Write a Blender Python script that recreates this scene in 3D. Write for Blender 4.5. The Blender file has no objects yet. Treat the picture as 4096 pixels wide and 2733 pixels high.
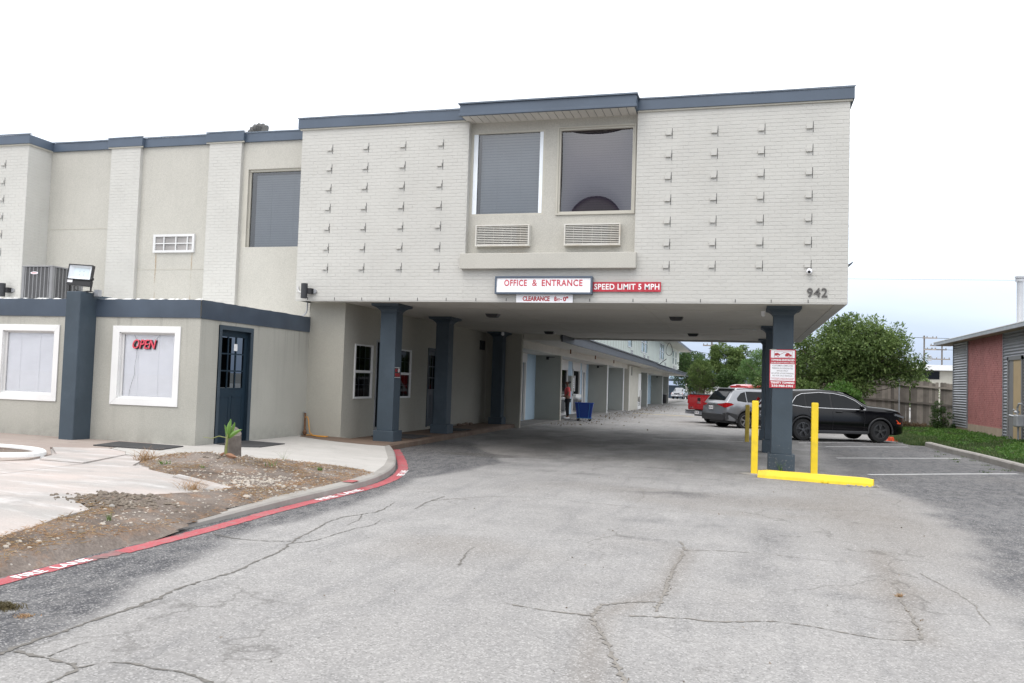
import bpy, math, random
import numpy as np
from mathutils import Vector, Matrix, noise as mnoise
random.seed(7); RNG = np.random.default_rng(11)
S = bpy.context.scene
C = S.collection

# ------------------------------------------------------------------ camera
cam_d = bpy.data.cameras.new('camera'); cam = bpy.data.objects.new('camera', cam_d); C.objects.link(cam)
cam_d.sensor_width = 36.0; cam_d.lens = 29.55; cam_d.clip_end = 3000.0; cam_d.clip_start = 0.05
Rcw = Matrix(((0.96360157, -0.01836155, 0.26671121), (0.26543028, -0.05340102, -0.96265004), (0.03191839, 0.99840432, -0.0465836)))
cam.matrix_world = Matrix.Translation((0, 0, 1.6)) @ Rcw.to_4x4()
S.camera = cam

# ------------------------------------------------------------------ world: overcast sky
SUN_EL, SUN_AZ = math.radians(58), math.radians(200)
W = bpy.data.worlds.new('World'); S.world = W; W.use_nodes = True
nt = W.node_tree; nt.nodes.clear()
def N(t, k, **kw):
    n = t.nodes.new(k)
    for a, b in kw.items():
        if hasattr(n, a): setattr(n, a, b)
    return n
out = N(nt, 'ShaderNodeOutputWorld'); bg = N(nt, 'ShaderNodeBackground'); bg2 = N(nt, 'ShaderNodeBackground'); add = N(nt, 'ShaderNodeAddShader')
sky = N(nt, 'ShaderNodeTexSky'); sky.sky_type = 'NISHITA'; sky.sun_disc = False
sky.sun_elevation = SUN_EL; sky.sun_rotation = SUN_AZ; sky.dust_density = 3.0
nt.links.new(sky.outputs[0], bg.inputs[0]); bg.inputs[1].default_value = 0.05
tc = N(nt, 'ShaderNodeTexCoord'); sep = N(nt, 'ShaderNodeSeparateXYZ'); nt.links.new(tc.outputs['Generated'], sep.inputs[0])
nz = N(nt, 'ShaderNodeTexNoise'); nz.inputs['Scale'].default_value = 2.2; nz.inputs['Detail'].default_value = 5; nz.inputs['Roughness'].default_value = .5
mp = N(nt, 'ShaderNodeMapping'); mp.inputs['Scale'].default_value = (1, 1, 3.2); nt.links.new(tc.outputs['Generated'], mp.inputs[0]); nt.links.new(mp.outputs[0], nz.inputs[0])
ma = N(nt, 'ShaderNodeMath', operation='MULTIPLY_ADD'); nt.links.new(nz.outputs[0], ma.inputs[0]); ma.inputs[1].default_value = .16
nt.links.new(sep.outputs[2], ma.inputs[2])
sb = N(nt, 'ShaderNodeMath', operation='SUBTRACT'); nt.links.new(ma.outputs[0], sb.inputs[0]); sb.inputs[1].default_value = .08
cr = N(nt, 'ShaderNodeValToRGB'); nt.links.new(sb.outputs[0], cr.inputs[0])
cr.color_ramp.elements[0].position = 0.0; cr.color_ramp.elements[0].color = (.235, .285, .385, 1)
e = cr.color_ramp.elements.new(.055); e.color = (.285, .33, .42, 1)
e = cr.color_ramp.elements.new(.15); e.color = (.49, .525, .585, 1)
cr.color_ramp.elements[-1].position = 1.0; cr.color_ramp.elements[-1].color = (1.0, .995, .985, 1)
e = cr.color_ramp.elements.new(.34); e.color = (.76, .765, .77, 1)
nt.links.new(cr.outputs[0], bg2.inputs[0]); bg2.inputs[1].default_value = 1.9
nt.links.new(bg.outputs[0], add.inputs[0]); nt.links.new(bg2.outputs[0], add.inputs[1]); nt.links.new(add.outputs[0], out.inputs[0])
sl = bpy.data.lights.new('sun', 'SUN'); sl.energy = 0.8; sl.angle = math.radians(35); sl.color = (1, .975, .94)
sun = bpy.data.objects.new('sun', sl); C.objects.link(sun)
_sd = Vector((math.sin(SUN_AZ) * math.cos(SUN_EL), math.cos(SUN_AZ) * math.cos(SUN_EL), math.sin(SUN_EL)))
sun.rotation_euler = _sd.to_track_quat('Z', 'Y').to_euler()
S.view_settings.view_transform = 'Standard'; S.view_settings.look = 'None'; S.view_settings.exposure = 0.12; S.view_settings.gamma = 1
S.view_settings.use_curve_mapping = False
S.render.engine = 'CYCLES'
S.cycles.max_bounces = 8; S.cycles.transparent_max_bounces = 16

# ------------------------------------------------------------------ helpers
def G(x, y):                                     # the sloping ground
    return .08 - .008 * x - .004 * min(y, 150)
def worigin(o):
    v = Vector((0, 0, 0))
    while o is not None:
        v = v + o.location; o = o.parent
    return v
def tag(o, label=None, cat=None, group=None, kind=None):
    if label: o['label'] = label
    if cat: o['category'] = cat
    if group: o['group'] = group
    if kind: o['kind'] = kind
    return o
def thing(name, label, cat, loc=(0, 0, 0), group=None, rz=0):
    o = bpy.data.objects.new(name, None); C.objects.link(o); o.location = loc; o.empty_display_size = .2
    o.rotation_euler = (0, 0, rz)
    return tag(o, label, cat, group)
def link_mesh(name, me, parent=None, loc=None):
    o = bpy.data.objects.new(name, me); C.objects.link(o)
    if parent is not None: o.parent = parent
    if loc is not None: o.location = loc
    return o
def copy_tree(o, parent=None):
    c = o.copy(); C.objects.link(c); c.parent = parent
    for ch in o.children: copy_tree(ch, c)
    return c
class MB:
    def __init__(s): s.v = []; s.f = []
    def add(s, v, f):
        n = len(s.v); s.v += [tuple(p) for p in v]; s.f += [tuple(i + n for i in q) for q in f]; return s
    def box(s, x0, y0, z0, x1, y1, z1):
        if x0 > x1: x0, x1 = x1, x0
        if y0 > y1: y0, y1 = y1, y0
        if z0 > z1: z0, z1 = z1, z0
        return s.add([(x0, y0, z0), (x1, y0, z0), (x1, y1, z0), (x0, y1, z0), (x0, y0, z1), (x1, y0, z1), (x1, y1, z1), (x0, y1, z1)],
                     [(0, 3, 2, 1), (4, 5, 6, 7), (0, 1, 5, 4), (1, 2, 6, 5), (2, 3, 7, 6), (3, 0, 4, 7)])
    def cbox(s, c, d):
        return s.box(c[0] - d[0] / 2, c[1] - d[1] / 2, c[2] - d[2] / 2, c[0] + d[0] / 2, c[1] + d[1] / 2, c[2] + d[2] / 2)
    def obox(s, p, q, w, h, up=(0, 0, 1)):                     # a bar from p to q
        p = Vector(p); q = Vector(q); d = (q - p).normalized(); u = Vector(up)
        a = d.cross(u)
        if a.length < 1e-4: a = d.cross(Vector((1, 0, 0)))
        a.normalize(); b = a.cross(d).normalized(); a *= w / 2; b *= h / 2
        return s.add([p - a - b, p + a - b, p + a + b, p - a + b, q - a - b, q + a - b, q + a + b, q - a + b],
                     [(0, 3, 2, 1), (4, 5, 6, 7), (0, 1, 5, 4), (1, 2, 6, 5), (2, 3, 7, 6), (3, 0, 4, 7)])
    def quad(s, a, b, c, d): return s.add([a, b, c, d], [(0, 1, 2, 3)])
    def prism(s, poly, d):                                     # poly = 3D points, extruded by vector d
        n = len(poly); P = [Vector(p) for p in poly]; Q = [p + Vector(d) for p in P]
        return s.add(P + Q, [tuple(range(n - 1, -1, -1)), tuple(range(n, 2 * n))] + [(i, (i + 1) % n, n + (i + 1) % n, n + i) for i in range(n)])
    def tube(s, pts, r, n=8, cap=True):
        P = [Vector(p) for p in pts]; rs = r if isinstance(r, (list, tuple)) else [r] * len(P); base = len(s.v); up = Vector((.13, .21, .97))
        for i, p in enumerate(P):
            d = (P[min(i + 1, len(P) - 1)] - P[max(i - 1, 0)]).normalized()
            a = d.cross(up)
            if a.length < 1e-3: a = d.cross(Vector((1, 0, 0)))
            a.normalize(); b = d.cross(a).normalized()
            for k in range(n):
                t = 2 * math.pi * k / n; s.v.append(tuple(p + a * math.cos(t) * rs[i] + b * math.sin(t) * rs[i]))
        for i in range(len(P) - 1):
            for k in range(n):
                s.f.append((base + i * n + k, base + i * n + (k + 1) % n, base + (i + 1) * n + (k + 1) % n, base + (i + 1) * n + k))
        if cap:
            s.f.append(tuple(base + k for k in range(n))[::-1]); s.f.append(tuple(base + (len(P) - 1) * n + k for k in range(n)))
        return s
    def lathe(s, c, prof, n=16, axis='z', cap=True):                     # prof = (r, h)
        base = len(s.v)
        for r, h in prof:
            for k in range(n):
                t = 2 * math.pi * k / n; a, b = r * math.cos(t), r * math.sin(t)
                p = {'z': (a, b, h), 'y': (a, h, b), 'x': (h, a, b)}[axis]
                s.v.append((c[0] + p[0], c[1] + p[1], c[2] + p[2]))
        for i in range(len(prof) - 1):
            for k in range(n):
                s.f.append((base + i * n + k, base + i * n + (k + 1) % n, base + (i + 1) * n + (k + 1) % n, base + (i + 1) * n + k))
        if cap: s.f.append(tuple(base + k for k in range(n))[::-1]); s.f.append(tuple(base + (len(prof) - 1) * n + k for k in range(n)))
        return s
    def sphere(s, c, r, n=10, m=6):
        r = r if isinstance(r, (tuple, list)) else (r, r, r); base = len(s.v)
        for i in range(m + 1):
            ph = math.pi * i / m
            for k in range(n):
                t = 2 * math.pi * k / n; s.v.append((c[0] + r[0] * math.sin(ph) * math.cos(t), c[1] + r[1] * math.sin(ph) * math.sin(t), c[2] - r[2] * math.cos(ph)))
        for i in range(m):
            for k in range(n): s.f.append((base + i * n + k, base + i * n + (k + 1) % n, base + (i + 1) * n + (k + 1) % n, base + (i + 1) * n + k))
        return s
    def xf(s, fn): s.v = [tuple(fn(*p)) for p in s.v]; return s
    def build(s, name, m, parent=None, local=False, bevel=0, smooth=False, label=None, kind=None, origin=None):
        o0 = Vector((0, 0, 0)) if local or parent is None else worigin(parent)
        if origin is not None: o0 = Vector(origin)
        me = bpy.data.meshes.new(name); me.from_pydata([(p[0] - o0[0], p[1] - o0[1], p[2] - o0[2]) for p in s.v], [], s.f)
        me.materials.append(m); me.update()
        if smooth:
            me.polygons.foreach_set('use_smooth', [True] * len(me.polygons))
            try: me.set_sharp_from_angle(angle=math.radians(38))
            except Exception: pass
        o = link_mesh(name, me, parent)
        if origin is not None and parent is None: o.location = origin
        if bevel:
            b = o.modifiers.new('bevel', 'BEVEL'); b.width = bevel; b.segments = 2; b.limit_method = 'ANGLE'; b.angle_limit = math.radians(40)
        if label: o['label'] = label
        if kind: o['kind'] = kind
        return o

# ------------------------------------------------------------------ materials
def base_mat(name):
    m = bpy.data.materials.new(name); m.use_nodes = True; t = m.node_tree
    return m, t, t.nodes['Principled BSDF']
def mixc(t, fac, a, b, mode='MIX'):
    n = t.nodes.new('ShaderNodeMix'); n.data_type = 'RGBA'; n.blend_type = mode
    for i, v in ((0, fac), (6, a), (7, b)):
        if hasattr(v, 'is_output'): t.links.new(v, n.inputs[i])
        elif isinstance(v, (int, float)): n.inputs[i].default_value = v
        else: n.inputs[i].default_value = (v[0], v[1], v[2], 1)
    return n.outputs[2]
def noise(t, scale, detail=4, rough=.55, sc=None, off=None):
    n = t.nodes.new('ShaderNodeTexNoise'); n.inputs['Scale'].default_value = scale; n.inputs['Detail'].default_value = detail; n.inputs['Roughness'].default_value = rough
    c = t.nodes.new('ShaderNodeTexCoord'); src = c.outputs['Object']
    if sc or off:
        m_ = t.nodes.new('ShaderNodeMapping'); t.links.new(src, m_.inputs[0])
        if sc: m_.inputs['Scale'].default_value = sc
        if off: m_.inputs['Location'].default_value = off
        src = m_.outputs[0]
    t.links.new(src, n.inputs[0]); return n.outputs[0]
def ramp(t, src, lo, hi):
    n = t.nodes.new('ShaderNodeMapRange'); t.links.new(src, n.inputs[0]); n.inputs[1].default_value = lo; n.inputs[2].default_value = hi; n.clamp = True
    return n.outputs[0]
def mul(t, a, b, op='MULTIPLY'):
    n = t.nodes.new('ShaderNodeMath'); n.operation = op
    for i, v in ((0, a), (1, b)):
        if hasattr(v, 'is_output'): t.links.new(v, n.inputs[i])
        else: n.inputs[i].default_value = v
    return n.outputs[0]
def bump(t, b, src, strength, dist=.01):
    n = t.nodes.new('ShaderNodeBump'); n.inputs['Strength'].default_value = strength; n.inputs['Distance'].default_value = dist
    t.links.new(src, n.inputs['Height']); t.links.new(n.outputs[0], b.inputs['Normal'])
def pm(name, col, rough=.7, var=.06, vs=1.5, bs=0, bstr=.3, metal=0, spec=.5, dirt=None, dirtamt=.5, streak=0, fine=0, emit=0, coat=0, rnd=0, splash=None):
    m, t, b = base_mat(name)
    c = mixc(t, ramp(t, noise(t, vs, 5), .3, .7), [k * (1 - var) for k in col], [min(1, k * (1 + var)) for k in col])
    if rnd: oi = t.nodes.new('ShaderNodeObjectInfo'); c = mixc(t, oi.outputs['Random'], mixc(t, 1.0, c, (1 - rnd,) * 3, 'MULTIPLY'), mixc(t, 1.0, c, (1 + rnd,) * 3, 'MULTIPLY'))
    if fine: c = mixc(t, ramp(t, noise(t, fine, 2), .35, .65), c, mixc(t, 1.0, c, (.82, .82, .82), 'MULTIPLY'))
    if streak:
        s_ = mul(t, ramp(t, noise(t, 1.6, 4, .6, sc=(3, 3, .16)), .52, .75), ramp(t, noise(t, .7, 3, off=(5, 2, 1)), .42, .62))
        c = mixc(t, mul(t, s_, streak), c, [k * .55 for k in col])
    if splash:                                                     # dirt thrown up at the wall foot and runs below the metal band
        g_ = t.nodes.new('ShaderNodeNewGeometry'); s3 = t.nodes.new('ShaderNodeSeparateXYZ'); t.links.new(g_.outputs['Position'], s3.inputs[0])
        low = mul(t, mul(t, 1.0, ramp(t, s3.outputs[2], splash[0], splash[0] + .32), 'SUBTRACT'), ramp(t, noise(t, 3.2, 6, .7, off=(2, 5, 9)), .34, .66))
        hi = mul(t, mul(t, ramp(t, s3.outputs[2], splash[1] - 1.0, splash[1]), ramp(t, noise(t, 2.4, 5, .65, sc=(3.2, 3.2, .10), off=(8, 1, 3)), .54, .70)), .75)
        c = mixc(t, mul(t, low, .60), c, [k * .52 for k in col]); c = mixc(t, hi, c, [k * .60 for k in col])
    if dirt: c = mixc(t, mul(t, ramp(t, noise(t, 2.3, 6, .65, off=(3, 7, 1)), .52, .72), dirtamt), c, dirt)
    t.links.new(c, b.inputs['Base Color']); b.inputs['Roughness'].default_value = rough; b.inputs['Metallic'].default_value = metal
    b.inputs['Specular IOR Level'].default_value = spec
    if coat: b.inputs['Coat Weight'].default_value = coat; b.inputs['Coat Roughness'].default_value = .05
    if bs: bump(t, b, noise(t, bs, 4), bstr, .006)
    if emit: t.links.new(c, b.inputs['Emission Color']); b.inputs['Emission Strength'].default_value = emit
    return m
def glass_mat(name, tint=(.8, .85, .85), refl=.14, rough=.015, wav=0, fr=.8):
    m = bpy.data.materials.new(name); m.use_nodes = True; t = m.node_tree; t.nodes.clear()
    o = N(t, 'ShaderNodeOutputMaterial'); tr = N(t, 'ShaderNodeBsdfTransparent'); gl = N(t, 'ShaderNodeBsdfGlossy'); mx = N(t, 'ShaderNodeMixShader')
    tr.inputs[0].default_value = (*tint, 1); gl.inputs['Roughness'].default_value = rough
    lw = N(t, 'ShaderNodeLayerWeight'); lw.inputs[0].default_value = .25
    f = N(t, 'ShaderNodeMath', operation='MULTIPLY_ADD'); t.links.new(lw.outputs['Fresnel'], f.inputs[0]); f.inputs[1].default_value = fr; f.inputs[2].default_value = refl; f.use_clamp = True
    t.links.new(f.outputs[0], mx.inputs[0]); t.links.new(tr.outputs[0], mx.inputs[1]); t.links.new(gl.outputs[0], mx.inputs[2]); t.links.new(mx.outputs[0], o.inputs[0])
    if wav:
        bn = N(t, 'ShaderNodeBump'); bn.inputs['Strength'].default_value = wav; bn.inputs['Distance'].default_value = .02
        t.links.new(noise(t, 2.5, 2), bn.inputs['Height']); t.links.new(bn.outputs[0], gl.inputs['Normal'])
    return m
M = {}
M['brick_paint'] = pm('white painted brick', (.53, .522, .49), .75, .05, 1.0, bs=45, bstr=.35, streak=.16, dirt=(.48, .46, .42), dirtamt=.25, rnd=.015)
M['mortar'] = pm('painted mortar', (.515, .507, .477), .85, .05, 2, bs=60)
M['stucco'] = pm('beige stucco', (.52, .505, .455), .9, .05, .9, bs=95, bstr=.5, streak=.16, fine=70)
M['stucco_low'] = pm('grey beige stucco', (.455, .447, .40), .9, .07, .8, bs=95, bstr=.55, streak=.4, fine=70, splash=(.28, 2.54))
M['stucco_shaded'] = pm('canopy shaded stucco', (.40, .385, .335), .9, .05, .8, bs=95, bstr=.4, streak=.15, fine=70)  # beige stucco with the soffit shade darkened into its colour
M['blue_trim'] = pm('slate blue metal trim', (.078, .105, .145), .42, .10, 1.3, bs=2.2, bstr=.35, spec=.5)
M['blue_fascia'] = pm('weathered slate blue fascia', (.058, .078, .108), .38, .16, 1.6, bs=2.5, bstr=.6, spec=.5)
M['blue_paint'] = pm('slate blue painted masonry', (.043, .063, .083), .6, .14, 1.6, bs=50, bstr=.4, dirt=(.075, .10, .13), dirtamt=.35)
M['door_paint'] = pm('dark blue door paint', (.017, .034, .052), .45, .12, 1.5, spec=.4)
M['cap_metal'] = pm('roof cap metal', (.12, .15, .19), .45, .12, 2, bs=8)
M['white_trim'] = pm('white painted trim', (.80, .80, .79), .5, .04, 2, streak=.18, bs=30, bstr=.1)
M['vinyl'] = pm('white vinyl frame', (.66, .66, .655), .4, .04, 2)
M['beige_trim'] = pm('beige trim', (.50, .48, .42), .7, .06, 2)
M['soffit'] = pm('cream soffit paint', (.58, .56, .51), .8, .05, .8, bs=20, bstr=.1, dirt=(.42, .40, .35), dirtamt=.35)
M['soffit_board'] = pm('soffit boards', (.60, .58, .54), .6, .06, 2)
M['dark'] = pm('dark interior', (.012, .013, .016), .8, .1)
M['black'] = pm('black plastic', (.014, .014, .016), .45, .15, 3)
M['black_matte'] = pm('matt charcoal metal', (.03, .032, .036), .6, .1, 3)
M['blind'] = pm('white blind slats', (.90, .90, .93), .55, .03, 3)
M['blind_grey'] = pm('grey blind slats', (.30, .31, .325), .55, .05, 3)
M['blind_dark'] = pm('dim blind slats', (.19, .175, .19), .55, .05, 3)
M['pane_reflection'] = pm('white reflection strip', (.85, .90, .95), .6, .05, 4)  # bright pane reflection painted as pale strips
M['glass'] = glass_mat('clear window glass', (.98, .99, 1.0), .03, fr=.6)
M['glass_grey'] = glass_mat('upper window glass', (.68, .72, .76), .12, wav=.05)
M['glass_tint'] = glass_mat('purple tinted window glass', (.52, .46, .55), .12)
M['glass_dark'] = glass_mat('dark door glass', (.18, .20, .22), .0, fr=.35)
M['sign_white'] = pm('white sign face', (.87, .87, .90), .35, .02, 3)
M['sign_red'] = pm('red sign face', (.46, .03, .05), .5, .14, 9, dirt=(.62, .34, .35), dirtamt=.4)
M['red_letter'] = pm('faded red lettering', (.53, .06, .085), .5, .18, 12)
M['dark_red'] = pm('dark red print', (.42, .02, .03), .5, .1, 8)
M['white_letter'] = pm('white lettering', (.86, .86, .86), .5, .03, 3)
M['grey_letter'] = pm('grey print', (.22, .20, .21), .5, .05, 3)
M['brown_num'] = pm('dark grey numerals', (.10, .095, .09), .5, .1, 6)
M['galv'] = pm('galvanised steel', (.42, .43, .45), .42, .12, 4, metal=.6, bs=25, bstr=.1)
M['galv_wall'] = pm('corrugated galvanised sheet', (.30, .31, .335), .45, .10, 1.2, metal=.45)
M['rust'] = pm('rusty iron', (.16, .075, .035), .85, .3, 14, bs=60)
M['yellow'] = pm('yellow safety paint', (.82, .59, .022), .55, .06, 5, dirt=(.42, .29, .06), dirtamt=.55, bs=60, bstr=.2)
M['yellow_shaded'] = pm('shaded yellow paint', (.50, .37, .06), .6, .12, 5, dirt=(.3, .22, .05), dirtamt=.4)  # yellow paint, colour darkened for the shade under the canopy
M['ac_grey'] = pm('grey enamel', (.21, .21, .215), .45, .06, 3)
M['ac_dark'] = pm('dark coil', (.045, .045, .05), .6, .1, 20)
M['ptac'] = pm('cream aluminium grille', (.60, .585, .54), .5, .05, 3, dirt=(.45, .36, .24), dirtamt=.45)
M['led'] = pm('led tray', (.72, .76, .80), .25, .02, 3)
M['hose'] = pm('orange hose', (.62, .28, .03), .5, .08, 8)
M['mat_rubber'] = pm('dark rubber mat', (.045, .045, .047), .9, .15, 6, bs=120, dirt=(.14, .13, .12), dirtamt=.4)
M['light_blue'] = pm('light blue wall', (.42, .55, .66), .85, .04, 1, bs=80)
M['fin_grey'] = pm('grey stucco fin', (.34, .345, .315), .9, .05, 1, bs=80)
M['siding_green'] = pm('pale green siding', (.60, .655, .60), .7, .04, 1)
M['teal_glass'] = pm('teal reflecting panes', (.12, .24, .22), .12, .4, 1.8, spec=.7)
M['wood_grey'] = pm('weathered fence wood', (.24, .215, .19), .9, .22, 3, bs=12, bstr=.3, streak=.35, rnd=.42)
M['wood_stump'] = pm('weathered stump wood', (.15, .13, .115), .95, .3, 9, bs=40, bstr=.9, streak=.6)
M['bark'] = pm('grey brown bark', (.13, .105, .085), .95, .25, 6, bs=25, bstr=.8)
M['pink_brick'] = pm('pink painted brick', (.40, .165, .155), .8, .12, 1.4, bs=40, bstr=.3, dirt=(.28, .12, .11), dirtamt=.3)
M['pink_mortar'] = pm('pink painted joints', (.26, .10, .095), .9, .1, 2)
M['beige_conc'] = pm('beige foundation', (.36, .29, .22), .9, .12, 2, bs=40, dirt=(.25, .2, .15), dirtamt=.5)
M['door_tan'] = pm('tan door leaf', (.44, .33, .19), .6, .08, 2)
M['plank_white'] = pm('pale roof', (.75, .76, .76), .6, .04, 2)
M['flue'] = pm('pale flue metal', (.40, .41, .43), .45, .06, 3, metal=.3)
M['eave_slate'] = pm('dark slate eave board', (.048, .056, .072), .55, .12, 1)
M['blue_siding'] = pm('slate siding', (.11, .15, .20), .6, .08, 1)
M['bin_blue'] = pm('blue plastic cart', (.008, .045, .26), .45, .1, 3)
M['bin_frame'] = pm('light blue steel frame', (.03, .16, .42), .45, .08, 3)
M['tyre'] = pm('tyre rubber', (.012, .012, .013), .75, .15, 12)
M['rim_black'] = pm('gloss black alloy', (.085, .085, .09), .25, .1, 5, spec=.8, metal=.4)
M['rim_silver'] = pm('silver alloy', (.45, .45, .46), .3, .05, 5, metal=.8)
M['car_black'] = pm('black car paint', (.0025, .0025, .004), .10, .1, 2, spec=.30, coat=.12)
M['car_silver'] = pm('silver car paint', (.25, .26, .28), .28, .05, 2, metal=.55, coat=.6)
M['car_red'] = pm('red car paint', (.42, .008, .012), .22, .06, 2, coat=.7)
M['car_plastic'] = pm('grey car plastic', (.035, .036, .04), .6, .1, 4)
M['car_glass'] = pm('tinted car glass', (.004, .006, .008), .04, .1, 2, spec=.25)
M['chrome'] = pm('chrome', (.62, .63, .65), .15, .05, 4, metal=1)
M['tail_red'] = pm('tail lamp red', (.40, .005, .008), .12, .2, 20, spec=.7)
M['orange'] = pm('orange plastic', (.75, .09, .025), .5, .1, 4)
M['skin'] = pm('brown skin', (.16, .075, .045), .6, .06, 8)
M['coral'] = pm('coral shirt', (.66, .10, .10), .85, .08, 14, bs=30)
M['black_cloth'] = pm('black trousers', (.012, .012, .016), .9, .15, 12)
M['hair'] = pm('black hair', (.008, .007, .008), .5, .2, 30)
M['shoe'] = pm('white shoes', (.75, .75, .76), .6, .04, 9)
M['wire'] = pm('black cable', (.03, .03, .032), .6, .1)
M['insul'] = pm('aluminium wire', (.30, .32, .35), .5, .1)
def leaf_mat(name, c1, c2, c3):
    m, t, b = base_mat(name)
    g = t.nodes.new('ShaderNodeNewGeometry'); r_ = g.outputs['Random Per Island']
    c = mixc(t, ramp(t, r_, 0, .6), c1, c2); c = mixc(t, ramp(t, r_, .72, 1), c, c3)
    c = mixc(t, ramp(t, noise(t, .9, 3), .38, .62), c, mixc(t, 1.0, c, (.70, .76, .72), 'MULTIPLY'))
    t.links.new(c, b.inputs['Base Color']); b.inputs['Roughness'].default_value = .5; b.inputs['Specular IOR Level'].default_value = .35
    try:
        b.inputs['Transmission Weight'].default_value = 0
    except Exception: pass
    tl = N(t, 'ShaderNodeBsdfTranslucent'); t.links.new(c, tl.inputs[0]); mx = N(t, 'ShaderNodeMixShader'); mx.inputs[0].default_value = .36
    o = [n for n in t.nodes if n.type == 'OUTPUT_MATERIAL'][0]
    t.links.new(b.outputs[0], mx.inputs[1]); t.links.new(tl.outputs[0], mx.inputs[2]); t.links.new(mx.outputs[0], o.inputs[0])
    return m
M['leaf_mid'] = leaf_mat('mid green leaves', (.085, .135, .04), (.15, .22, .065), (.27, .35, .12))
M['leaf_dark'] = leaf_mat('dark green leaves', (.042, .082, .026), (.070, .128, .036), (.125, .195, .055))
M['leaf_bright'] = leaf_mat('bright green leaves', (.07, .16, .03), (.11, .22, .045), (.18, .28, .07))
M['leaf_willow'] = leaf_mat('soft green leaves', (.10, .19, .055), (.14, .25, .075), (.20, .30, .11))
M['grass'] = leaf_mat('lawn grass', (.055, .105, .032), (.09, .145, .045), (.21, .22, .10))
M['dry_grass'] = leaf_mat('dry grass', (.36, .20, .10), (.46, .29, .16), (.52, .39, .24))
M['dead_leaf'] = leaf_mat('dead brush leaves', (.13, .08, .045), (.20, .125, .07), (.28, .19, .11))
M['banana_leaf'] = pm('banana leaf', (.11, .22, .035), .45, .25, 5, streak=.2)
M['dead_banana'] = pm('dead brown leaf', (.20, .10, .055), .8, .3, 8, bs=20)

# text as mesh --------------------------------------------------------------
def text_mb(s, w, h, depth=.002, bold=.0, shear=0, spacing=1.0):
    cu = bpy.data.curves.new('t', 'FONT'); cu.body = s; cu.size = 1; cu.offset = bold; cu.extrude = .5; cu.shear = shear; cu.space_character = spacing; cu.resolution_u = 3
    o = bpy.data.objects.new('t', cu); C.objects.link(o); dg = bpy.context.evaluated_depsgraph_get()
    me = bpy.data.meshes.new_from_object(o.evaluated_get(dg)); bpy.data.objects.remove(o); bpy.data.curves.remove(cu)
    v = np.array([p.co[:] for p in me.vertices]); f = [tuple(p.vertices) for p in me.polygons]; bpy.data.meshes.remove(me)
    a, b = v.min(0), v.max(0); v = (v - a) / np.maximum(b - a, 1e-6) * np.array([w, h, depth])
    mb = MB(); mb.v = [tuple(p) for p in v]; mb.f = f; return mb
def place(mb, o, u=(1, 0, 0), v=(0, 0, 1), n=(0, -1, 0)):       # local (a, b, c) -> o + a u + b v + c n
    o, u, v, n = (Vector(k) for k in (o, u, v, n))
    mb.v = [tuple(o + u * a + v * b + n * c) for a, b, c in mb.v]; return mb
def wall_cells(a0, a1, b0, b1, openings):                       # rectangles that tile a wall round its openings
    cut = sorted({a0, a1, *[k for o in openings for k in (o[0], o[1]) if a0 < k < a1]}); res = []
    for p, q in zip(cut, cut[1:]):
        mid = (p + q) / 2; ops = sorted([(o[2], o[3]) for o in openings if o[0] < mid < o[1]]); z = b0
        for lo, hi in ops:
            if lo > z: res.append((p, q, z, lo))
            z = max(z, hi)
        if z < b1: res.append((p, q, z, b1))
    return res
# ------------------------------------------------------------------ ground
def grid_mesh(name, xs, ys, zfn, m, attrs=None, kind='structure', keep=None):
    X, Y = np.meshgrid(xs, ys); nx, ny = len(xs), len(ys)
    Z = zfn(X, Y); co = np.stack([X, Y, Z], -1).reshape(-1, 3)
    i = np.arange(nx - 1)[None, :] + nx * np.arange(ny - 1)[:, None]; i = i.reshape(-1)
    F = np.stack([i, i + 1, i + nx + 1, i + nx], -1)
    if keep is not None:
        k = keep(X, Y).reshape(-1); F = F[k[F].all(1)]
        used = np.unique(F); re = np.full(len(co), -1); re[used] = np.arange(len(used)); F = re[F]; co = co[used]
        if attrs: attrs = {a: b.reshape(-1)[used] for a, b in attrs.items()}
    me = bpy.data.meshes.new(name); me.vertices.add(len(co)); me.vertices.foreach_set('co', co.astype(np.float32).ravel())
    me.loops.add(len(F) * 4); me.loops.foreach_set('vertex_index', F.astype(np.int32).ravel()); me.polygons.add(len(F))
    me.polygons.foreach_set('loop_start', np.arange(len(F)) * 4); me.polygons.foreach_set('loop_total', np.full(len(F), 4))
    me.polygons.foreach_set('use_smooth', [True] * len(F)); me.update(calc_edges=True); me.materials.append(m)
    if attrs:
        for a, b in attrs.items():
            at = me.attributes.new(a, 'FLOAT', 'POINT'); at.data.foreach_set('value', np.asarray(b, np.float32).ravel())
    o = link_mesh(name, me); o['kind'] = kind; return o
def Gv(X, Y): return .08 - .008 * X - .004 * np.minimum(Y, 150)
def pdist(X, Y, poly):                                           # distance to a polyline
    d = np.full(np.shape(X), 1e9)
    for (ax, ay), (bx, by) in zip(poly, poly[1:]):
        vx, vy = bx - ax, by - ay; t = np.clip(((X - ax) * vx + (Y - ay) * vy) / (vx * vx + vy * vy + 1e-9), 0, 1)
        d = np.minimum(d, np.hypot(X - ax - t * vx, Y - ay - t * vy))
    return d
def inpoly(X, Y, poly):
    r = np.zeros(np.shape(X), bool); n = len(poly)
    for i in range(n):
        (x1, y1), (x2, y2) = poly[i], poly[(i + 1) % n]
        c = ((y1 > Y) != (y2 > Y)) & (X < (x2 - x1) * (Y - y1) / (y2 - y1 + 1e-12) + x1); r ^= c
    return r
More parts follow.
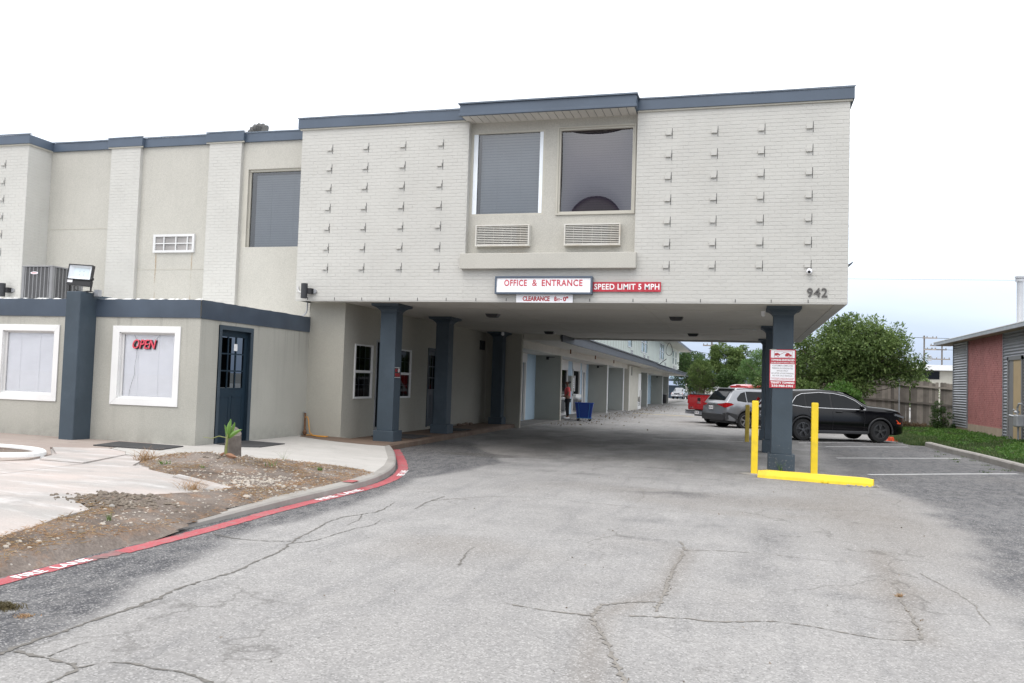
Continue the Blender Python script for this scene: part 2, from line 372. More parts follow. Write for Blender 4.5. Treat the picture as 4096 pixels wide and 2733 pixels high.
def vnoise(X, Y, s, seed=0, oct=4):                               # cheap value noise
    out = np.zeros(np.shape(X)); amp = 1; tot = 0
    for o_ in range(oct):
        g = np.random.default_rng(seed + o_).random((64, 64)); xf, yf = X * s % 64, Y * s % 64
        xi, yi = np.floor(xf).astype(int), np.floor(yf).astype(int); fx, fy = xf - xi, yf - yi
        fx, fy = fx * fx * (3 - 2 * fx), fy * fy * (3 - 2 * fy)
        a = g[yi % 64, xi % 64]; b = g[yi % 64, (xi + 1) % 64]; c = g[(yi + 1) % 64, xi % 64]; d = g[(yi + 1) % 64, (xi + 1) % 64]
        out = out + amp * (a * (1 - fx) * (1 - fy) + b * fx * (1 - fy) + c * (1 - fx) * fy + d * fx * fy); tot += amp; amp *= .5; s = s * 2.03
    return out / tot
def smooth(a, lo, hi):
    t = np.clip((a - lo) / (hi - lo), 0, 1); return t * t * (3 - 2 * t)

M['far_ground'] = pm('far ground', (.13, .125, .11), .95, .2, .05)
fg = MB(); fg.add([(-900, -300, -.9), (900, -300, -.9), (900, 1500, -.9), (-900, 1500, -.9)], [(0, 1, 2, 3)])
fg.build('ground', M['far_ground'], kind='structure')

# asphalt material: aggregate, sealed areas, dusty areas, fine cracks
def asphalt_mat():
    m, t, b = base_mat('asphalt')
    def at(n_):
        a = t.nodes.new('ShaderNodeAttribute'); a.attribute_name = n_; return a.outputs['Fac']
    big = noise(t, .35, 5, .6); mid = noise(t, 2.2, 5, .6); streakn = noise(t, 1.3, 5, .6, sc=(3.5, .5, 1))
    base = mixc(t, ramp(t, big, .3, .7), (.262, .255, .248), (.330, .323, .315))
    base = mixc(t, mul(t, ramp(t, mid, .42, .72), .42), base, (.19, .188, .188))
    base = mixc(t, mul(t, ramp(t, streakn, .50, .70), .38), base, (.165, .165, .168))
    tan = at('tan'); base = mixc(t, mul(t, tan, .75), base, mixc(t, ramp(t, mid, .3, .7), (.165, .147, .128), (.235, .215, .195)))
    seal = at('seal'); wear = ramp(t, noise(t, 7, 7, .72, sc=(1, .45, 1)), .40, .60)
    sl_ = mixc(t, ramp(t, mid, .3, .7), (.034, .035, .042), (.058, .060, .068))
    base = mixc(t, mul(t, seal, mul(t, wear, -.45, 'MULTIPLY')), base, base)
    inv = mul(t, 1.0, mul(t, wear, .36), 'SUBTRACT')
    base = mixc(t, mul(t, seal, inv), base, sl_)
    dk = at('dark_patch'); base = mixc(t, mul(t, dk, .8), base, (.062, .058, .055))
    # aggregate: pale and dark chips
    vo = t.nodes.new('ShaderNodeTexVoronoi'); vo.inputs['Scale'].default_value = 95; c_ = t.nodes.new('ShaderNodeTexCoord'); t.links.new(c_.outputs['Object'], vo.inputs[0])
    sc_ = t.nodes.new('ShaderNodeSeparateColor'); t.links.new(vo.outputs['Color'], sc_.inputs[0])
    base = mixc(t, mul(t, ramp(t, sc_.outputs[0], .70, .95), .50), base, (.47, .46, .45))
    base = mixc(t, mul(t, ramp(t, sc_.outputs[1], .78, .98), .42), base, (.085, .083, .08))
    fn = noise(t, 28, 5, .75); base = mixc(t, ramp(t, fn, .3, .72), mixc(t, 1.0, base, (.80, .80, .80), 'MULTIPLY'), mixc(t, 1.0, base, (1.16, 1.16, 1.16), 'MULTIPLY'))
    # hairline cracks
    v2 = t.nodes.new('ShaderNodeTexVoronoi'); v2.feature = 'DISTANCE_TO_EDGE'; v2.inputs['Scale'].default_value = .42
    mp_ = t.nodes.new('ShaderNodeVectorMath'); mp_.operation = 'ADD'; t.links.new(c_.outputs['Object'], mp_.inputs[0])
    n3 = t.nodes.new('ShaderNodeTexNoise'); n3.inputs['Scale'].default_value = 1.7; n3.inputs['Detail'].default_value = 6; t.links.new(c_.outputs['Object'], n3.inputs[0]); 
    vs_ = t.nodes.new('ShaderNodeVectorMath'); vs_.operation = 'SCALE'; vs_.inputs['Scale'].default_value = 1.1; t.links.new(n3.outputs['Color'], vs_.inputs[0]); t.links.new(vs_.outputs[0], mp_.inputs[1]); t.links.new(mp_.outputs[0], v2.inputs[0])
    cm = mul(t, mul(t, 1.0, ramp(t, v2.outputs['Distance'], .001, .010), 'SUBTRACT'), ramp(t, noise(t, .8, 3, off=(9, 1, 2)), .42, .62))
    base = mixc(t, mul(t, cm, .42), base, (.07, .066, .06))
    t.links.new(base, b.inputs['Base Color']); b.inputs['Roughness'].default_value = .88; b.inputs['Specular IOR Level'].default_value = .3
    bn = t.nodes.new('ShaderNodeBump'); bn.inputs['Strength'].default_value = .55; bn.inputs['Distance'].default_value = .006
    hh = mul(t, sc_.outputs[0], fn, 'ADD'); t.links.new(hh, bn.inputs['Height']); t.links.new(bn.outputs[0], b.inputs['Normal'])
    return m
M['asphalt'] = asphalt_mat()
LB = [(-3.9, -2), (-3.8, 2), (-3.8, 3.7), (-3.86, 4.3), (-4.05, 5.0), (-4.3, 5.8), (-4.52, 6.7), (-4.47, 8.1), (-4.58, 10.6), (-4.75, 11.6), (-4.6, 13.2), (-4.4, 15.5), (-5.4, 17.5), (-6.6, 20)]
RB = [(2.6, -2), (1.9, 4), (1.86, 6.46), (2.0, 8.2), (2.5, 10.6), (2.42, 14.1), (2.12, 15.1), (1.83, 17.6), (2.0, 23), (2.1, 28), (1.6, 30)]
def asphalt_attrs(X, Y):
    nb = (vnoise(X, Y, 1.4, 3) - .5) * .55; n2 = vnoise(X, Y, .55, 9)
    lbx = np.interp(Y, [p[1] for p in LB], [p[0] for p in LB]); rbx = np.interp(Y, [p[1] for p in RB], [p[0] for p in RB])
    seal = smooth(lbx - X + nb * .55, -.16, .06) * (Y < 21) * smooth(21 - Y, 0, 2)
    rs = smooth(X - rbx + nb * 1.2, -.2, .35) * smooth(31 - Y, 0, 2) * (.9 + .3 * (n2 - .5))
    # sealed stripe under the canopy and small dark smears
    sm = 0
    for cx, cy, a, b_, k in ((-.9, 12.6, 1.0, .5, .7), (-2.6, 14.4, 1.8, .35, .5), (.3, 9.3, .25, 1.0, .45), (-.8, 9.8, .8, .22, .5), (.15, 7.6, .22, .9, .4), (-1.6, 16.2, 2.4, .5, .45), (-4.2, 15.2, 1.2, .6, .5), (.9, 6.9, .5, .15, .35), (-1.0, 8.6, .7, .12, .5), (2.6, 9, .3, 2, .5)):
        d = ((X - cx) / a) ** 2 + ((Y - cy) / b_) ** 2; sm = np.maximum(sm, k * np.exp(-d * 1.2) * smooth(vnoise(X, Y, 3, 21), .3, .6))
    mot = .42 * smooth(vnoise(X, Y * .8, .9, 101), .42, .68) * smooth(Y, 12.5, 17) * smooth(33 - Y, 0, 4) * smooth(vnoise(X, Y, 4, 103), .25, .6)
    mot2 = .12 * smooth(vnoise(X, Y, .7, 111), .55, .75) * smooth(vnoise(X, Y, 5, 113), .3, .6)
    seal = np.clip(np.maximum(np.maximum(np.maximum(seal * .95, rs), np.maximum(mot, mot2)), sm), 0, 1)
    tan = np.clip(.9 * np.exp(-((X - 1.6) / .9) ** 2) * smooth(Y, 6, 12) * smooth(18 - Y, 0, 6) + .8 * np.exp(-(pdist(X, Y, [(-.72, 4.2), (-.9, 5.6), (-.55, 6.5), (-.5, 8.2)]) / .10) ** 2)
                  + .6 * smooth(vnoise(X, Y, .4, 41), .5, .75) + .75 * np.exp(-(pdist(X, Y, [(1.1, 5.9), (1.2, 7.3), (1.3, 9)]) / .14) ** 2) + .8 * np.exp(-((pdist(X, Y, [(-5.1, 5), (-5.05, 8.5), (-5.0, 10.4), (-5.2, 11.9), (-5.9, 13.8)])) / .10) ** 2), 0, 1)
    dark_patch = np.clip(.9 * smooth(1.15 - np.hypot((X + 5.2) / .75, (Y - 16.6) / .42) + nb, 0, .3) + .45 * smooth(Y, 15.3, 17.5) * smooth(31 - Y, 0, 3) * smooth(vnoise(X, Y * .5, 1.3, 77), .35, .65) * (X < 3)  # puddle patch, then a mottled darker band across the canopy bay
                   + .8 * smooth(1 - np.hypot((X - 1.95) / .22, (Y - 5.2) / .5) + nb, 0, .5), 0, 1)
    return dict(seal=seal, tan=tan, dark_patch=dark_patch)
xs = np.concatenate([np.arange(-60, -10, 2.0), np.arange(-10, 8, .09), np.arange(8, 60, 2.0)]); ys = np.concatenate([np.arange(-40, 2, 2.0), np.arange(2, 32, .1), np.arange(32, 60, .5), np.arange(60, 240, 5.0)])
X_, Y_ = np.meshgrid(xs, ys); at_ = asphalt_attrs(X_, Y_); at_['seal'] = at_['seal'] * ((X_ > -12) & (X_ < 14))
asp = grid_mesh('asphalt_driveway', xs, ys, lambda X, Y: Gv(X, Y) + .012 * (vnoise(X, Y, .25, 5) - .5) * (Y < 60), M['asphalt'], at_)
def Ga(x, y): return float(G(x, y) + .012 * (vnoise(np.array([[x]]), np.array([[y]]), .25, 5)[0, 0] - .5))

# ribbons lying on the asphalt ------------------------------------------------
def ribbon(path, w0, w1=None, lift=.004, step=.06, jit=0, seed=1, zf=None):
    P = [Vector((p[0], p[1], 0)) for p in path]; pts = []
    for a, b in zip(P, P[1:]):
        n = max(1, int((b - a).length / step)); pts += [a.lerp(b, i / n) for i in range(n)]
    pts.append(P[-1]); mb = MB(); r = random.Random(seed); w1 = w0 if w1 is None else w1
    for i, p in enumerate(pts):
        d = (pts[min(i + 1, len(pts) - 1)] - pts[max(i - 1, 0)]).normalized(); s = Vector((-d.y, d.x, 0)); t = i / (len(pts) - 1); w = (w0 + (w1 - w0) * t) * (1 + jit * (r.random() * 2 - 1)) / 2
        off = s * (jit * w * .9 * (r.random() * 2 - 1)) if jit else Vector((0, 0, 0))
        for k in (-1, 1):
            q = p + off + s * w * k; mb.v.append((q.x, q.y, (zf(q.x, q.y) if zf else Ga(q.x, q.y)) + lift))
        if i: n = len(mb.v); mb.f.append((n - 4, n - 2, n - 1, n - 3))
    return mb
def smoothline(path, it=2):
    for _ in range(it):
        q = [path[0]]
        for a, b in zip(path, path[1:]): q += [(a[0] * .75 + b[0] * .25, a[1] * .75 + b[1] * .25), (a[0] * .25 + b[0] * .75, a[1] * .25 + b[1] * .75)]
        path = q + [path[-1]]
    return path
def rough_line(path, amp, seed, step=.09):
    r = random.Random(seed); out = []
    for a, b in zip(path, path[1:]):
        L = math.hypot(b[0] - a[0], b[1] - a[1]); n = max(1, int(L / step))
        for i in range(n): t = i / n; out.append((a[0] + (b[0] - a[0]) * t + r.uniform(-amp, amp), a[1] + (b[1] - a[1]) * t + r.uniform(-amp, amp)))
    return out + [path[-1]]
M['crack'] = pm('dark crack', (.14, .132, .12), .95, .3, 20, bs=80)
M['crack_sand'] = pm('sand filled crack', (.20, .186, .168), .95, .25, 20, bs=80)
cracks = [
 ([(-3.73, 3.45), (-3.69, 3.65), (-3.72, 4.14), (-3.68, 4.75), (-3.76, 5.0), (-3.73, 5.29), (-3.69, 5.72), (-3.76, 6.08), (-3.78, 6.47), (-3.9, 6.85), (-3.99, 7.31), (-4.15, 8.17), (-4.03, 8.58), (-3.94, 8.85), (-4.07, 9.57)], .042, .02, 0),
 ([(-3.89, 6.82), (-3.78, 6.92), (-3.72, 7.35), (-3.72, 7.73), (-3.63, 7.96), (-3.7, 8.4)], .022, .01, 0), ([(-3.93, 6.89), (-4.12, 6.79), (-4.36, 6.76), (-4.72, 6.87)], .02, .03, 0),
 ([(-4.03, 8.58), (-3.9, 8.3), (-3.86, 7.9)], .02, .008, 0), ([(-3.66, 9.2), (-3.74, 9.9), (-3.72, 10.4)], .016, .03, 0),
 ([(-3.66, 3.63), (-3.44, 3.64), (-3.2, 3.58), (-3.15, 3.46), (-3.15, 3.2)], .035, .04, 0), ([(-3.45, 3.65), (-3.44, 3.91)], .02, .008, 0),
 ([(-3.2, 3.57), (-3.12, 3.7), (-3.0, 3.72), (-2.83, 3.7), (-2.72, 3.72), (-2.58, 3.67), (-2.45, 3.62)], .022, .03, 0),
 ([(-1.56, 5.65), (-1.28, 5.58), (-.94, 5.58)], .025, .04, 1), ([(-.94, 5.58), (-.84, 5.3), (-.73, 4.97), (-.61, 4.6), (-.5, 4.2)], .10, .16, 1),
 ([(-.94, 5.58), (-.93, 5.86), (-.83, 6.0), (-.58, 6.14)], .09, .03, 1), ([(-.7, 5.68), (-.37, 5.79), (-.16, 5.75), (.16, 5.95), (.42, 5.95), (.68, 5.85), (.93, 5.81), (1.11, 5.91)], .035, .02, 1),
 ([(-.59, 8.62), (-.5, 8.18), (-.55, 7.34), (-.54, 6.2), (-.55, 5.86)], .06, .05, 1), ([(-.5, 8.18), (.05, 8.39), (.57, 8.29), (.96, 8.34)], .02, .012, 1),
 ([(1.2, 7.38), (1.16, 6.8), (1.16, 6.31), (1.11, 5.91)], .02, .035, 1), ([(-3.74, 9.94), (-3.28, 10.69), (-2.56, 10.98), (-1.76, 10.86), (-1.0, 10.75), (-.11, 10.5)], .02, .012, 1),
 ([(-1.5, 12.9), (-1.3, 12.1), (-1.35, 11.2)], .015, .012, 1), ([(1.5, 8.1), (1.7, 7.2), (1.65, 6.5)], .015, .01, 1), ([(-.3, 13.2), (.6, 13.0), (1.5, 13.4)], .012, .012, 1), ([(-2.35, 7.4), (-2.3, 6.9), (-2.22, 6.6)], .012, .03, 0),
]
for kind_ in (0, 1):
    mb = MB()
    for i, (p, a, b, k) in enumerate(cracks):
        if k == kind_:
            q = ribbon(rough_line(smoothline(p, 1), .012, i + 3), min(a * .55, .026), min(b * .55, .026), .0035, .025, .9, i); mb.add(q.v, q.f)
    mb.build('crack', M['crack_sand' if kind_ else 'crack'], asp, kind='stuff')
# weeds growing in the crack by the left edge come later with the plants

# kerb, red stripe ---------------------------------------------------------
F0 = [(-5.14, 1.5), (-5.12, 3.0), (-5.12, 5), (-5.10, 6), (-5.08, 7.5), (-5.05, 8.5), (-5.0, 9.5), (-4.98, 10.5), (-5.07, 11.4), (-5.34, 12.5), (-5.77, 13.6), (-6.5, 15.2), (-7.02, 16.2)]
FS = smoothline(F0, 2)
def curb_h(y): return float(np.interp(y, [0, 4, 5.6, 7.6, 9, 12, 16.5], [.0, .0, .012, .06, .085, .10, .12]))
M['kerb'] = pm('concrete kerb', (.30, .285, .265), .9, .12, 2, bs=40, bstr=.5, dirt=(.19, .17, .15), dirtamt=.55)
M['conc'] = None
def conc_mat(name, c1, c2, c3, pale=.6):
    m, t, b = base_mat(name)
    c = mixc(t, ramp(t, noise(t, .7, 6, .6, sc=(1, 2.2, 1)), .35, .65), c1, c2)
    c = mixc(t, mul(t, ramp(t, noise(t, 1.6, 7, .65, sc=(.7, 3, 1), off=(4, 4, 4)), .50, .66), pale), c, c3)
    c = mixc(t, mul(t, ramp(t, noise(t, 2.5, 7, .7, off=(1, 9, 4)), .55, .75), .5), c, [k * .62 for k in c1])
    c = mixc(t, ramp(t, noise(t, 60, 3), .35, .65), c, mixc(t, 1.0, c, (.88, .88, .88), 'MULTIPLY'))
    t.links.new(c, b.inputs['Base Color']); b.inputs['Roughness'].default_value = .88; b.inputs['Specular IOR Level'].default_value = .3
    bump(t, b, noise(t, 35, 6, .7), .4, .004); return m
M['conc'] = conc_mat('worn pale concrete', (.36, .345, .33), (.49, .43, .40), (.60, .585, .575))
M['conc_walk'] = conc_mat('sidewalk concrete', (.43, .415, .39), (.48, .46, .435), (.53, .515, .49), .4)
M['conc_pink'] = conc_mat('pinkish exposed concrete', (.33, .275, .245), (.37, .315, .28), (.42, .38, .35), .3)
M['conc_brown'] = conc_mat('brown stained walkway', (.15, .105, .078), (.20, .145, .11), (.22, .18, .15), .4)
M['conc_grey'] = conc_mat('grey walkway slab', (.17, .165, .155), (.21, .20, .19), (.25, .24, .23), .3)
kb = MB(); prev = None
FSK = [p for p in FS if p[1] > 6.3]
for i, (x, y) in enumerate(FSK):
    a = Vector((*FSK[max(i - 1, 0)], 0)); b = Vector((*FSK[min(i + 1, len(FSK) - 1)], 0)); d = (b - a).normalized(); s = Vector((-d.y, d.x, 0)); z = Ga(x, y); h = curb_h(y)
    sec = [(0, -.06), (.006, h - .02), (.03, h), (.19, h + .004), (.20, -.06)]
    row = [(x + s.x * o_, y + s.y * o_, z + q) for o_, q in sec]; n = len(kb.v); kb.v += row
    if i: kb.f += [(n - 5 + k, n + k, n + k + 1, n - 4 + k) for k in range(4)]
kb.build('kerb', M['kerb'], kind='structure', smooth=True)
def red_mat():
    m, t, b = base_mat('red kerb paint'); c = mixc(t, ramp(t, noise(t, 3, 4), .3, .7), (.34, .055, .068), (.42, .09, .105))
    w = ramp(t, noise(t, 42, 4, .75), .54, .68); w2 = mul(t, ramp(t, noise(t, 5, 6, .75, off=(2, 8, 1)), .52, .64), .75)
    c = mixc(t, mul(t, w, .8), c, (.33, .25, .245)); c = mixc(t, w2, c, (.25, .17, .165))
    t.links.new(c, b.inputs['Base Color']); b.inputs['Roughness'].default_value = .75; bump(t, b, noise(t, 70, 4), .4, .004); return m
M['red_paint'] = red_mat()
def offs(path, d):
    out_ = []
    for i, p in enumerate(path):
        a = path[max(i - 1, 0)]; b = path[min(i + 1, len(path) - 1)]; l = math.hypot(b[0] - a[0], b[1] - a[1]); out_.append((p[0] + (b[1] - a[1]) / l * d, p[1] - (b[0] - a[0]) / l * d))
    return out_
RC = smoothline([(-4.9, 3.2), (-4.9, 4.2), (-4.915, 5.1), (-4.90, 5.55)], 1); RC2 = smoothline([(-4.88, 5.86), (-4.88, 6.3), (-4.885, 7.2), (-4.94, 8.5), (-4.91, 9.7), (-4.90, 10.6), (-4.97, 11.5), (-5.22, 12.5), (-5.6, 13.5), (-6.2, 14.8), (-7.05, 16.55)], 2)
mb = ribbon(RC, .17, .13, .005, .05, .10, 3); mb2 = ribbon(RC2, .16, .17, .005, .05, .08, 4); mb.add(mb2.v, mb2.f)
mb.build('fire_lane_stripe', M['red_paint'], asp)
M['red_ghost'] = pm('nearly worn off red paint', (.20, .13, .125), .85, .3, 26, dirt=(.33, .08, .09), dirtamt=.7); ribbon([(-4.90, 5.54), (-4.885, 5.87)], .12, .14, .0045, .03, .25, 9).build('fire_lane_stripe', M['red_ghost'], asp)
def road_word(s, p, q, h, name='road_lettering'):
    """word painted along the stripe from p to q, letter tops towards the kerb"""
    L = math.hypot(q[0] - p[0], q[1] - p[1]); u = Vector((q[0] - p[0], q[1] - p[1], 0)) / L; v = Vector((-u.y, u.x, 0)); t_ = text_mb(s, L, h, .0012, .012)
    def f(a, b, c):
        w = Vector((p[0], p[1], 0)) + u * a + v * (b - h / 2); return (w.x, w.y, Ga(w.x, w.y) + .0085 + c)
    return t_.xf(f).build(name, M['white_letter'], asp)
road_word('FIRE  LANE', (-4.905, 4.84), (-4.895, 5.52), .095)
road_word('FIRE  LANE', (-4.925, 9.25), (-4.895, 10.35), .11)
road_word('FIRE  LANE', (-5.08, 12.12), (-5.30, 12.85), .11)
M['faded_red'] = pm('red paint mark', (.36, .075, .08), .8, .2, 15, dirt=(.3, .22, .2), dirtamt=.7)
mk = MB()
for i in range(8):
    y = 10.30 + i * .028; mk.add([(-5.13, y, 0), (-4.985, y + .01, 0), (-4.985, y + .038, 0), (-5.13, y + .028, 0)], [(0, 1, 2, 3)])
mk.xf(lambda x, y, z: (x - .02, y, Ga(x, y) + curb_h(y) + .010)).build('paint_mark', M['faded_red'], asp)

# parking stripes ------------------------------------------------------------
def white_line_mat():
    m, t, b = base_mat('worn white line'); c = mixc(t, ramp(t, noise(t, 3, 4), .3, .7), (.60, .60, .60), (.68, .68, .68)); c = mixc(t, ramp(t, noise(t, 22, 6, .75), .54, .66), c, (.16, .16, .165))
    t.links.new(c, b.inputs['Base Color']); b.inputs['Roughness'].default_value = .8; return m
M['white_line'] = white_line_mat()
for a, b in (((1.65, 27.6), (5.15, 31.6)), ((2.35, 26.4), (5.0, 28.75)), ((2.2, 21.9), (5.5, 24.5)), ((2.38, 17.8), (5.67, 20.3)), ((-2.6, 25.4), (.10, 26.7))):
    ribbon([a, b], .10, .10, .004, .2, .05, 5).build('parking_line', M['white_line'], asp)
M['yellow_line'] = pm('worn yellow line', (.50, .37, .10), .8, .1, 12, dirt=(.24, .2, .14), dirtamt=.6)
ribbon([(-6.2, 49.4), (-2.7, 48.8)], .32, .34, .004, .3).build('yellow_line', M['yellow_line'], asp)
ribbon([(-5.95, 79.9), (-4.0, 79.6)], .4, .4, .004, .3).build('yellow_line', M['yellow_line'], asp)

# the raised island: slabs, sidewalk, soil ------------------------------------
cx_ = [p[0] - .19 for p in FS]; cy_ = [p[1] for p in FS]
def Iv(X, Y):                                                     # island height
    ex = np.interp(Y, cy_, cx_); d = np.clip((ex - X), 0, 99); h0 = np.interp(Y, [0, 4, 6, 9, 12, 16.5], [.06, .055, .065, .09, .105, .125])
    return Gv(X, Y) + h0 + (.17 - h0) * smooth(d, 0, 1.6)
def I1(x, y): return float(Iv(np.array([x]), np.array([y]))[0])
ys_i = np.arange(1.5, 17.0, .12); us = np.concatenate([[0], np.cumsum(np.linspace(.05, .35, 60))]); us = us / us[-1] * 16
Yi, Ui = np.meshgrid(ys_i, us, indexing='ij'); Xi = np.interp(Yi, cy_, cx_) - Ui
def sheet(name, Xg, Yg, Zg, m, kind='structure', keep=None):
    ny, nx = Xg.shape; co = np.stack([Xg, Yg, Zg], -1).reshape(-1, 3); i = (np.arange(nx - 1)[None] + nx * np.arange(ny - 1)[:, None]).reshape(-1)
    F = np.stack([i, i + 1, i + nx + 1, i + nx], -1)
    if keep is not None: F = F[keep.reshape(-1)[F].all(1)]
    me = bpy.data.meshes.new(name); me.from_pydata([tuple(c) for c in co], [], [tuple(int(k) for k in f) for f in F]); me.materials.append(m)
    me.polygons.foreach_set('use_smooth', [True] * len(F)); o = link_mesh(name, me); o['kind'] = kind; return o
walk_far = sheet('sidewalk', Xi, Yi, Iv(Xi, Yi) - .030, M['conc'])
DIRT = [(-5.22, 11.5), (-5.55, 11.72), (-5.87, 11.83), (-6.36, 11.78), (-6.98, 11.60), (-7.57, 11.62), (-8.08, 11.52), (-8.45, 11.42), (-8.55, 11.0), (-8.35, 10.35), (-7.9, 9.95), (-7.41, 9.45), (-6.9, 9.2), (-6.4, 9.03), (-5.98, 8.86), (-5.90, 8.45), (-6.05, 8.1), (-6.2, 7.72), (-6.45, 7.5), (-6.55, 7.15), (-6.35, 7.0), (-6.1, 6.85), (-6.02, 6.36), (-5.9, 5.95), (-5.84, 5.6), (-5.75, 5.0), (-5.7, 4), (-5.7, 1.6), (-4.96, 1.6), (-4.96, 4.6), (-4.98, 5.3), (-4.985, 6.1), (-5.0, 6.7), (-5.12, 7.2), (-5.20, 7.6), (-5.22, 8.5), (-5.19, 9.5), (-5.17, 10.5), (-5.19, 11.1)]
# concrete slabs sit on the base, cut round the soil
def flat_poly(name, poly, m, dz=.0, grid=.10, parent=None, kind='structure', edge=.02):
    P = poly; x0, x1 = min(p[0] for p in P), max(p[0] for p in P); y0, y1 = min(p[1] for p in P), max(p[1] for p in P)
    import bmesh
    bm = bmesh.new(); vs = [bm.verts.new((p[0], p[1], 0)) for p in P]; f = bm.faces.new(vs)
    n = int((x1 - x0) / .5); 
    for k in range(1, n): 
        g = bm.verts[:] + bm.edges[:] + bm.faces[:]; bmesh.ops.bisect_plane(bm, geom=g, plane_co=(x0 + (x1 - x0) * k / n, 0, 0), plane_no=(1, 0, 0))
    n = int((y1 - y0) / .5)
    for k in range(1, n):
        g = bm.verts[:] + bm.edges[:] + bm.faces[:]; bmesh.ops.bisect_plane(bm, geom=g, plane_co=(0, y0 + (y1 - y0) * k / n, 0), plane_no=(0, 1, 0))
    bmesh.ops.recalc_face_normals(bm, faces=bm.faces)
    if bm.faces and sum(f_.normal.z for f_ in bm.faces) < 0: bmesh.ops.reverse_faces(bm, faces=bm.faces)
    bnd = [e_ for e_ in bm.edges if e_.is_boundary]; r = bmesh.ops.extrude_edge_only(bm, edges=bnd); low = [g for g in r['geom'] if isinstance(g, bmesh.types.BMVert)]
    lows = set(low)
    for v in bm.verts: v.co.z = I1(v.co.x, v.co.y) + dz - (.05 if v in lows else 0)
    me = bpy.data.meshes.new(name); bm.to_mesh(me); bm.free(); me.materials.append(m); o = link_mesh(name, me, parent)
    if kind: o['kind'] = kind
    return o
flat_poly('paving_slab', [(-18, 1.6), (-5.72, 1.6), (-5.73, 5.0), (-5.84, 5.6), (-5.9, 5.95), (-6.02, 6.36), (-6.1, 6.85), (-6.35, 7.0), (-6.55, 7.15), (-6.45, 7.5), (-6.2, 7.72), (-6.05, 8.1), (-5.9, 8.45), (-5.98, 8.86), (-6.4, 9.03), (-6.9, 9.2), (-7.41, 9.45), (-8.05, 9.8), (-8.66, 9.62), (-8.62, 8.9), (-8.56, 8.1), (-8.5, 7.3), (-18, 4.5)], M['conc'], .0)
flat_poly('paving_slab', [(-18, 4.56), (-8.54, 7.36), (-8.61, 8.1), (-8.66, 8.9), (-8.71, 9.6), (-9.45, 9.62), (-9.72, 9.2), (-12, 9.0), (-18, 8.6)], M['conc'], -.004)
flat_poly('paving_slab', [(-8.70, 9.68), (-8.1, 9.85), (-8.38, 10.35), (-8.6, 10.9), (-8.75, 10.86), (-9.1, 10.9)], M['conc'], -.006)
flat_poly('paving_slab', [(-9.50, 9.68), (-8.78, 9.70), (-9.12, 10.93), (-9.4, 11.25), (-10.0, 11.58), (-10.75, 11.2), (-9.9, 10.4), (-9.72, 10.0)], M['conc'], .002)
flat_poly('paving_slab', [(-20, 8.7), (-12, 9.05), (-9.75, 9.25), (-9.70, 9.7), (-9.95, 10.35), (-10.8, 11.2), (-10.05, 11.63), (-10.2, 12.88), (-20, 12.88)], M['conc_pink'], -.002)
flat_poly('sidewalk', [(-10.16, 12.88), (-10.0, 11.66), (-9.42, 11.3), (-9.15, 10.97), (-8.8, 10.92), (-8.6, 11.0), (-8.5, 11.46), (-8.08, 11.56), (-7.57, 11.66), (-6.98, 11.64), (-6.36, 11.82), (-5.87, 11.87), (-5.55, 11.76), (-5.26, 11.56), (-5.54, 12.55), (-5.96, 13.65), (-6.7, 15.2), (-7.0, 15.85), (-7.9, 15.75), (-8.5, 15.85), (-9.2, 16.3), (-9.31, 16.6), (-9.31, 12.88)], M['conc_walk'], .001)
# white painted kerb ring at the left
mb = MB(); ring = smoothline([(-11.6, 10.55), (-11.0, 10.62), (-10.4, 10.52), (-9.95, 10.2), (-9.85, 9.85), (-10.1, 9.6), (-10.6, 9.45), (-11.6, 9.35)], 2)
for dd_, zz_ in ((-.075, -.05), (-.07, .045), (-.05, .06), (.05, .06), (.07, .045), (.075, -.05)):
    for (px_, py_), c_ in zip(offs(ring, dd_), ring): mb.v.append((px_, py_, I1(*c_) + zz_))
nr_ = len(ring); mb.f += [(k * nr_ + i, k * nr_ + i + 1, (k + 1) * nr_ + i + 1, (k + 1) * nr_ + i) for k in range(5) for i in range(nr_ - 1)]
mb.build('planter_kerb', M['white_trim'], kind='structure')
# soil ------------------------------------------------------------------------
def soil_mat():
    m, t, b = base_mat('dry soil'); c = mixc(t, ramp(t, noise(t, 1.3, 6, .65), .35, .65), (.115, .094, .08), (.25, .215, .19))
    c = mixc(t, mul(t, ramp(t, noise(t, 5, 6, .7, off=(3, 3, 0)), .50, .66), .6), c, (.30, .19, .12))
    vo = t.nodes.new('ShaderNodeTexVoronoi'); vo.inputs['Scale'].default_value = 34; vo.inputs['Randomness'].default_value = 1; co = t.nodes.new('ShaderNodeTexCoord'); t.links.new(co.outputs['Object'], vo.inputs[0])
    sc_ = t.nodes.new('ShaderNodeSeparateColor'); t.links.new(vo.outputs['Color'], sc_.inputs[0]); peb = mul(t, ramp(t, sc_.outputs[0], .93, .95), mul(t, 1.0, ramp(t, vo.outputs['Distance'], .25, .4), 'SUBTRACT'))
    c = mixc(t, peb, c, (.46, .43, .39)); c = mixc(t, ramp(t, noise(t, 45, 4, .7), .3, .7), mixc(t, 1.0, c, (.7, .7, .7), 'MULTIPLY'), mixc(t, 1.0, c, (1.2, 1.2, 1.2), 'MULTIPLY'))
    t.links.new(c, b.inputs['Base Color']); b.inputs['Roughness'].default_value = .97; b.inputs['Specular IOR Level'].default_value = .1; bump(t, b, noise(t, 25, 7, .75), .9, .02); return m
M['soil'] = soil_mat()
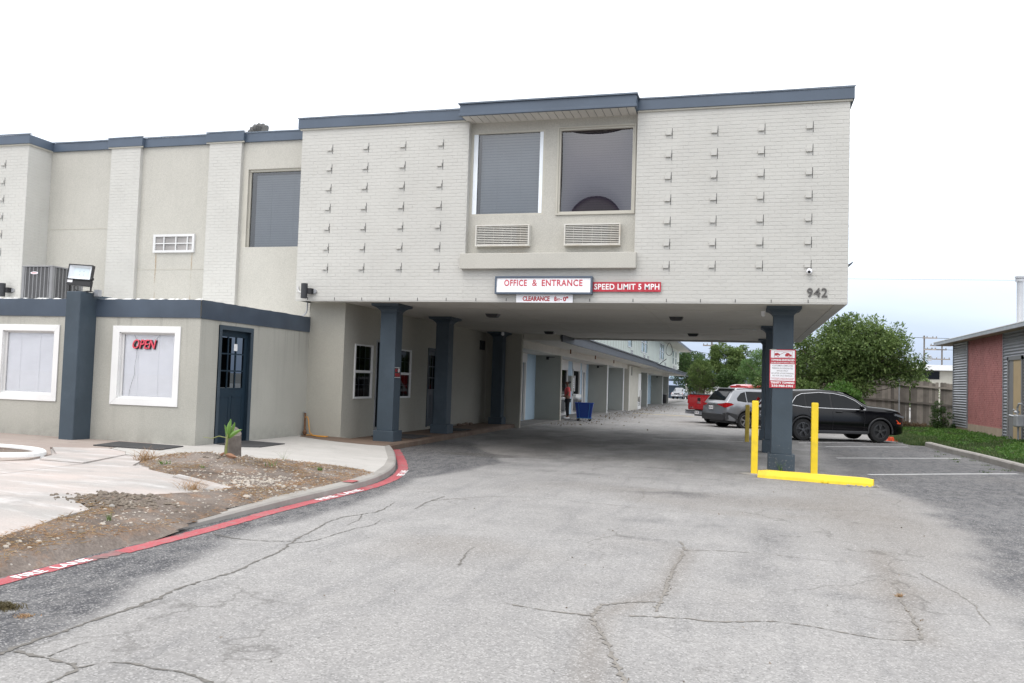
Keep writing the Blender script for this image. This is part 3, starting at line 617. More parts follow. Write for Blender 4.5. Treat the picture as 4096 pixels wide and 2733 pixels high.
def soil_z(X, Y):
    ins = inpoly(X, Y, DIRT); d = pdist(X, Y, DIRT + [DIRT[0]]); d = np.where(ins, d, -d)
    z = Iv(X, Y) - .026 + .046 * smooth(d, -.06, .22) + .045 * (vnoise(X, Y, 2.1, 13) - .5) * smooth(d, 0, .25) + .02 * (vnoise(X, Y, 9, 17) - .5)
    for cx, cy, r, h in ((-7.85, 10.9, .45, .08), (-6.9, 10.75, .3, .07), (-7.25, 10.75, .35, .06), (-5.75, 7.6, .5, .035), (-6.3, 7.3, .3, .035), (-5.6, 8.3, .5, .03)):
        z = z + h * np.exp(-(((X - cx) / r) ** 2 + ((Y - cy) / r) ** 2)) * (.7 + .6 * vnoise(X, Y, 7, 31))
    w = smooth(7.0 - Y, 0, 1.1); t_ = smooth(-4.985 - X, -.01, .17); z = z * (1 - w) + w * ((Gv(X, Y) - .012) * (1 - t_) + (z + .02) * t_)
    return z, d
xs = np.arange(-8.8, -4.9, .04); ys = np.arange(1.7, 12.0, .05); Xs, Ys = np.meshgrid(xs, ys); Zs, Ds = soil_z(Xs, Ys); ed = (vnoise(Xs, Ys, 3.3, 61) - .5) * .22
soil = sheet('soil_bed', Xs, Ys, Zs, M['soil'], keep=(Ds > -.05 + ed * .7))
def SZ(x, y): return float(soil_z(np.array([[x]]), np.array([[y]]))[0][0, 0])
flat_poly('paving_slab', [(-6.86, 9.2), (-6.3, 8.98), (-5.8, 8.82), (-5.66, 8.66), (-5.8, 8.5), (-6.0, 8.5), (-6.1, 8.75), (-6.8, 9.0)], M['conc'], .02)
# planter soil inside the white ring
flat_poly('soil_bed', [(-11.6, 9.42), (-10.6, 9.52), (-10.1, 9.67), (-9.92, 9.9), (-10.0, 10.15), (-10.42, 10.44), (-11.0, 10.54), (-11.6, 10.48)], M['soil'], .02)

# walkway under the canopy and along the room wing ----------------------------
WE = [(-7.02, 15.9), (-7.10, 17), (-7.12, 18), (-7.20, 20.5), (-7.3, 24), (-7.38, 27.3)]
def walk_strip(edge, xin, m, h, name, rnd=.03, mk=None):
    mb = MB()
    for i, (x, y) in enumerate(edge):
        z = Ga(x, y) + h; n = len(mb.v); mb.v += [(x, y, z - h - .05), (x, y, z - rnd), (x - rnd, y, z), (xin, y, z + .005)]
        if i: mb.f += [(n - 4 + k, n + k, n + k + 1, n - 3 + k) for k in range(3)]
    return mb.build(name, m, kind='structure')
walk_strip(smoothline(WE, 2), -8.5, M['conc_brown'], .125, 'walkway')
flat_poly('walkway', [(-9.31, 16.74), (-9.31, 16.62), (-9.2, 16.33), (-8.5, 15.88), (-7.9, 15.78), (-7.04, 15.9), (-7.1, 16.6), (-8.4, 16.74)], M['conc_brown'], .004)
walk_strip([(-7.22, y) for y in np.arange(27.45, 113, 2)], -8.4, M['conc_grey'], .055, 'walkway')
# grass verge at the right with its kerb ---------------------------------------
KR = smoothline([(5.62, 29.6), (5.66, 28.2), (5.68, 26.4), (5.82, 24.8), (5.88, 22.3), (5.93, 20.5), (6.0, 18), (6.05, 14), (6.05, 8)], 2)
kb = MB()
for i, (x, y) in enumerate(KR):
    z = Ga(x, y); n = len(kb.v); kb.v += [(x, y, z - .05), (x + .01, y, z + .12), (x + .04, y, z + .15), (x + .17, y, z + .155), (x + .18, y, z + .0)]
    if i: kb.f += [(n - 5 + k, n - 4 + k, n + k + 1, n + k) for k in range(4)]
kb.f.append((0, 4, 3, 2, 1)); kb.build('kerb', M['kerb'], kind='structure')
M['soil_dark'] = pm('dark lawn soil', (.07, .075, .04), .97, .3, 5, bs=30)
def lawn_edge(Y): return np.interp(Y, [6, 20, 29.6, 31, 33, 36, 41, 46], [6.2, 6.1, 5.8, 5.5, 5.6, 5.9, 6.2, 6.3])
def lawn_z(X, Y): return Gv(X, Y) + .12 * smooth(X - lawn_edge(Y), -.05, .25) + .06 * smooth(X, 6.4, 9) + .05 * (vnoise(X, Y, .8, 91) - .5)
yy = np.arange(6, 46, .4); uu = np.linspace(0, 14, 40); Yl, Ul = np.meshgrid(yy, uu, indexing='ij'); Xl = lawn_edge(Yl) + Ul
sheet('lawn_ground', Xl, Yl, lawn_z(Xl, Yl), M['soil_dark'])
# ------------------------------------------------------------------ motel, upper wing over the driveway
ZB, YF, XL, XR, ZC = 3.195, 16.278, -9.42, 1.79, .07196
motel = thing('motel_building', 'pale brick and stucco upper storey of the motel bridging the driveway on blue columns', 'building', (-4, 23, 0))
def each(name, m, boxes, par=None, bevel=0):
    for b in boxes: MB().box(*b).build(name, m, par or motel, bevel=bevel)
# bricks ---------------------------------------------------------------------
BL, BH = .2042, .0625
def brick_mesh(L, proud, seed, name='brick', ax='x', H=BH):
    r = random.Random(seed); e = .003
    mb = MB(); y0 = -proud
    v = [(0, 0, 0), (L, 0, 0), (L, 0, H), (0, 0, H), (e, y0 + r.uniform(-.001, .001), e), (L - e, y0 + r.uniform(-.001, .001), e), (L - e, y0 + r.uniform(-.001, .001), H - e), (e, y0 + r.uniform(-.001, .001), H - e)]
    f = [(4, 5, 6, 7), (0, 1, 5, 4), (1, 2, 6, 5), (2, 3, 7, 6), (3, 0, 4, 7)]
    if ax == 'y': v = [(-q, p, z) for p, q, z in v]; v = [(-a, b, c) for a, b, c in v]
    mb.add(v, f); return mb
def brick_field(regions, y, x_off, z_off, skip=lambda x, z: False):
    """running bond clipped to rectangles (x0, x1, z0, z1); gives (x, z, length, height, full)"""
    res = []
    for (x0, x1, z0, z1) in regions:
        k0 = int(math.floor((z0 - z_off) / ZC)); k1 = int(math.ceil((z1 - z_off) / ZC))
        for k in range(k0, k1):
            za, zb = max(z_off + k * ZC, z0), min(z_off + k * ZC + BH, z1)
            if zb - za < .012: continue
            sh = (.10688 if k % 2 else 0)
            j0 = int(math.floor((x0 - x_off - sh) / .21375)) - 1; j1 = int(math.ceil((x1 - x_off) / .21375)) + 1
            for j in range(j0, j1):
                xa, xb = x_off + sh + j * .21375, x_off + sh + j * .21375 + BL
                a, b = max(xa, x0), min(xb, x1)
                if b - a < .02 or skip((a + b) / 2, (za + zb) / 2): continue
                res.append((a, za, b - a, zb - za, (b - a > BL - 1e-4 and zb - za > BH - 1e-4)))
    return res
cols_x = [-8.68, -7.83, -6.975, -6.13, -1.43, -.57, .29, 1.147]
rows_z = [6.478 - .4317 * i for i in range(7)]
z_off = rows_z[0] - BH / 2 - ZC * 60
hdr = [(x - .113, z - BH / 2) for x in cols_x for z in rows_z]
def is_hdr(x, z): return any(hx - .012 < x < hx + .125 and abs(z - hz - BH / 2) < .03 for hx, hz in hdr)
BAY = (-5.57, -2.10, 4.165, 6.93)
field = brick_field(wall_cells(XL, XR, ZB + .012, 6.93, [BAY]), YF, cols_x[0] - .007, z_off)
field = [b for b in field]
full = sorted([b for b in field if b[4] and not is_hdr(b[0] + b[2] / 2, b[1] + BH / 2) and not any(b[0] - .01 < hx + .06 < b[0] + b[2] + .01 and abs(b[1] - hz) < .01 for hx, hz in hdr)], key=lambda b: math.hypot(b[0] - .6, 16.3) + abs(b[1] - 3.6) * .6)
single = set(full[:238])
protos = []
for i in range(6):
    mb = brick_mesh(BL, .0034 + .0007 * (i % 3), i); me = bpy.data.meshes.new('brick'); me.from_pydata(mb.v, [], mb.f); me.materials.append(M['brick_paint']); protos.append(me)
off = worigin(motel)
for i, b in enumerate(full[:238]):
    link_mesh('brick', protos[i % 6], motel, Vector((b[0], YF, b[1])) - off)
rest = MB(); r = random.Random(4)
for b in field:
    if b in single: continue
    x0, z0, L, H = b[:4]
    # leave room for the projecting header bricks
    segs = [(x0, x0 + L)]
    for hx, hz in hdr:
        if abs(z0 - hz) < .01:
            ns = []
            for a, c in segs:
                if c < hx - .002 or a > hx + .113: ns.append((a, c))
                else:
                    if hx - .008 - a > .02: ns.append((a, hx - .008))
                    if c - (hx + .122) > .02: ns.append((hx + .122, c))
            segs = ns
    for a, c in segs:
        e = .003; p = .0034 + r.uniform(-.0009, .0012); n = len(rest.v)
        rest.v += [(a, YF, z0), (c, YF, z0), (c, YF, z0 + H), (a, YF, z0 + H), (a + e, YF - p, z0 + e), (c - e, YF - p, z0 + e), (c - e, YF - p, z0 + H - e), (a + e, YF - p, z0 + H - e)]
        rest.f += [tuple(n + q for q in f) for f in ((4, 5, 6, 7), (0, 1, 5, 4), (1, 2, 6, 5), (2, 3, 7, 6), (3, 0, 4, 7))]
# left return wall and upper wall pilasters carry bricks too
def bricks_x(mb, regions, y, xo, seed=1):
    r = random.Random(seed)
    for x0, z0, L, H, _ in brick_field(regions, y, xo, z_off):
        e = .003; p = .0034 + r.uniform(-.0009, .0012); n = len(mb.v)
        mb.v += [(x0, y, z0), (x0 + L, y, z0), (x0 + L, y, z0 + H), (x0, y, z0 + H), (x0 + e, y - p, z0 + e), (x0 + L - e, y - p, z0 + e), (x0 + L - e, y - p, z0 + H - e), (x0 + e, y - p, z0 + H - e)]
        mb.f += [tuple(n + q for q in f) for f in ((4, 5, 6, 7), (0, 1, 5, 4), (1, 2, 6, 5), (2, 3, 7, 6), (3, 0, 4, 7))]
def bricks_y(mb, y0, y1, z0, z1, x, sgn, seed=1):                     # wall facing sgn*x
    r = random.Random(seed)
    for a, zz, L, H, _ in brick_field([(y0, y1, z0, z1)], 0, y0 + .05, z_off):
        p = .0034 + r.uniform(-.0009, .0012); e = .003; n = len(mb.v); X = x + sgn * p
        mb.v += [(x, a, zz), (x, a + L, zz), (x, a + L, zz + H), (x, a, zz + H), (X, a + e, zz + e), (X, a + L - e, zz + e), (X, a + L - e, zz + H - e), (X, a + e, zz + H - e)]
        q = ((4, 5, 6, 7), (0, 1, 5, 4), (1, 2, 6, 5), (2, 3, 7, 6), (3, 0, 4, 7))
        mb.f += [tuple(n + k for k in (f if sgn > 0 else f[::-1])) for f in q]
PIL = [(-14.93, -14.09), (-12.18, -11.32)]
YU, YP = 16.95, 16.86
for a, b in PIL:
    bricks_x(rest, [(a, b, 2.75, 6.92)], YP, a + .03)
YBL = 16.24
bricks_x(rest, [(-20.5, -16.79, 2.75, 6.95)], YBL, -17.2, 5)
bricks_y(rest, YBL + .005, YU, 2.75, 6.95, -16.79, 1, 6)
bricks_y(rest, 16.29, 29.6, ZB + .012, 6.93, XR, 1, 7)
rest.build('brick_courses', M['brick_paint'], motel, kind='stuff')
# projecting headers with their open slots
hm = MB().box(0, -.040, 0, .105, .0, BH); hme = bpy.data.meshes.new('header_brick'); hme.from_pydata(hm.v, [], hm.f); hme.materials.append(M['brick_paint'])
for hx, hz in hdr: link_mesh('header_brick', hme, motel, Vector((hx, YF, hz)) - off)
sm_ = MB().box(-.0045, -.0075, -.098, .0045, -.0005, .105); sme = bpy.data.meshes.new('weep_slot'); sme.from_pydata(sm_.v, [], sm_.f); sme.materials.append(M['black_matte'])
for x in cols_x:
    for z in rows_z: link_mesh('weep_slot', sme, motel, Vector((x + .006, YF, z)) - off)
sm_ = MB().box(-.006, -.008, -.03, .006, -.0005, .03); sme2 = bpy.data.meshes.new('weep_slot'); sme2.from_pydata(sm_.v, [], sm_.f); sme2.materials.append(M['black_matte'])
for x in (-9.122, -8.483, -7.845, -7.208, -6.579, -5.945, -5.302, -4.658, -2.951, -2.102, -1.463, -.823, -.184, .461, 1.11): link_mesh('weep_slot', sme2, motel, Vector((x, YF, 3.232)) - off)
# header bricks of the left block
lh = [(x, z) for x in (-17.57, -18.42) for z in rows_z]
for hx, hz in lh: link_mesh('header_brick', hme, motel, Vector((hx, YBL, hz - BH / 2)) - off); link_mesh('weep_slot', sme, motel, Vector((hx + .12, YBL, hz)) - off)
# wall backing ---------------------------------------------------------------
mb = MB()
for a, b, c, d in wall_cells(XL, XR, ZB, 6.93, [BAY]): mb.box(a, YF, c, b, YF + .22, d)
mb.box(XL, 16.5, ZB, XL + .2, 17.2, 6.93); mb.box(XR - .2, 16.5, ZB, XR, 29.6, 6.93); mb.box(XL, 29.4, ZB, XR - .2, 29.6, 6.93)
mb.build('wall', M['mortar'], motel)
mb = MB()
for a, b in PIL: MB().box(a, YP, 2.75, b, YU + .01, 6.92).build('pilaster', M['mortar'], motel)
MB().box(-20.5, YBL, 2.75, -16.79, YU + .2, 6.95).build('pilaster', M['mortar'], motel)
# bay -------------------------------------------------------------------------
YB = 16.42
w1 = (-5.545, -3.985, 4.985, 6.73); w2 = (-3.72, -2.135, 4.96, 6.755)
mb = MB()
for a, b, c, d in wall_cells(-5.57, -2.10, 4.165, 6.95, [w1, w2]): mb.box(a, YB, c, b, YB + .2, d)
mb.build('bay_wall', M['stucco'], motel)
mb = MB(); mb.prism([(-5.635, 16.14, 3.845), (-5.635, YF + .02, 3.845), (-5.635, YF + .15, 4.185), (-5.635, 16.145, 4.16)], (3.585, 0, 0)); mb.build('ledge', M['stucco'], motel, bevel=.012)
def bulged_pane(x0, x1, z0, z1, y, h, n=24):
    mb = MB()
    for j in range(n + 1):
        for i in range(n + 1):
            u, v = i / n * 2 - 1, j / n * 2 - 1; mb.v.append((x0 + (x1 - x0) * i / n, y - h * (1 - u * u) * (1 - v * v), z0 + (z1 - z0) * j / n))
    for j in range(n):
        for i in range(n): k = j * (n + 1) + i; mb.f.append((k, k + 1, k + n + 2, k + n + 1))
    return mb
def slats(x0, x1, z0, z1, y, pitch, tilt=.5, dz=0):
    mb = MB(); z = z0
    while z < z1 - pitch * .4:
        mb.add([(x0, y - .010, z), (x1, y - .010, z + dz), (x1, y, z + dz + pitch * .99), (x0, y, z + pitch * .99)], [(0, 1, 2, 3)]); z += pitch
    for fx in (.28, .68): mb.box(x0 + (x1 - x0) * fx - .004, y - .013, z0, x0 + (x1 - x0) * fx + .004, y - .011, z1)
    return mb
def frame_mb(x0, x1, z0, z1, y0, y1, w):
    mb = MB(); mb.box(x0, y0, z0, x1, y1, z0 + w); mb.box(x0, y0, z1 - w, x1, y1, z1); mb.box(x0, y0, z0 + w, x0 + w, y1, z1 - w); mb.box(x1 - w, y0, z0 + w, x1, y1, z1 - w); return mb
fr = frame_mb(*w1, YB + .005, YB + .12, .035).build('window_frame', M['beige_trim'], motel, label='narrower window frame with white painted reflection strips')
bulged_pane(w1[0] + .035, w1[1] - .035, w1[2] + .035, w1[3] - .035, YB + .045, .010).build('pane', M['glass_grey'], fr, smooth=True)
slats(w1[0] + .17, w1[1] - .13, w1[2] + .04, w1[3] - .04, YB + .17, .058).build('blind', M['blind_grey'], fr)
each('reflection_strip', M['pane_reflection'], [(w1[0] + .036, YB + .020, w1[2] + .036, w1[0] + .13, YB + .026, w1[3] - .036), (w1[1] - .11, YB + .020, w1[2] + .036, w1[1] - .036, YB + .026, w1[3] - .036)], fr)
fr = MB().add([], []) ; fr = frame_mb(*w2, YB - .03, YB + .05, .03); f2 = frame_mb(w2[0] + .03, w2[1] - .03, w2[2] + .03, w2[3] - .03, YB + .0, YB + .12, .04); fr.add(f2.v, f2.f)
fr = fr.build('window_frame', M['beige_trim'], motel, label='wider window frame with purple tinted pane')
bulged_pane(w2[0] + .07, w2[1] - .07, w2[2] + .07, w2[3] - .07, YB + .060, .050, 40).build('pane', M['glass_tint'], fr, smooth=True)
slats(w2[0] + .08, w2[1] - .08, w2[2] + .08, w2[3] - .08, YB + .17, .05).build('blind', M['blind_dark'], fr)
MB().box(-5.5, YB + .3, 4.9, -2.13, YB + .32, 6.85).build('room_back', M['dark'], motel)
def ptac(x0, x1, z0, z1, parent, tint):
    g = frame_mb(x0, x1, z0, z1, YB - .14, YB + .0, .026).build('air_grille', M['ptac'], parent, label=tint); o0 = worigin(g)
    MB().box(x0 + .02, YB - .07, z0 + .02, x1 - .02, YB - .05, z1 - .02).build('grille_back', M['dark'], g)
    L = x1 - x0 - .052; n = 11; ph = (z1 - z0 - .052) / n
    s_ = MB().add([(0, 0, 0), (L, 0, 0), (L, .022, ph * .66), (0, .022, ph * .66), (0, .004, 0), (L, .004, 0), (L, .026, ph * .66), (0, .026, ph * .66)], [(0, 1, 2, 3), (7, 6, 5, 4), (0, 4, 5, 1), (3, 2, 6, 7)])
    me = bpy.data.meshes.new('louvre'); me.from_pydata(s_.v, [], s_.f); me.materials.append(M['ptac'])
    for i in range(n): link_mesh('louvre', me, g, Vector((x0 + .026, YB - .135, z0 + .026 + ph * (i + .12))) - o0)
    rods = MB()
    for k in range(1, 6): xx = x0 + (x1 - x0) * k / 6; rods.box(xx - .003, YB - .105, z0 + .026, xx + .003, YB - .10, z1 - .026)
    rods.build('grille_rods', M['ptac'], g); return g
g1 = ptac(-5.365, -4.225, 4.325, 4.765, motel, 'rust stained cream air grille'); g2 = ptac(-3.51, -2.385, 4.32, 4.755, motel, 'clean cream air grille')
# eave over the bay
mb = MB(); mb.box(-5.66, 15.9, 6.94, -2.09, 16.5, 7.165); mb.box(-5.68, 15.875, 6.925, -2.07, 15.93, 6.975); mb.build('bay_fascia', M['blue_trim'], motel, bevel=.004)
MB().box(-5.69, 15.865, 7.165, -2.06, 16.55, 7.195).build('roof_cap', M['cap_metal'], motel)
nb = 22; wv = (3.50) / nb; pm_ = MB().box(.004, 0, 0, wv - .008, .49, .012); pme = bpy.data.meshes.new('soffit_board'); pme.from_pydata(pm_.v, [], pm_.f); pme.materials.append(M['soffit_board'])
for i in range(nb): link_mesh('soffit_board', pme, motel, Vector((-5.62 + wv * i, 15.935, 6.925)) - off)
# fascias -----------------------------------------------------------------------
each('fascia', M['blue_trim'], [(-9.50, 16.215, 6.955, -5.66, 16.32, 7.17), (-2.09, 16.215, 6.955, 1.86, 16.32, 7.17), (1.80, 16.32, 6.955, 1.86, 29.7, 7.17), (-9.50, 16.32, 6.955, -9.43, 16.9, 7.17)], bevel=.004)
each('fascia_trim', M['beige_trim'], [(-9.46, 16.24, 6.925, -5.57, 16.30, 6.955), (-2.10, 16.24, 6.925, 1.83, 16.30, 6.955)])
def cap_run(x0, x1, y, z, w=.12):
    mb = MB(); n = int((x1 - x0) / .5); r = random.Random(int(x1 * 10))
    pts = [(x0 + (x1 - x0) * i / n, y + r.uniform(-.003, .003), z + r.uniform(-.006, .006)) for i in range(n + 1)]
    for a, b in zip(pts, pts[1:]): mb.add([(a[0], a[1], a[2]), (b[0], b[1], b[2]), (b[0], b[1], b[2] + .028), (a[0], a[1], a[2] + .028), (a[0], a[1] + w, a[2] + .034), (b[0], b[1] + w, b[2] + .034)], [(0, 1, 2, 3), (3, 2, 5, 4)])
    for i in range(int((x1 - x0) / .33)):
        xx = x0 + .15 + i * .33; mb.lathe((xx, y - .007, z + .013), [(.009, 0), (.006, -.003)], 6, 'y')
    return mb
for a, b, y, z in ((-9.515, -5.67, 16.20, 7.165), (-2.08, 1.875, 16.20, 7.165), (-16.75, -15.0, 16.885, 7.14), (-14.02, -12.25, 16.885, 7.14), (-11.25, -9.5, 16.885, 7.14), (-15.0, -14.02, 16.80, 7.155), (-12.25, -11.25, 16.80, 7.155), (-20.5, -16.70, 16.16, 7.165)):
    cap_run(a, b, y, z).build('roof_cap', M['cap_metal'], motel)
# upper stucco wall at the left ---------------------------------------------------
wu = (-11.27, -9.60, 4.485, 6.30); gr = (-13.64, -12.51, 4.375, 4.81)
mb = MB()
for a, b, c, d in wall_cells(-16.79, XL, 2.72, 6.95, [wu, gr]): mb.box(a, YU, c, b, YU + .2, d)
mb.box(-20.5, YU + .05, 6.9, -9.42, YU + .15, 7.1); mb.build('stucco_wall', M['stucco'], motel)
each('control_joint', M['beige_trim'], [(-16.79, YU - .007, 4.985, -14.93, YU - .0005, 5.0), (-14.09, YU - .007, 3.972, -12.18, YU - .0005, 3.987)])
mb = MB(); mb.box(-16.72, 16.90, 6.935, -9.42, 17.0, 7.145); mb.build('fascia', M['blue_trim'], motel, bevel=.004)
each('fascia', M['blue_trim'], [(-15.0, 16.81, 6.95, -14.02, 16.9, 7.16), (-12.25, 16.81, 6.95, -11.25, 16.9, 7.16), (-20.5, 16.17, 6.955, -16.72, 16.25, 7.165), (-16.78, 16.25, 6.955, -16.72, 16.95, 7.165)], bevel=.004)
each('fascia_trim', M['beige_trim'], [(-15.0, 16.83, 6.92, -14.02, 16.86, 6.95), (-12.25, 16.83, 6.92, -11.25, 16.86, 6.95), (-20.5, 16.2, 6.925, -16.75, 16.24, 6.955), (-16.77, 16.24, 6.925, -16.74, 16.9, 6.955)])
MB().box(-20.5, 17.0, 7.02, XL, 29, 7.08).build('roof', M['plank_white'], motel); MB().box(XL, 16.35, 7.10, 1.79, 29.6, 7.14).build('roof', M['plank_white'], motel)
fr = MB(); fr.box(wu[0], YU + .0, wu[2], wu[0] + .10, YU + .12, wu[3]); fr.box(wu[0] + .10, YU + .05, wu[3] - .05, wu[1], YU + .12, wu[3]); fr.box(wu[0] + .10, YU + .07, wu[2], wu[0] + .14, YU + .12, wu[3] - .05)
fr = fr.build('window_frame', M['beige_trim'], motel, label='dark window frame beside the canopy corner'); bulged_pane(wu[0] + .14, wu[1], wu[2], wu[3] - .05, YU + .10, .004, 6).build('pane', M['glass_grey'], fr, smooth=True)
slats(wu[0] + .24, wu[1], wu[2], wu[3] - .10, YU + .17, .055).build('blind', M['blind_grey'], fr); MB().box(wu[0], YU + .22, 4.4, wu[1], YU + .24, 6.35).build('room_back', M['dark'], motel)
g = frame_mb(*gr, YU - .05, YU + .02, .055).build('vent_window', M['vinyl'], motel, label='white eight pane vent window')
mb = MB(); x0, x1, z0, z1 = gr; mb.box(x0 + .05, YU - .04, (z0 + z1) / 2 - .013, x1 - .05, YU - .02, (z0 + z1) / 2 + .013)
for fx in (.26, .55, .83): mb.box(x0 + (x1 - x0) * fx - .014, YU - .042, z0 + .05, x0 + (x1 - x0) * fx + .014, YU - .018, z1 - .05)
mb.build('muntin', M['vinyl'], g)
M['vent_fill'] = pm('dusty vent screens', (.36, .345, .335), .7, .25, 1.2)
MB().box(x0 + .04, YU - .01, z0 + .04, x1 - .04, YU + .0, z1 - .04).build('screen', M['vent_fill'], g)
def rust_mat():
    m = bpy.data.materials.new('rust streak'); m.use_nodes = True; t = m.node_tree; b = t.nodes['Principled BSDF']
    b.inputs['Base Color'].default_value = (.42, .26, .10, 1); b.inputs['Roughness'].default_value = .9
    a = ramp(t, noise(t, 9, 5, .65, sc=(5, 1, .35)), .40, .68); t.links.new(mul(t, a, .75), b.inputs['Alpha']); return m
M['rust_streak'] = rust_mat()
for x, w, zt in ((-13.57, .03, 4.36), (-12.58, .022, 4.36)):
    mb = MB(); zz = zt
    while zz > 2.9: mb.add([(x - w / 2 * (.6 + .5 * random.random()), YU - .009, zz), (x + w / 2, YU - .009, zz), (x + w / 2 - .004, YU - .009, zz - .2), (x - w / 2, YU - .009, zz - .2)], [(0, 3, 2, 1)]); zz -= .2
    mb.build('rust_stain', M['rust_streak'], motel)
MB().add([(-4.6, 16.2, 4.183), (-4.3, 16.2, 4.183), (-4.25, YB - .003, 4.195), (-4.65, YB - .003, 4.195)], [(0, 1, 2, 3)]).build('rust_stain', M['rust_streak'], motel)
# soffit, underside ------------------------------------------------------------------
mb = MB(); mb.box(XL, 16.30, ZB, XR - .20, 29.55, ZB + .05); mb.build('soffit', M['soffit'], motel)
mb = MB(); mb.box(XL, YF + .004, ZB - .016, XR, YF + .03, ZB + .0); mb.box(XR - .20, YF + .03, ZB - .012, XR - .001, 29.6, ZB + .03); mb.box(XL, 29.55, ZB - .05, XR - .2, 29.7, ZB + .2); mb.build('soffit_edge', M['brick_paint'], motel)
mb = MB()
for y in (17.9, 21.9, 25.9): mb.box(-7.3, y, ZB - .004, .9, y + .02, ZB)
for x in (-5.2, -2.0): mb.box(x, 16.5, ZB - .0035, x + .015, 29.4, ZB)
mb.build('soffit_joint', M['beige_trim'], motel)
for i, (x, y) in enumerate(((-5.88, 19.41), (-5.97, 25.99), (-1.54, 19.75), (-1.51, 25.93))):
    q = thing('ceiling_light', ['black flat light on the canopy ceiling nearest the first left column', 'black flat light deep under the canopy beside the third left column', 'black flat light on the canopy ceiling front right, nearer the signed column', 'black flat light at the back right of the canopy ceiling'][i], 'light', (x, y, ZB), 'black lights on the canopy ceiling')
    mb = MB(); mb.add([(-.16, -.13, 0), (.16, -.13, 0), (.16, .13, 0), (-.16, .13, 0), (-.125, -.10, -.075), (.125, -.10, -.075), (.125, .10, -.075), (-.125, .10, -.075)], [(0, 3, 2, 1)[::-1], (4, 5, 6, 7)[::-1], (0, 1, 5, 4)[::-1], (1, 2, 6, 5)[::-1], (2, 3, 7, 6)[::-1], (3, 0, 4, 7)[::-1]])
    mb.build('housing', M['black'], q, local=True); MB().box(-.10, -.08, -.082, .10, .08, -.0755).build('lens', M['black_matte'], q, local=True)
# columns ------------------------------------------------------------------------------
def column(x, y, w, zb, label, plh, grp):
    mb = MB(); h = w / 2; mb.box(x - h, y - h, zb + plh, x + h, y + h, 3.0)
    c = mb.build('column', M['blue_paint'], motel, bevel=.008, label=label)
    p = .055; MB().box(x - h - p, y - h - p, zb - .08, x + h + p, y + h + p, zb + plh).build('plinth', M['blue_paint'], c, bevel=.01)
    cap = MB(); prof = [(0, 0, 3.0), (.0, .0, 3.03), (.035, .04, 3.08), (.075, .10, 3.115), (.13, .22, 3.14), (.13, .24, ZB - .002)]
    for k, (ex, ey, z) in enumerate(prof):
        cap.v += [(x - h - ex, y - h - ey, z), (x + h + ex, y - h - ey, z), (x + h + ex, y + h + ey, z), (x - h - ex, y + h + ey, z)]
        if k: b = 4 * (k - 1); cap.f += [(b + i, b + (i + 1) % 4, b + 4 + (i + 1) % 4, b + 4 + i) for i in range(4)]
    cap.f += [(3, 2, 1, 0), (len(cap.v) - 4, len(cap.v) - 3, len(cap.v) - 2, len(cap.v) - 1)]
    cap.build('capital', M['blue_paint'], c); return c
column(-7.535, 17.185, .37, Ga(-7.5, 17.2) + .12, 'front left column with a no parking sign', .235, 0)
column(-7.57, 20.72, .36, Ga(-7.5, 20.7) + .12, 'middle left column', .235, 0)
column(-7.86, 26.8, .36, Ga(-7.8, 26.8) + .12, 'rear left column', .235, 0)
column(.718, 17.19, .378, Ga(.7, 17.2), 'front right column with the towing sign', .355, 0)
column(.715, 22.55, .37, Ga(.7, 22.5), 'middle right column', .33, 0)
column(.74, 28.35, .37, Ga(.7, 28.3), 'rear right column', .33, 0)
# lower wing under the canopy --------------------------------------------------------------
XW = -8.45
wA = (17.27, 18.22, 1.08, 2.32); dA = (18.42, 19.36, .25, 2.48); wB = (19.64, 20.60, 1.07, 2.31); dB = (21.83, 22.76, .25, 2.44)
mb = MB()
for a, b, c, d in wall_cells(16.74, 27.3, -.1, ZB, [wA, dA, wB, dB]): mb.box(XW - .2, a, c, XW, b, d)
mb.box(-9.32, 16.74, -.1, XW - .2, 16.94, ZB); mb.box(-9.52, 16.956, -.1, -9.325, 17.5, ZB - .003); mb.box(XW, 27.3, -.1, -7.22, 27.46, ZB)
lw = mb.build('lower_wall', M['stucco_shaded'], motel)
MB().box(-9.3, 17.0, .2, -9.28, 27, 3.1).build('room_back', M['dark'], motel)
def sash_window(y0, y1, z0, z1, par, lab):
    f = MB(); x = XW + .025; w = .045
    f.box(XW - .05, y0, z0, x, y1, z0 + w); f.box(XW - .05, y0, z1 - w * .7, x, y1, z1); f.box(XW - .05, y0, z0 + w, x, y0 + w, z1 - w * .7); f.box(XW - .05, y1 - w, z0 + w, x, y1, z1 - w * .7); zm = z0 + (z1 - z0) * .50; f.box(XW - .04, y0 + w, zm - .03, x - .004, y1 - w, zm + .03)
    f = f.build('window_frame', M['vinyl'], par, label=lab)
    mt = MB()
    for lo, hi in ((z0 + w, zm - .03), (zm + .03, z1 - w * .7)):
        for k in (1, 2): yy = y0 + w + (y1 - y0 - 2 * w) * k / 3; mt.box(XW - .035, yy - .009, lo, XW - .02, yy + .009, hi)
        mt.box(XW - .034, y0 + w, (lo + hi) / 2 - .009, XW - .021, y1 - w, (lo + hi) / 2 + .009)
    mt.build('muntin', M['vinyl'], f); MB().add([(XW - .02 + .001, y0 + w, z0 + w), (XW - .02 + .001, y1 - w, z0 + w), (XW - .019, y1 - w, z1 - w), (XW - .019, y0 + w, z1 - w)], [(0, 1, 2, 3)]).build('pane', M['glass_dark'], f)
sash_window(*wA, motel, 'white sash window left of the front column'); sash_window(*wB, motel, 'white sash window behind the front column')
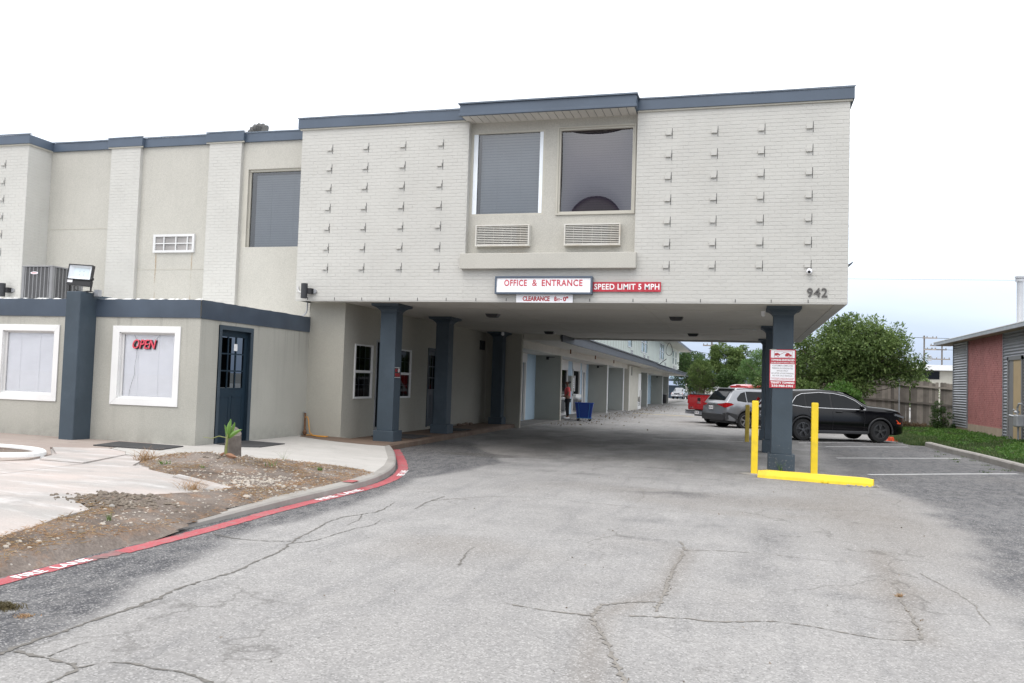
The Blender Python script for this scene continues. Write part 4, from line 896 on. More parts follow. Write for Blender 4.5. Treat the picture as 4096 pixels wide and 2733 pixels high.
def lite_door(y0, y1, z0, z1, x, par, mat_, lab, depth=.07, panels=True, rows=3, note=False):
    f = MB(); f.box(x - depth, y0, z0, x + .02, y0 + .05, z1); f.box(x - depth, y1 - .05, z0, x + .02, y1, z1); f.box(x - depth, y0 + .05, z1 - .06, x + .02, y1 - .05, z1)
    d = f.build('door', mat_, par, label=lab)
    a, b = y0 + .05, y1 - .05; lo = z0 + (z1 - z0) * .475; hi = z1 - .20; g0, g1 = a + .12, b - .12; X = x - depth
    lf = MB()
    for p, q, c, e_ in wall_cells(a, b, z0 + .01, z1 - .065, [(g0, g1, lo, hi)]): lf.box(X - .04, p, c, X, q, e_)
    lf = lf.build('door_leaf', mat_, d)
    mt = MB()
    for k in (1, 2): yy = g0 + (g1 - g0) * k / 3; mt.box(X - .025, yy - .012, lo, X + .004, yy + .012, hi)
    for k in range(1, rows): zz = lo + (hi - lo) * k / rows; mt.box(X - .024, g0, zz - .012, X + .003, g1, zz + .012)
    for p0, p1, q0, q1 in ((g0 - .02, g1 + .02, lo - .02, lo), (g0 - .02, g1 + .02, hi, hi + .02), (g0 - .02, g0, lo, hi), (g1, g1 + .02, lo, hi)): mt.box(X, p0, q0, X + .008, p1, q1)
    mt.build('muntin', mat_, d); MB().add([(X - .012, g0, lo), (X - .012, g1, lo), (X - .012, g1, hi), (X - .012, g0, hi)], [(0, 1, 2, 3)]).build('pane', M['glass_dark'], d)
    MB().box(X - .3, g0, lo, X - .28, g1, hi).build('room_back', M['dark'], d)
    if panels:
        pn = MB(); mid = (a + b) / 2
        for p0, p1 in ((g0, mid - .04), (mid + .04, g1)):
            z_0, z_1 = z0 + .22, lo - .16
            for q in ((p0, p1, z_0, z_0 + .018), (p0, p1, z_1 - .018, z_1), (p0, p0 + .018, z_0, z_1), (p1 - .018, p1, z_0, z_1)): pn.box(X, q[0], q[2], X + .007, q[1], q[3])
        pn.build('panel_moulding', mat_, d)
    MB().lathe((X + .03, a + .07, z0 + .92), [(.012, -.03), (.03, 0), (.03, .02), (.012, .03)], 10, 'x').build('handle', M['galv'], d)
    return d
lite_door(*dB, XW + .0, motel, M['door_paint'], 'dark blue glazed door behind the middle left column')
f = MB(); f.box(XW - .1, dA[0], dA[2], XW + .012, dA[0] + .05, dA[3]); f.box(XW - .1, dA[1] - .05, dA[2], XW + .012, dA[1], dA[3]); f.box(XW - .1, dA[0] + .05, dA[3] - .06, XW + .012, dA[1] - .05, dA[3]); f.box(XW - .1, dA[0] + .05, dA[2], XW + .012, dA[1] - .05, dA[2] + .14)
f = f.build('door', M['galv'], motel, label='black glass entrance door in a metal frame'); MB().box(XW - .06, dA[0] + .05, dA[2] + .14, XW - .05, dA[1] - .05, dA[3] - .06).build('pane', M['car_glass'], f)
mb = MB(); mb.box(XW, 23.7, 2.452, XW + .006, 27.3, 2.464); mb.build('control_joint', M['stucco_shaded'], motel)
MB().box(XW, 26.5, 2.6, XW + .05, 26.95, 2.9).build('vent_cover', M['black_matte'], motel)
mb = MB()
for k in range(9): mb.sphere((XW + .12 + random.uniform(-.05, .08), 24.2 + .16 * k, Ga(-8.3, 25) + .14 + random.uniform(0, .03)), (.06, .09, .05), 6, 4)
mb.build('rubble', M['conc_brown'], kind='stuff')
# ------------------------------------------------------------------ single storey office annex
annex = thing('office_annex', 'low grey beige stucco annex with slate blue band and white framed windows', 'building', (-12, 14.5, 0))
XA, YA = -9.314, 12.883
a1 = (-11.0, -9.822, 1.065, 2.258); a2 = (-13.655, -12.455, 1.068, 2.254); dO = (13.43, 14.545, .24, 2.458)
mb = MB()
for a, b, c, d in wall_cells(-20, XA, -.1, 2.84, [a1, a2]): mb.box(a, YA, c, b, YA + .15, d)
for a, b, c, d in wall_cells(YA + .15, 16.95, -.1, 2.84, [dO]): mb.box(XA - .15, a, c, XA, b, d)
mb.build('wall', M['stucco_low'], annex)
def wavy(p, q, z0, z1, t, nrm, seed, n=26, amp=.006):
    """bent sheet-metal band from p to q"""
    mb = MB(); r = random.Random(seed); nr = Vector(nrm); P = Vector((*p, 0)); Q = Vector((*q, 0)); o_ = [r.uniform(-amp, amp) for _ in range(n + 1)]; o2 = [r.uniform(-amp, amp) for _ in range(n + 1)]; zt = [r.uniform(-.006, .006) for _ in range(n + 1)]
    for i in range(n + 1):
        c = P.lerp(Q, i / n); k = max(0, math.sin(math.pi * i / n)) ** .3
        for off_, z in ((-.02, z1 + .004), (t + o_[i] * k, z1 + zt[i]), (t + (o_[i] + o2[i]) * .5 * k + .006, (z0 + z1) / 2), (t + o2[i] * k, z0), (-.0, z0 - .002)):
            v = c + nr * off_; mb.v.append((v.x, v.y, z))
        if i:
            b = 5 * (i - 1); mb.f += [(b + j, b + j + 1, b + j + 6, b + j + 5) for j in range(4)]
    return mb
mb = wavy((-20, YA), (XA, YA), 2.535, 2.862, .02, (0, -1, 0), 4, 60); q = wavy((XA, YA - .02), (XA, 16.76), 2.53, 2.862, .02, (1, 0, 0), 5); mb.add(q.v, q.f)
mb.build('fascia_band', M['blue_fascia'], annex, smooth=True)
MB().box(-20, YA + .01, 2.842, XA - .01, 16.95, 2.852).build('roof', M['plank_white'], annex)
mb = MB(); r = random.Random(8)
x = -16.5
while x < XA - .1:
    if not -11.95 < x < -11.45: w = r.uniform(.05, .22); mb.add([(x, YA - .024, 2.858), (x + w, YA - .024, 2.857), (x + w, YA + .05, 2.872 + r.uniform(0, .012)), (x + w * .5, YA - .01, 2.88), (x, YA + .05, 2.865)], [(0, 1, 3), (1, 2, 3), (2, 4, 3), (4, 0, 3)])
    x += r.uniform(.08, .35)
mb.build('roof_coating_edge', M['white_trim'], annex)
# pilaster
pl = MB(); pl.box(-11.86, 12.47, .1, -11.545, YA + .06, 2.965); pl.box(-11.80, 12.9, 2.84, -11.56, 13.3, 2.93)
pl.build('pilaster', M['blue_paint'], annex, bevel=.015)
def annex_window(o, trim, lab):
    x0, x1, z0, z1 = o; w = .145
    f = MB()
    # mitred flat trim
    ox0, ox1, oz0, oz1 = x0 - w, x1 + w * .8, z0 - .125, z1 + .118; Y0 = YA - .022
    out_ = [(ox0, oz0), (ox1, oz0), (ox1, oz1), (ox0, oz1)]; inn = [(x0, z0), (x1, z0), (x1, z1), (x0, z1)]
    for i in range(4):
        a, b, c, d = out_[i], out_[(i + 1) % 4], inn[(i + 1) % 4], inn[i]; g = .0012; f.prism([(a[0], YA, a[1]), (b[0], YA, b[1]), (c[0], YA, c[1]), (d[0], YA, d[1])], (0, -.022 - .0008 * i, 0))
    f = f.build('window', M['white_trim'], annex, bevel=.004, label=lab)
    r_ = MB(); r_.box(x0, YA + .0, z0 - .01, x0 + .012, YA + .13, z1); r_.box(x1 - .012, YA, z0 - .01, x1, YA + .13, z1); r_.box(x0, YA, z1 - .012, x1, YA + .13, z1); r_.box(x0, YA, z0 - .01, x1, YA + .13, z0 + .012); r_.build('reveal', M['white_trim'], f)
    fr = frame_mb(x0 + .012, x1 - .012, z0 + .012, z1 - .012, YA + .045, YA + .085, .026); fr.box(x0 + .04, YA + .04, z0 + .03, x0 + .06, YA + .062, z1 - .03); fr.build('frame', M['vinyl'], f)
    MB().add([(x0 + .03, YA + .062, z0 + .03), (x1 - .03, YA + .062, z0 + .03), (x1 - .03, YA + .062, z1 - .03), (x0 + .03, YA + .062, z1 - .03)], [(0, 1, 2, 3)]).build('pane', M['glass'], f)
    slats(x0 + .055, x1 - .035, z0 + .03, z1 - .03, YA + .078, .0235).build('blind', M['blind'], f)
    MB().box(x0 - .05, YA + .16, z0 - .05, x1 + .05, YA + .18, z1 + .05).build('room_back', M['blind'], f); return f
annex_window(a1, 0, 'white framed window with a red neon sign hung in it'); annex_window(a2, 0, 'white framed window left of the blue pilaster')
d = lite_door(*dO, XA, annex, M['door_paint'], 'dark blue nine pane office door', depth=.075)
fr = MB(); fr.box(XA, dO[0] - .0, dO[2], XA + .022, dO[0] + .085, dO[3]); fr.box(XA, dO[1] - .085, dO[2], XA + .022, dO[1], dO[3]); fr.box(XA, dO[0] + .085, dO[3] - .085, XA + .022, dO[1] - .085, dO[3]); fr.build('door_casing', M['blue_paint'], d, bevel=.003)
MB().box(XA - .066, 14.03, 2.0, XA - .0655, 14.14, 2.13).build('notice', M['white_letter'], d)
# neon sign
t_ = thing('neon_sign', 'red OPEN neon sign hanging inside the annex window on thin wires', 'sign', (-10.5, 12.97, 2.05))
M['neon'] = pm('red neon tube', (.70, .09, .13), .3, .08, 8, emit=.12)
place(text_mb('OPEN', .50, .17, .018, .0, .28), (-10.755, 12.935, 1.965)).build('lettering', M['neon'], t_)
place(text_mb('OPEN', .50, .17, .006, .045, .28), (-10.735, 12.942, 1.955)).build('backing', M['black'], t_)
mb = MB(); mb.tube([(-10.745, 12.93, 2.245), (-10.70, 12.93, 2.17), (-10.69, 12.93, 2.13)], .0022, 5); mb.tube([(-10.16, 12.93, 2.25), (-10.20, 12.93, 2.2), (-10.26, 12.93, 2.14)], .0022, 5)
mb.tube([(-10.66, 12.935, 1.96), (-10.67, 12.935, 1.8), (-10.70, 12.935, 1.62), (-10.69, 12.935, 1.5), (-10.74, 12.935, 1.35), (-10.78, 12.935, 1.2), (-10.79, 12.935, 1.08)], .002, 5); mb.build('wire', M['wire'], t_)
# air conditioner on the annex roof -----------------------------------------------
zr = 2.852; ac = thing('air_conditioner', 'grey louvred air conditioner unit standing on the annex roof', 'air conditioner', (-15.0, 15.4, zr))
X0, X1, Y0, Y1, Z1 = -15.44, -14.62, 14.95, 15.85, 3.80
mb = MB().box(X0 + .05, Y0 + .05, zr, X1 - .05, Y1 - .05, Z1 - .03); mb.build('coil', M['ac_dark'], ac)
mb = MB()
for cx, cy in ((X0, Y0), (X1, Y0), (X1, Y1), (X0, Y1)): mb.cbox((cx + (.035 if cx == X0 else -.035), cy + (.035 if cy == Y0 else -.035), (zr + Z1) / 2), (.07, .07, Z1 - zr - .04))
for k in range(1, 8): mb.box(X0 + (X1 - X0) * k / 8 - .010, Y0, zr + .03, X0 + (X1 - X0) * k / 8 + .010, Y0 + .02, Z1 - .03)
for k in range(1, 9): mb.box(X1 - .02, Y0 + (Y1 - Y0) * k / 9 - .010, zr + .03, X1, Y0 + (Y1 - Y0) * k / 9 + .010, Z1 - .03)
mb.box(X0, Y0, zr, X1, Y1, zr + .04); mb.build('casing', M['ac_grey'], ac)
lv = MB(); z = zr + .05
while z < Z1 - .05: lv.box(X0 + .06, Y0 + .012, z, X1 - .06, Y0 + .03, z + .007); lv.box(X1 - .03, Y0 + .06, z, X1 - .012, Y1 - .06, z + .007); z += .019
lv.build('louvres', M['ac_grey'], ac, kind='stuff')
mb = MB(); mb.box(X0 - .012, Y0 - .012, Z1 - .035, X1 + .012, Y1 + .012, Z1); mb.build('top_cover', M['ac_grey'], ac, bevel=.02)
mb = MB(); mb.lathe((0, 0, 0), [(.028, 0), (.028, -.006)], 20, 'y'); mb.xf(lambda x, y, z: (X0 + .34 + x * 3.6, Y0 - .002 + y, Z1 - .165 + z)); bd = mb.build('badge', M['sign_white'], ac)
place(text_mb('LENNOX', .14, .026, .001, .03), (X0 + .27, Y0 - .009, Z1 - .178)).build('lettering', M['dark_red'], bd)
# flood light ------------------------------------------------------------------------
fl = thing('flood_light', 'square black flood light with a bright reflector on top of the blue pilaster', 'flood light', (-11.70, 12.66, 2.965))
def tilt(mb, px=-11.70, py=12.62, pz=3.26, a=math.radians(-9), b=math.radians(14)):
    def f(x, y, z):
        v = Vector((x - px, y - py, z - pz)); v = Matrix.Rotation(a, 3, 'X') @ v; v = Matrix.Rotation(b, 3, 'Z') @ v; v = Matrix.Rotation(math.radians(2.5), 3, 'Y') @ v; return (v.x + px, v.y + py, v.z + pz)
    return mb.xf(f)
fx0, fx1, fz0, fz1 = -11.935, -11.485, 3.075, 3.465
tilt(frame_mb(fx0, fx1, fz0 + .10, fz1, 12.58, 12.66, .018)).build('frame', M['black'], fl)
tilt(MB().box(fx0, 12.60, fz0, fx1, 12.68, fz0 + .10)).build('driver_box', M['black'], fl, bevel=.004)
a, b, c, d_ = fx0 + .018, fx1 - .018, fz0 + .118, fz1 - .018; e1 = .07
mb = MB().add([(a, 12.59, c), (b, 12.59, c), (b, 12.59, d_), (a, 12.59, d_), (a + e1, 12.64, c + .055), (b - e1, 12.64, c + .055), (b - e1, 12.64, d_ - .04), (a + e1, 12.64, d_ - .04)], [(0, 1, 5, 4), (1, 2, 6, 5), (2, 3, 7, 6), (3, 0, 4, 7)])
tilt(mb).build('reflector', M['led'], fl); M['led_plate'] = pm('pale led plate', (.66, .76, .80), .4, .03, 5)
lp = tilt(MB().box(a + e1, 12.638, c + .055, b - e1, 12.645, d_ - .04)).build('led_plate', M['led_plate'], fl)
mb = MB()
for i in range(2):
    for j in range(3): mb.cbox((a + e1 + .105 + .075 * i, 12.636, c + .09 + .068 * j), (.010, .004, .010))
tilt(mb).build('led', M['ac_grey'], lp); tilt(MB().box(fx0 + .015, 12.597, fz0 + .05, fx0 + .11, 12.599, fz0 + .10)).build('label_plate', M['sign_white'], fl)
mb = MB(); mb.box(fx0 - .012, 12.61, 2.97, fx0 - .004, 12.65, 3.21); mb.box(fx1 + .006, 12.61, 2.97, fx1 + .014, 12.65, 3.21); mb.box(fx0 - .012, 12.61, 2.965, fx1 + .014, 12.65, 2.975); mb.lathe((fx1 + .016, 12.63, 3.2), [(.028, 0), (.028, .03)], 10, 'x')
mb.build('bracket', M['black'], fl)
mb = MB().tube([(-11.86, 12.66, 3.08), (-11.84, 12.64, 3.02), (-11.77, 12.62, 2.985), (-11.66, 12.64, 2.975), (-11.58, 12.68, 2.99), (-11.50, 12.72, 2.98)], .007, 6); mb.build('cable', M['wire'], fl)
jb = MB().box(-11.50, 12.74, 2.90, -11.40, 12.82, 3.02); jb.tube([(-11.55, 12.78, 2.97), (-11.44, 12.78, 2.97)], .018, 8); jb.build('junction_box', M['galv'], fl)
# wall sconces --------------------------------------------------------------------------
def sconce(x, y, z, lab, con=True):
    q = thing('wall_light', lab, 'wall light', (x, y, z), 'cylindrical wall lights')
    MB().lathe((0, -.15, 0), [(.066, -.16), (.07, -.158), (.07, -.115), (.0715, -.114), (.0715, -.108), (.07, -.107), (.07, .115), (.0715, .116), (.0715, .122), (.07, .123), (.07, .158), (.062, .16), (.06, .12)], 20).build('shade', M['black_matte'], q, local=True, smooth=True)
    MB().box(.05, -.15, -.06, .15, -.03, .06).box(.10, -.06, -.055, .16, -.0, .055).build('arm', M['black'], q, local=True); MB().lathe((.175, -.05, 0), [(.05, .0), (.05, .05)], 10, 'y').build('junction_box', M['galv'], q, local=True)
    if con: MB().tube([(-.06, -.06, -.02), (-.14, -.03, -.02), (-.20, -.02, .0), (-.225, -.015, .05), (-.23, -.012, .11)], .014, 7).build('conduit', M['vinyl'], q, local=True)
    return q
sconce(-9.127, YF - .006, 3.385, 'black cylinder light on the bottom left corner of the brick wing'); sconce(-17.17, YBL - .006, 3.385, 'black cylinder light on the brick block at the left edge, beside the air conditioner', False)
q = thing('electrical_conduit', 'grey conduit curving down the wall corner between annex band and canopy', 'pipe', (-9.34, 16.68, 3.0)); MB().tube([(-9.36, 16.70, 3.19), (-9.36, 16.70, 3.03), (-9.38, 16.70, 2.96), (-9.44, 16.72, 2.91), (-9.55, 16.80, 2.90)], .016, 8).build('pipe', M['galv'], q)
# roof turbine vent
q = thing('roof_vent', 'dark ribbed goose neck vent on the roof behind the upper wall', 'roof vent', (-11.6, 18.0, 7.1)); path = [(-11.86, 18, 7.1), (-11.86, 18, 7.5), (-11.82, 18, 7.60), (-11.72, 18, 7.66), (-11.60, 18, 7.64), (-11.50, 18, 7.58), (-11.42, 18, 7.5)]
path = [(-11.82, 18, 7.05), (-11.82, 18, 7.42)] + [(-11.82 + .22 * (1 - math.cos(t)) , 18, 7.42 + .19 * math.sin(t)) for t in np.linspace(.2, 2.3, 12)]
rr = [.13 if i % 2 else .105 for i in range(len(path))]; M['vent_metal'] = pm('dark ribbed vent metal', (.07, .07, .068), .5, .25, 5, metal=.2); MB().tube(path, rr, 14).build('duct', M['vent_metal'], q, smooth=False)
# ---------------------------------------------------------------- signs on the facade
t_ = thing('office_sign', 'long white light box sign with a slate frame reading OFFICE & ENTRANCE', 'sign', (-3.88, 16.27, 3.53))
frame_mb(-4.868, -2.885, 3.335, 3.69, 16.13, YF - .003, .035).build('frame', M['blue_trim'], t_, bevel=.003)
MB().box(-4.84, 16.15, 3.36, -2.915, 16.2, 3.66).build('panel', M['sign_white'], t_)
M['sign_hot'] = pm('bright lower sign panel', (.92, .92, .93), .3, .01, 3); MB().box(-4.833, 16.146, 3.37, -2.92, 16.1495, 3.475).build('lower_panel', M['sign_hot'], t_)
for s_, x0, x1 in (('OFFICE', -4.675, -4.205), ('&', -4.095, -3.995), ('ENTRANCE', -3.90, -3.08)): place(text_mb(s_, x1 - x0, .13, .003, .022 if s_ != '&' else .008, spacing=1.12), (x0, 16.149, 3.492)).build('lettering', M['red_letter'], t_)
t_ = thing('speed_sign', 'red banner sign reading SPEED LIMIT 5 MPH right of the office sign', 'sign', (-2.2, 16.26, 3.5))
MB().box(-2.884, 16.235, 3.395, -1.568, 16.248, 3.585).build('panel', M['sign_red'], t_); place(text_mb('SPEED LIMIT 5 MPH', 1.265, .115, .002, .022, spacing=1.06), (-2.862, 16.2345, 3.435)).build('lettering', M['white_letter'], t_)
t_ = thing('clearance_sign', 'white board sign reading CLEARANCE 8FT-0 under the office sign', 'sign', (-3.85, 16.26, 3.25))
MB().box(-4.435, 16.215, 3.172, -3.28, 16.228, 3.335).build('panel', M['sign_white'], t_)
for s_, x0, x1, z, h in (('CLEARANCE', -4.30, -3.745, 3.202, .095), ('8', -3.655, -3.605, 3.20, .095), ('FT', -3.60, -3.535, 3.20, .055), ('-', -3.525, -3.50, 3.225, .016), ('0"', -3.475, -3.37, 3.20, .095)):
    place(text_mb(s_, x1 - x0, h, .002, .04), (x0, 16.2145, z)).build('lettering', M['dark_red'], t_)
t_ = thing('house_number', 'dark numerals 942 mounted on the brick at the lower right corner', 'house number', (1.26, 16.27, 3.39))
for s_, x0, x1 in (('9', 1.088, 1.188), ('4', 1.205, 1.318), ('2', 1.338, 1.44)): place(text_mb(s_, x1 - x0, .168, .02, .012), (x0, YF - .006, 3.307)).build('numeral', M['brown_num'], t_)
t_ = thing('security_camera', 'small white dome camera above the house numbers', 'camera', (1.12, 16.27, 3.78)); mb = MB().lathe((1.12, YF - .004, 3.81), [(.03, 0), (.03, -.03)], 12, 'y'); mb.sphere((1.12, 16.215, 3.775), .052, 16, 10); mb.build('housing', M['sign_white'], t_, smooth=True); MB().sphere((1.115, 16.180, 3.765), (.030, .026, .030), 12, 8).build('lens', M['car_glass'], t_, smooth=True)
t_ = thing('ceiling_camera', 'small white dome camera on the ceiling beside the signed column capital', 'camera', (.36, 18.0, ZB)); MB().lathe((.36, 18.0, ZB), [(.045, 0), (.045, -.05), (.02, -.09)], 12).sphere((.36, 18.0, ZB - .07), .042, 12, 8).build('housing', M['sign_white'], t_, smooth=True)
t_ = thing('ceiling_camera', 'small white dome camera mounted on the rear left column top', 'camera', (-7.6, 26.3, 3.1)); MB().lathe((-7.62, 26.35, ZB - .02), [(.045, 0), (.045, -.05), (.02, -.09)], 12).sphere((-7.62, 26.35, ZB - .09), .05, 12, 8).build('housing', M['sign_white'], t_, smooth=True)
t_ = thing('ceiling_conduit', 'thin white conduit with a box across the right of the canopy ceiling', 'pipe', (0, 23.4, ZB)); MB().tube([(-.40, 23.48, ZB - .02), (.26, 23.36, ZB - .02)], .012, 6).box(.20, 23.30, ZB - .05, .30, 23.42, ZB).build('pipe', M['vinyl'], t_)
t_ = thing('side_flood_light', 'dark fin of a flood light sticking out from the right side wall', 'flood light', (1.81, 17.1, 4.0)); MB().prism([(1.80, 17.0, 3.96), (1.96, 17.0, 4.07), (1.95, 17.0, 4.04), (1.84, 17.0, 3.93)], (0, .16, 0)).build('head', M['black_matte'], t_); MB().obox((1.79, 17.08, 3.93), (1.86, 17.08, 3.98), .03, .03).build('arm', M['black_matte'], t_)
# no parking sign on the column
t_ = thing('no_parking_sign', 'small black and red NO PARKING sign on the side of the front left column', 'sign', (-7.34, 17.1, 1.7)); XS = -7.347
MB().box(XS, 17.0, 1.588, XS + .006, 17.30, 1.808).build('panel', M['black'], t_); u, v, n_ = (0, 1, 0), (0, 0, 1), (1, 0, 0)
mb = MB(); mb.box(XS + .006, 17.0, 1.80, XS + .0075, 17.30, 1.808); mb.box(XS + .006, 17.0, 1.588, XS + .0075, 17.30, 1.596); mb.build('border', M['white_letter'], t_)
place(text_mb('NO', .11, .07, .001, .03), (XS + .0068, 17.03, 1.71), u, v, n_).build('lettering', M['dark_red'], t_); place(text_mb('PARKING', .26, .075, .001, .03), (XS + .0068, 17.02, 1.61), u, v, n_).build('lettering', M['dark_red'], t_)
mb = MB(); mb.lathe((XS + .007, 17.225, 1.745), [(.044, 0), (.044, .001)], 20, 'x'); mb.build('symbol_disc', M['white_letter'], t_); place(text_mb('P', .03, .045, .001, .03), (XS + .0085, 17.21, 1.722), u, v, n_).build('lettering', M['black'], t_)
mb = MB().obox((XS + .0092, 17.195, 1.775), (XS + .0092, 17.255, 1.715), .002, .008); mb.build('slash', M['dark_red'], t_)
# towing sign ------------------------------------------------------------------------------
t_ = thing('towing_sign', 'tall red and white TOWING ENFORCED sign fixed to the front right column', 'sign', (.712, 16.99, 2.0))
X0, X1, Z0, Z1, YS = .472, .953, 1.626, 2.368, 16.985
MB().box(X0, YS, Z0, X1, YS + .006, Z1).build('panel', M['sign_red'], t_, bevel=.002)
def sp(x0, x1, z0, z1, m, name='print', lift=.0012): return MB().box(x0, YS - lift, z0, x1, YS, z1).build(name, m, t_)
sp(.496, .932, 2.205, 2.35, M['sign_white']); sp(.488, .936, 1.768, 2.088, M['sign_white'])
def tx(s_, x0, x1, z0, z1, m, bold=.03): place(text_mb(s_, x1 - x0, z1 - z0, .0008, bold), (x0, YS - .0014, z0)).build('lettering', m, t_)
tx('TOWING ENFORCED', .50, .93, 2.145, 2.182, M['white_letter'], .045); tx('24 HRS A DAY-7 DAYS A WEEK', .50, .93, 2.102, 2.124, M['white_letter'])
for s_, x0, x1, z in (('CUSTOMER & EMPLOYEE', .525, .90, 2.04), ('PARKING IN DESIGNATED', .522, .902, 1.99), ('SPACES ONLY', .605, .815, 1.942), ('NO AFTER HOURS PARKING', .505, .915, 1.893), ('NO FOR SALE VEHICLES', .528, .893, 1.847)): tx(s_, x0, x1, z, z + .029, M['grey_letter'], .008)
tx('UNAUTHORIZED VEHICLES WILL BE TOWED', .50, .925, 1.806, 1.821, M['dark_red'], .02); tx("AT OWNER'S OR OPERATOR'S EXPENSE", .51, .915, 1.784, 1.799, M['dark_red'], .02)
tx('TRINITY TOWING', .495, .93, 1.708, 1.75, M['white_letter'], .045); tx('210-960-1901', .515, .905, 1.645, 1.69, M['white_letter'], .045)
mb = MB()
def pl(pts): mb.prism([(x, YS - .0013, z) for x, z in pts], (0, -.0008, 0))
pl([(.56, 2.335), (.885, 2.335), (.885, 2.330), (.56, 2.330)]); pl([(.56, 2.218), (.885, 2.218), (.885, 2.213), (.56, 2.213)]); pl([(.556, 2.213), (.561, 2.213), (.561, 2.335), (.556, 2.335)]); pl([(.884, 2.213), (.889, 2.213), (.889, 2.335), (.884, 2.335)])
pl([(.565, 2.245), (.66, 2.25), (.66, 2.275), (.62, 2.30), (.565, 2.292)]); pl([(.755, 2.235), (.875, 2.235), (.875, 2.27), (.845, 2.275), (.825, 2.30), (.785, 2.30), (.755, 2.27)]); pl([(.655, 2.262), (.735, 2.305), (.80, 2.302), (.80, 2.307), (.733, 2.312), (.652, 2.268)])
mb.build('tow_truck_picture', M['dark_red'], t_); mb = MB()
for cx, cz in ((.625, 2.248), (.825, 2.24)): mb.lathe((cx, YS - .0028, cz), [(.021, 0), (.021, .0008)], 16, 'y')
w_ = mb.build('wheel_picture', M['dark_red'], t_); mb = MB()
for cx, cz in ((.625, 2.248), (.825, 2.24)): mb.lathe((cx, YS - .0036, cz), [(.012, 0), (.012, .0006)], 14, 'y')
mb.build('wheel_picture', M['sign_white'], t_)
pe = MB().prism([(X0, YS - .001, Z1 - .012), (X0 + .13, YS - .001, Z1 - .02), (X0 + .12, YS - .001, Z1), (X0, YS - .001, Z1)], (0, -.001, 0)); pe.build('peeled_corner', M['beige_trim'], t_)
# ---------------------------------------------------------------- small ground things
def slab(name, lab, cat, pts, h, m, zf, grp=None):
    c = [sum(p[i] for p in pts) / len(pts) for i in (0, 1)]; q = MB().prism([(x, y, zf(x, y)) for x, y in pts], (0, 0, h)).build(name, m, None, bevel=.004, origin=(c[0], c[1], zf(*c))); tag(q, lab, cat, grp); return q
slab('door_mat', 'large dark rubber mat lying by the annex wall below the OPEN sign', 'mat', [(-10.50, 11.80), (-9.18, 11.80), (-9.33, 12.60), (-10.68, 12.62)], .018, M['mat_rubber'], I1, 'rubber mats')
slab('door_mat', 'dark rubber mat in front of the nine pane office door', 'mat', [(-9.25, 13.42), (-8.60, 13.2), (-8.30, 13.35), (-8.36, 14.30), (-9.25, 14.42)], .016, M['mat_rubber'], I1, 'rubber mats')
wz = lambda x, y: Ga(x, y) + .128
slab('door_mat', 'dark mat on the walkway just behind the front left column', 'mat', [(-8.35, 18.1), (-7.3, 18.1), (-7.3, 19.3), (-8.35, 19.3)], .014, M['mat_rubber'], wz, 'rubber mats')
slab('door_mat', 'dark mat on the walkway behind the middle left column', 'mat', [(-8.35, 21.8), (-7.42, 21.8), (-7.42, 22.8), (-8.35, 22.8)], .014, M['mat_rubber'], wz, 'rubber mats')
q = thing('water_tap', 'rusty water pipe with a tap handle at the foot of the annex corner', 'tap', (-9.29, 16.60, .25)); MB().tube([(-9.25, 16.62, .24), (-9.25, 16.62, .38), (-9.255, 16.62, .75)], [.03, .022, .02], 8).sphere((-9.235, 16.60, .33), (.045, .045, .06), 8, 6).build('pipe', M['rust'], q, smooth=True); MB().lathe((-9.255, 16.62, .75), [(.012, 0), (.04, .012), (.04, .02), (.01, .022)], 10).build('handle', M['galv'], q)
hz = lambda x, y: I1(x, y) + .016
q = MB().tube([(-9.235, 16.60, .66), (-9.17, 16.58, .67), (-9.14, 16.57, .60), (-9.12, 16.57, .45), (-9.09, 16.56, .33), (-8.98, 16.50, .275), (-8.80, 16.42, .272), (-8.62, 16.42, .27), (-8.62, 16.50, .27), (-8.8, 16.53, .27), (-9.0, 16.60, .272), (-9.2, 16.62, .275)], .011, 7).build('garden_hose', M['hose'], smooth=True, origin=(-9.0, 16.5, .25)); tag(q, 'orange hose hanging from the rusty tap onto the walkway', 'hose')
def post(x, y, z1, w, lab, m, name='bollard'):
    z0 = Ga(x, y); mb = MB(); h = w / 2; n = 12; prof = [(h, 0), (h, z1 - z0 - .03), (h * .93, z1 - z0 - .008), (h * .75, z1 - z0)]
    base = []
    for r_, zz in prof:
        k = len(mb.v); rr = .3 * r_
        for cx, cy, a0 in ((1, 1, 0), (-1, 1, 90), (-1, -1, 180), (1, -1, 270)):
            for j in range(4): t = math.radians(a0 + 30 * j); mb.v.append((x + cx * (r_ - rr) + rr * math.cos(t), y + cy * (r_ - rr) + rr * math.sin(t), z0 + zz))
        if base: mb.f += [(base[-1] + i, base[-1] + (i + 1) % 16, k + (i + 1) % 16, k + i) for i in range(16)]
        base.append(k)
    mb.f.append(tuple(range(base[-1], base[-1] + 16))); q = mb.build(name, m, origin=(x, y, z0)); tag(q, lab, 'bollard', 'yellow bollards'); return q
post(.215, 16.42, 1.372, .122, 'yellow bollard standing left of the signed column', M['yellow']); post(1.316, 17.06, 1.366, .126, 'yellow bollard standing right of the signed column', M['yellow']); post(.121, 26.7, 1.098, .125, 'yellow bollard coloured darker for the shade at the back of the canopy', M['yellow_shaded'])
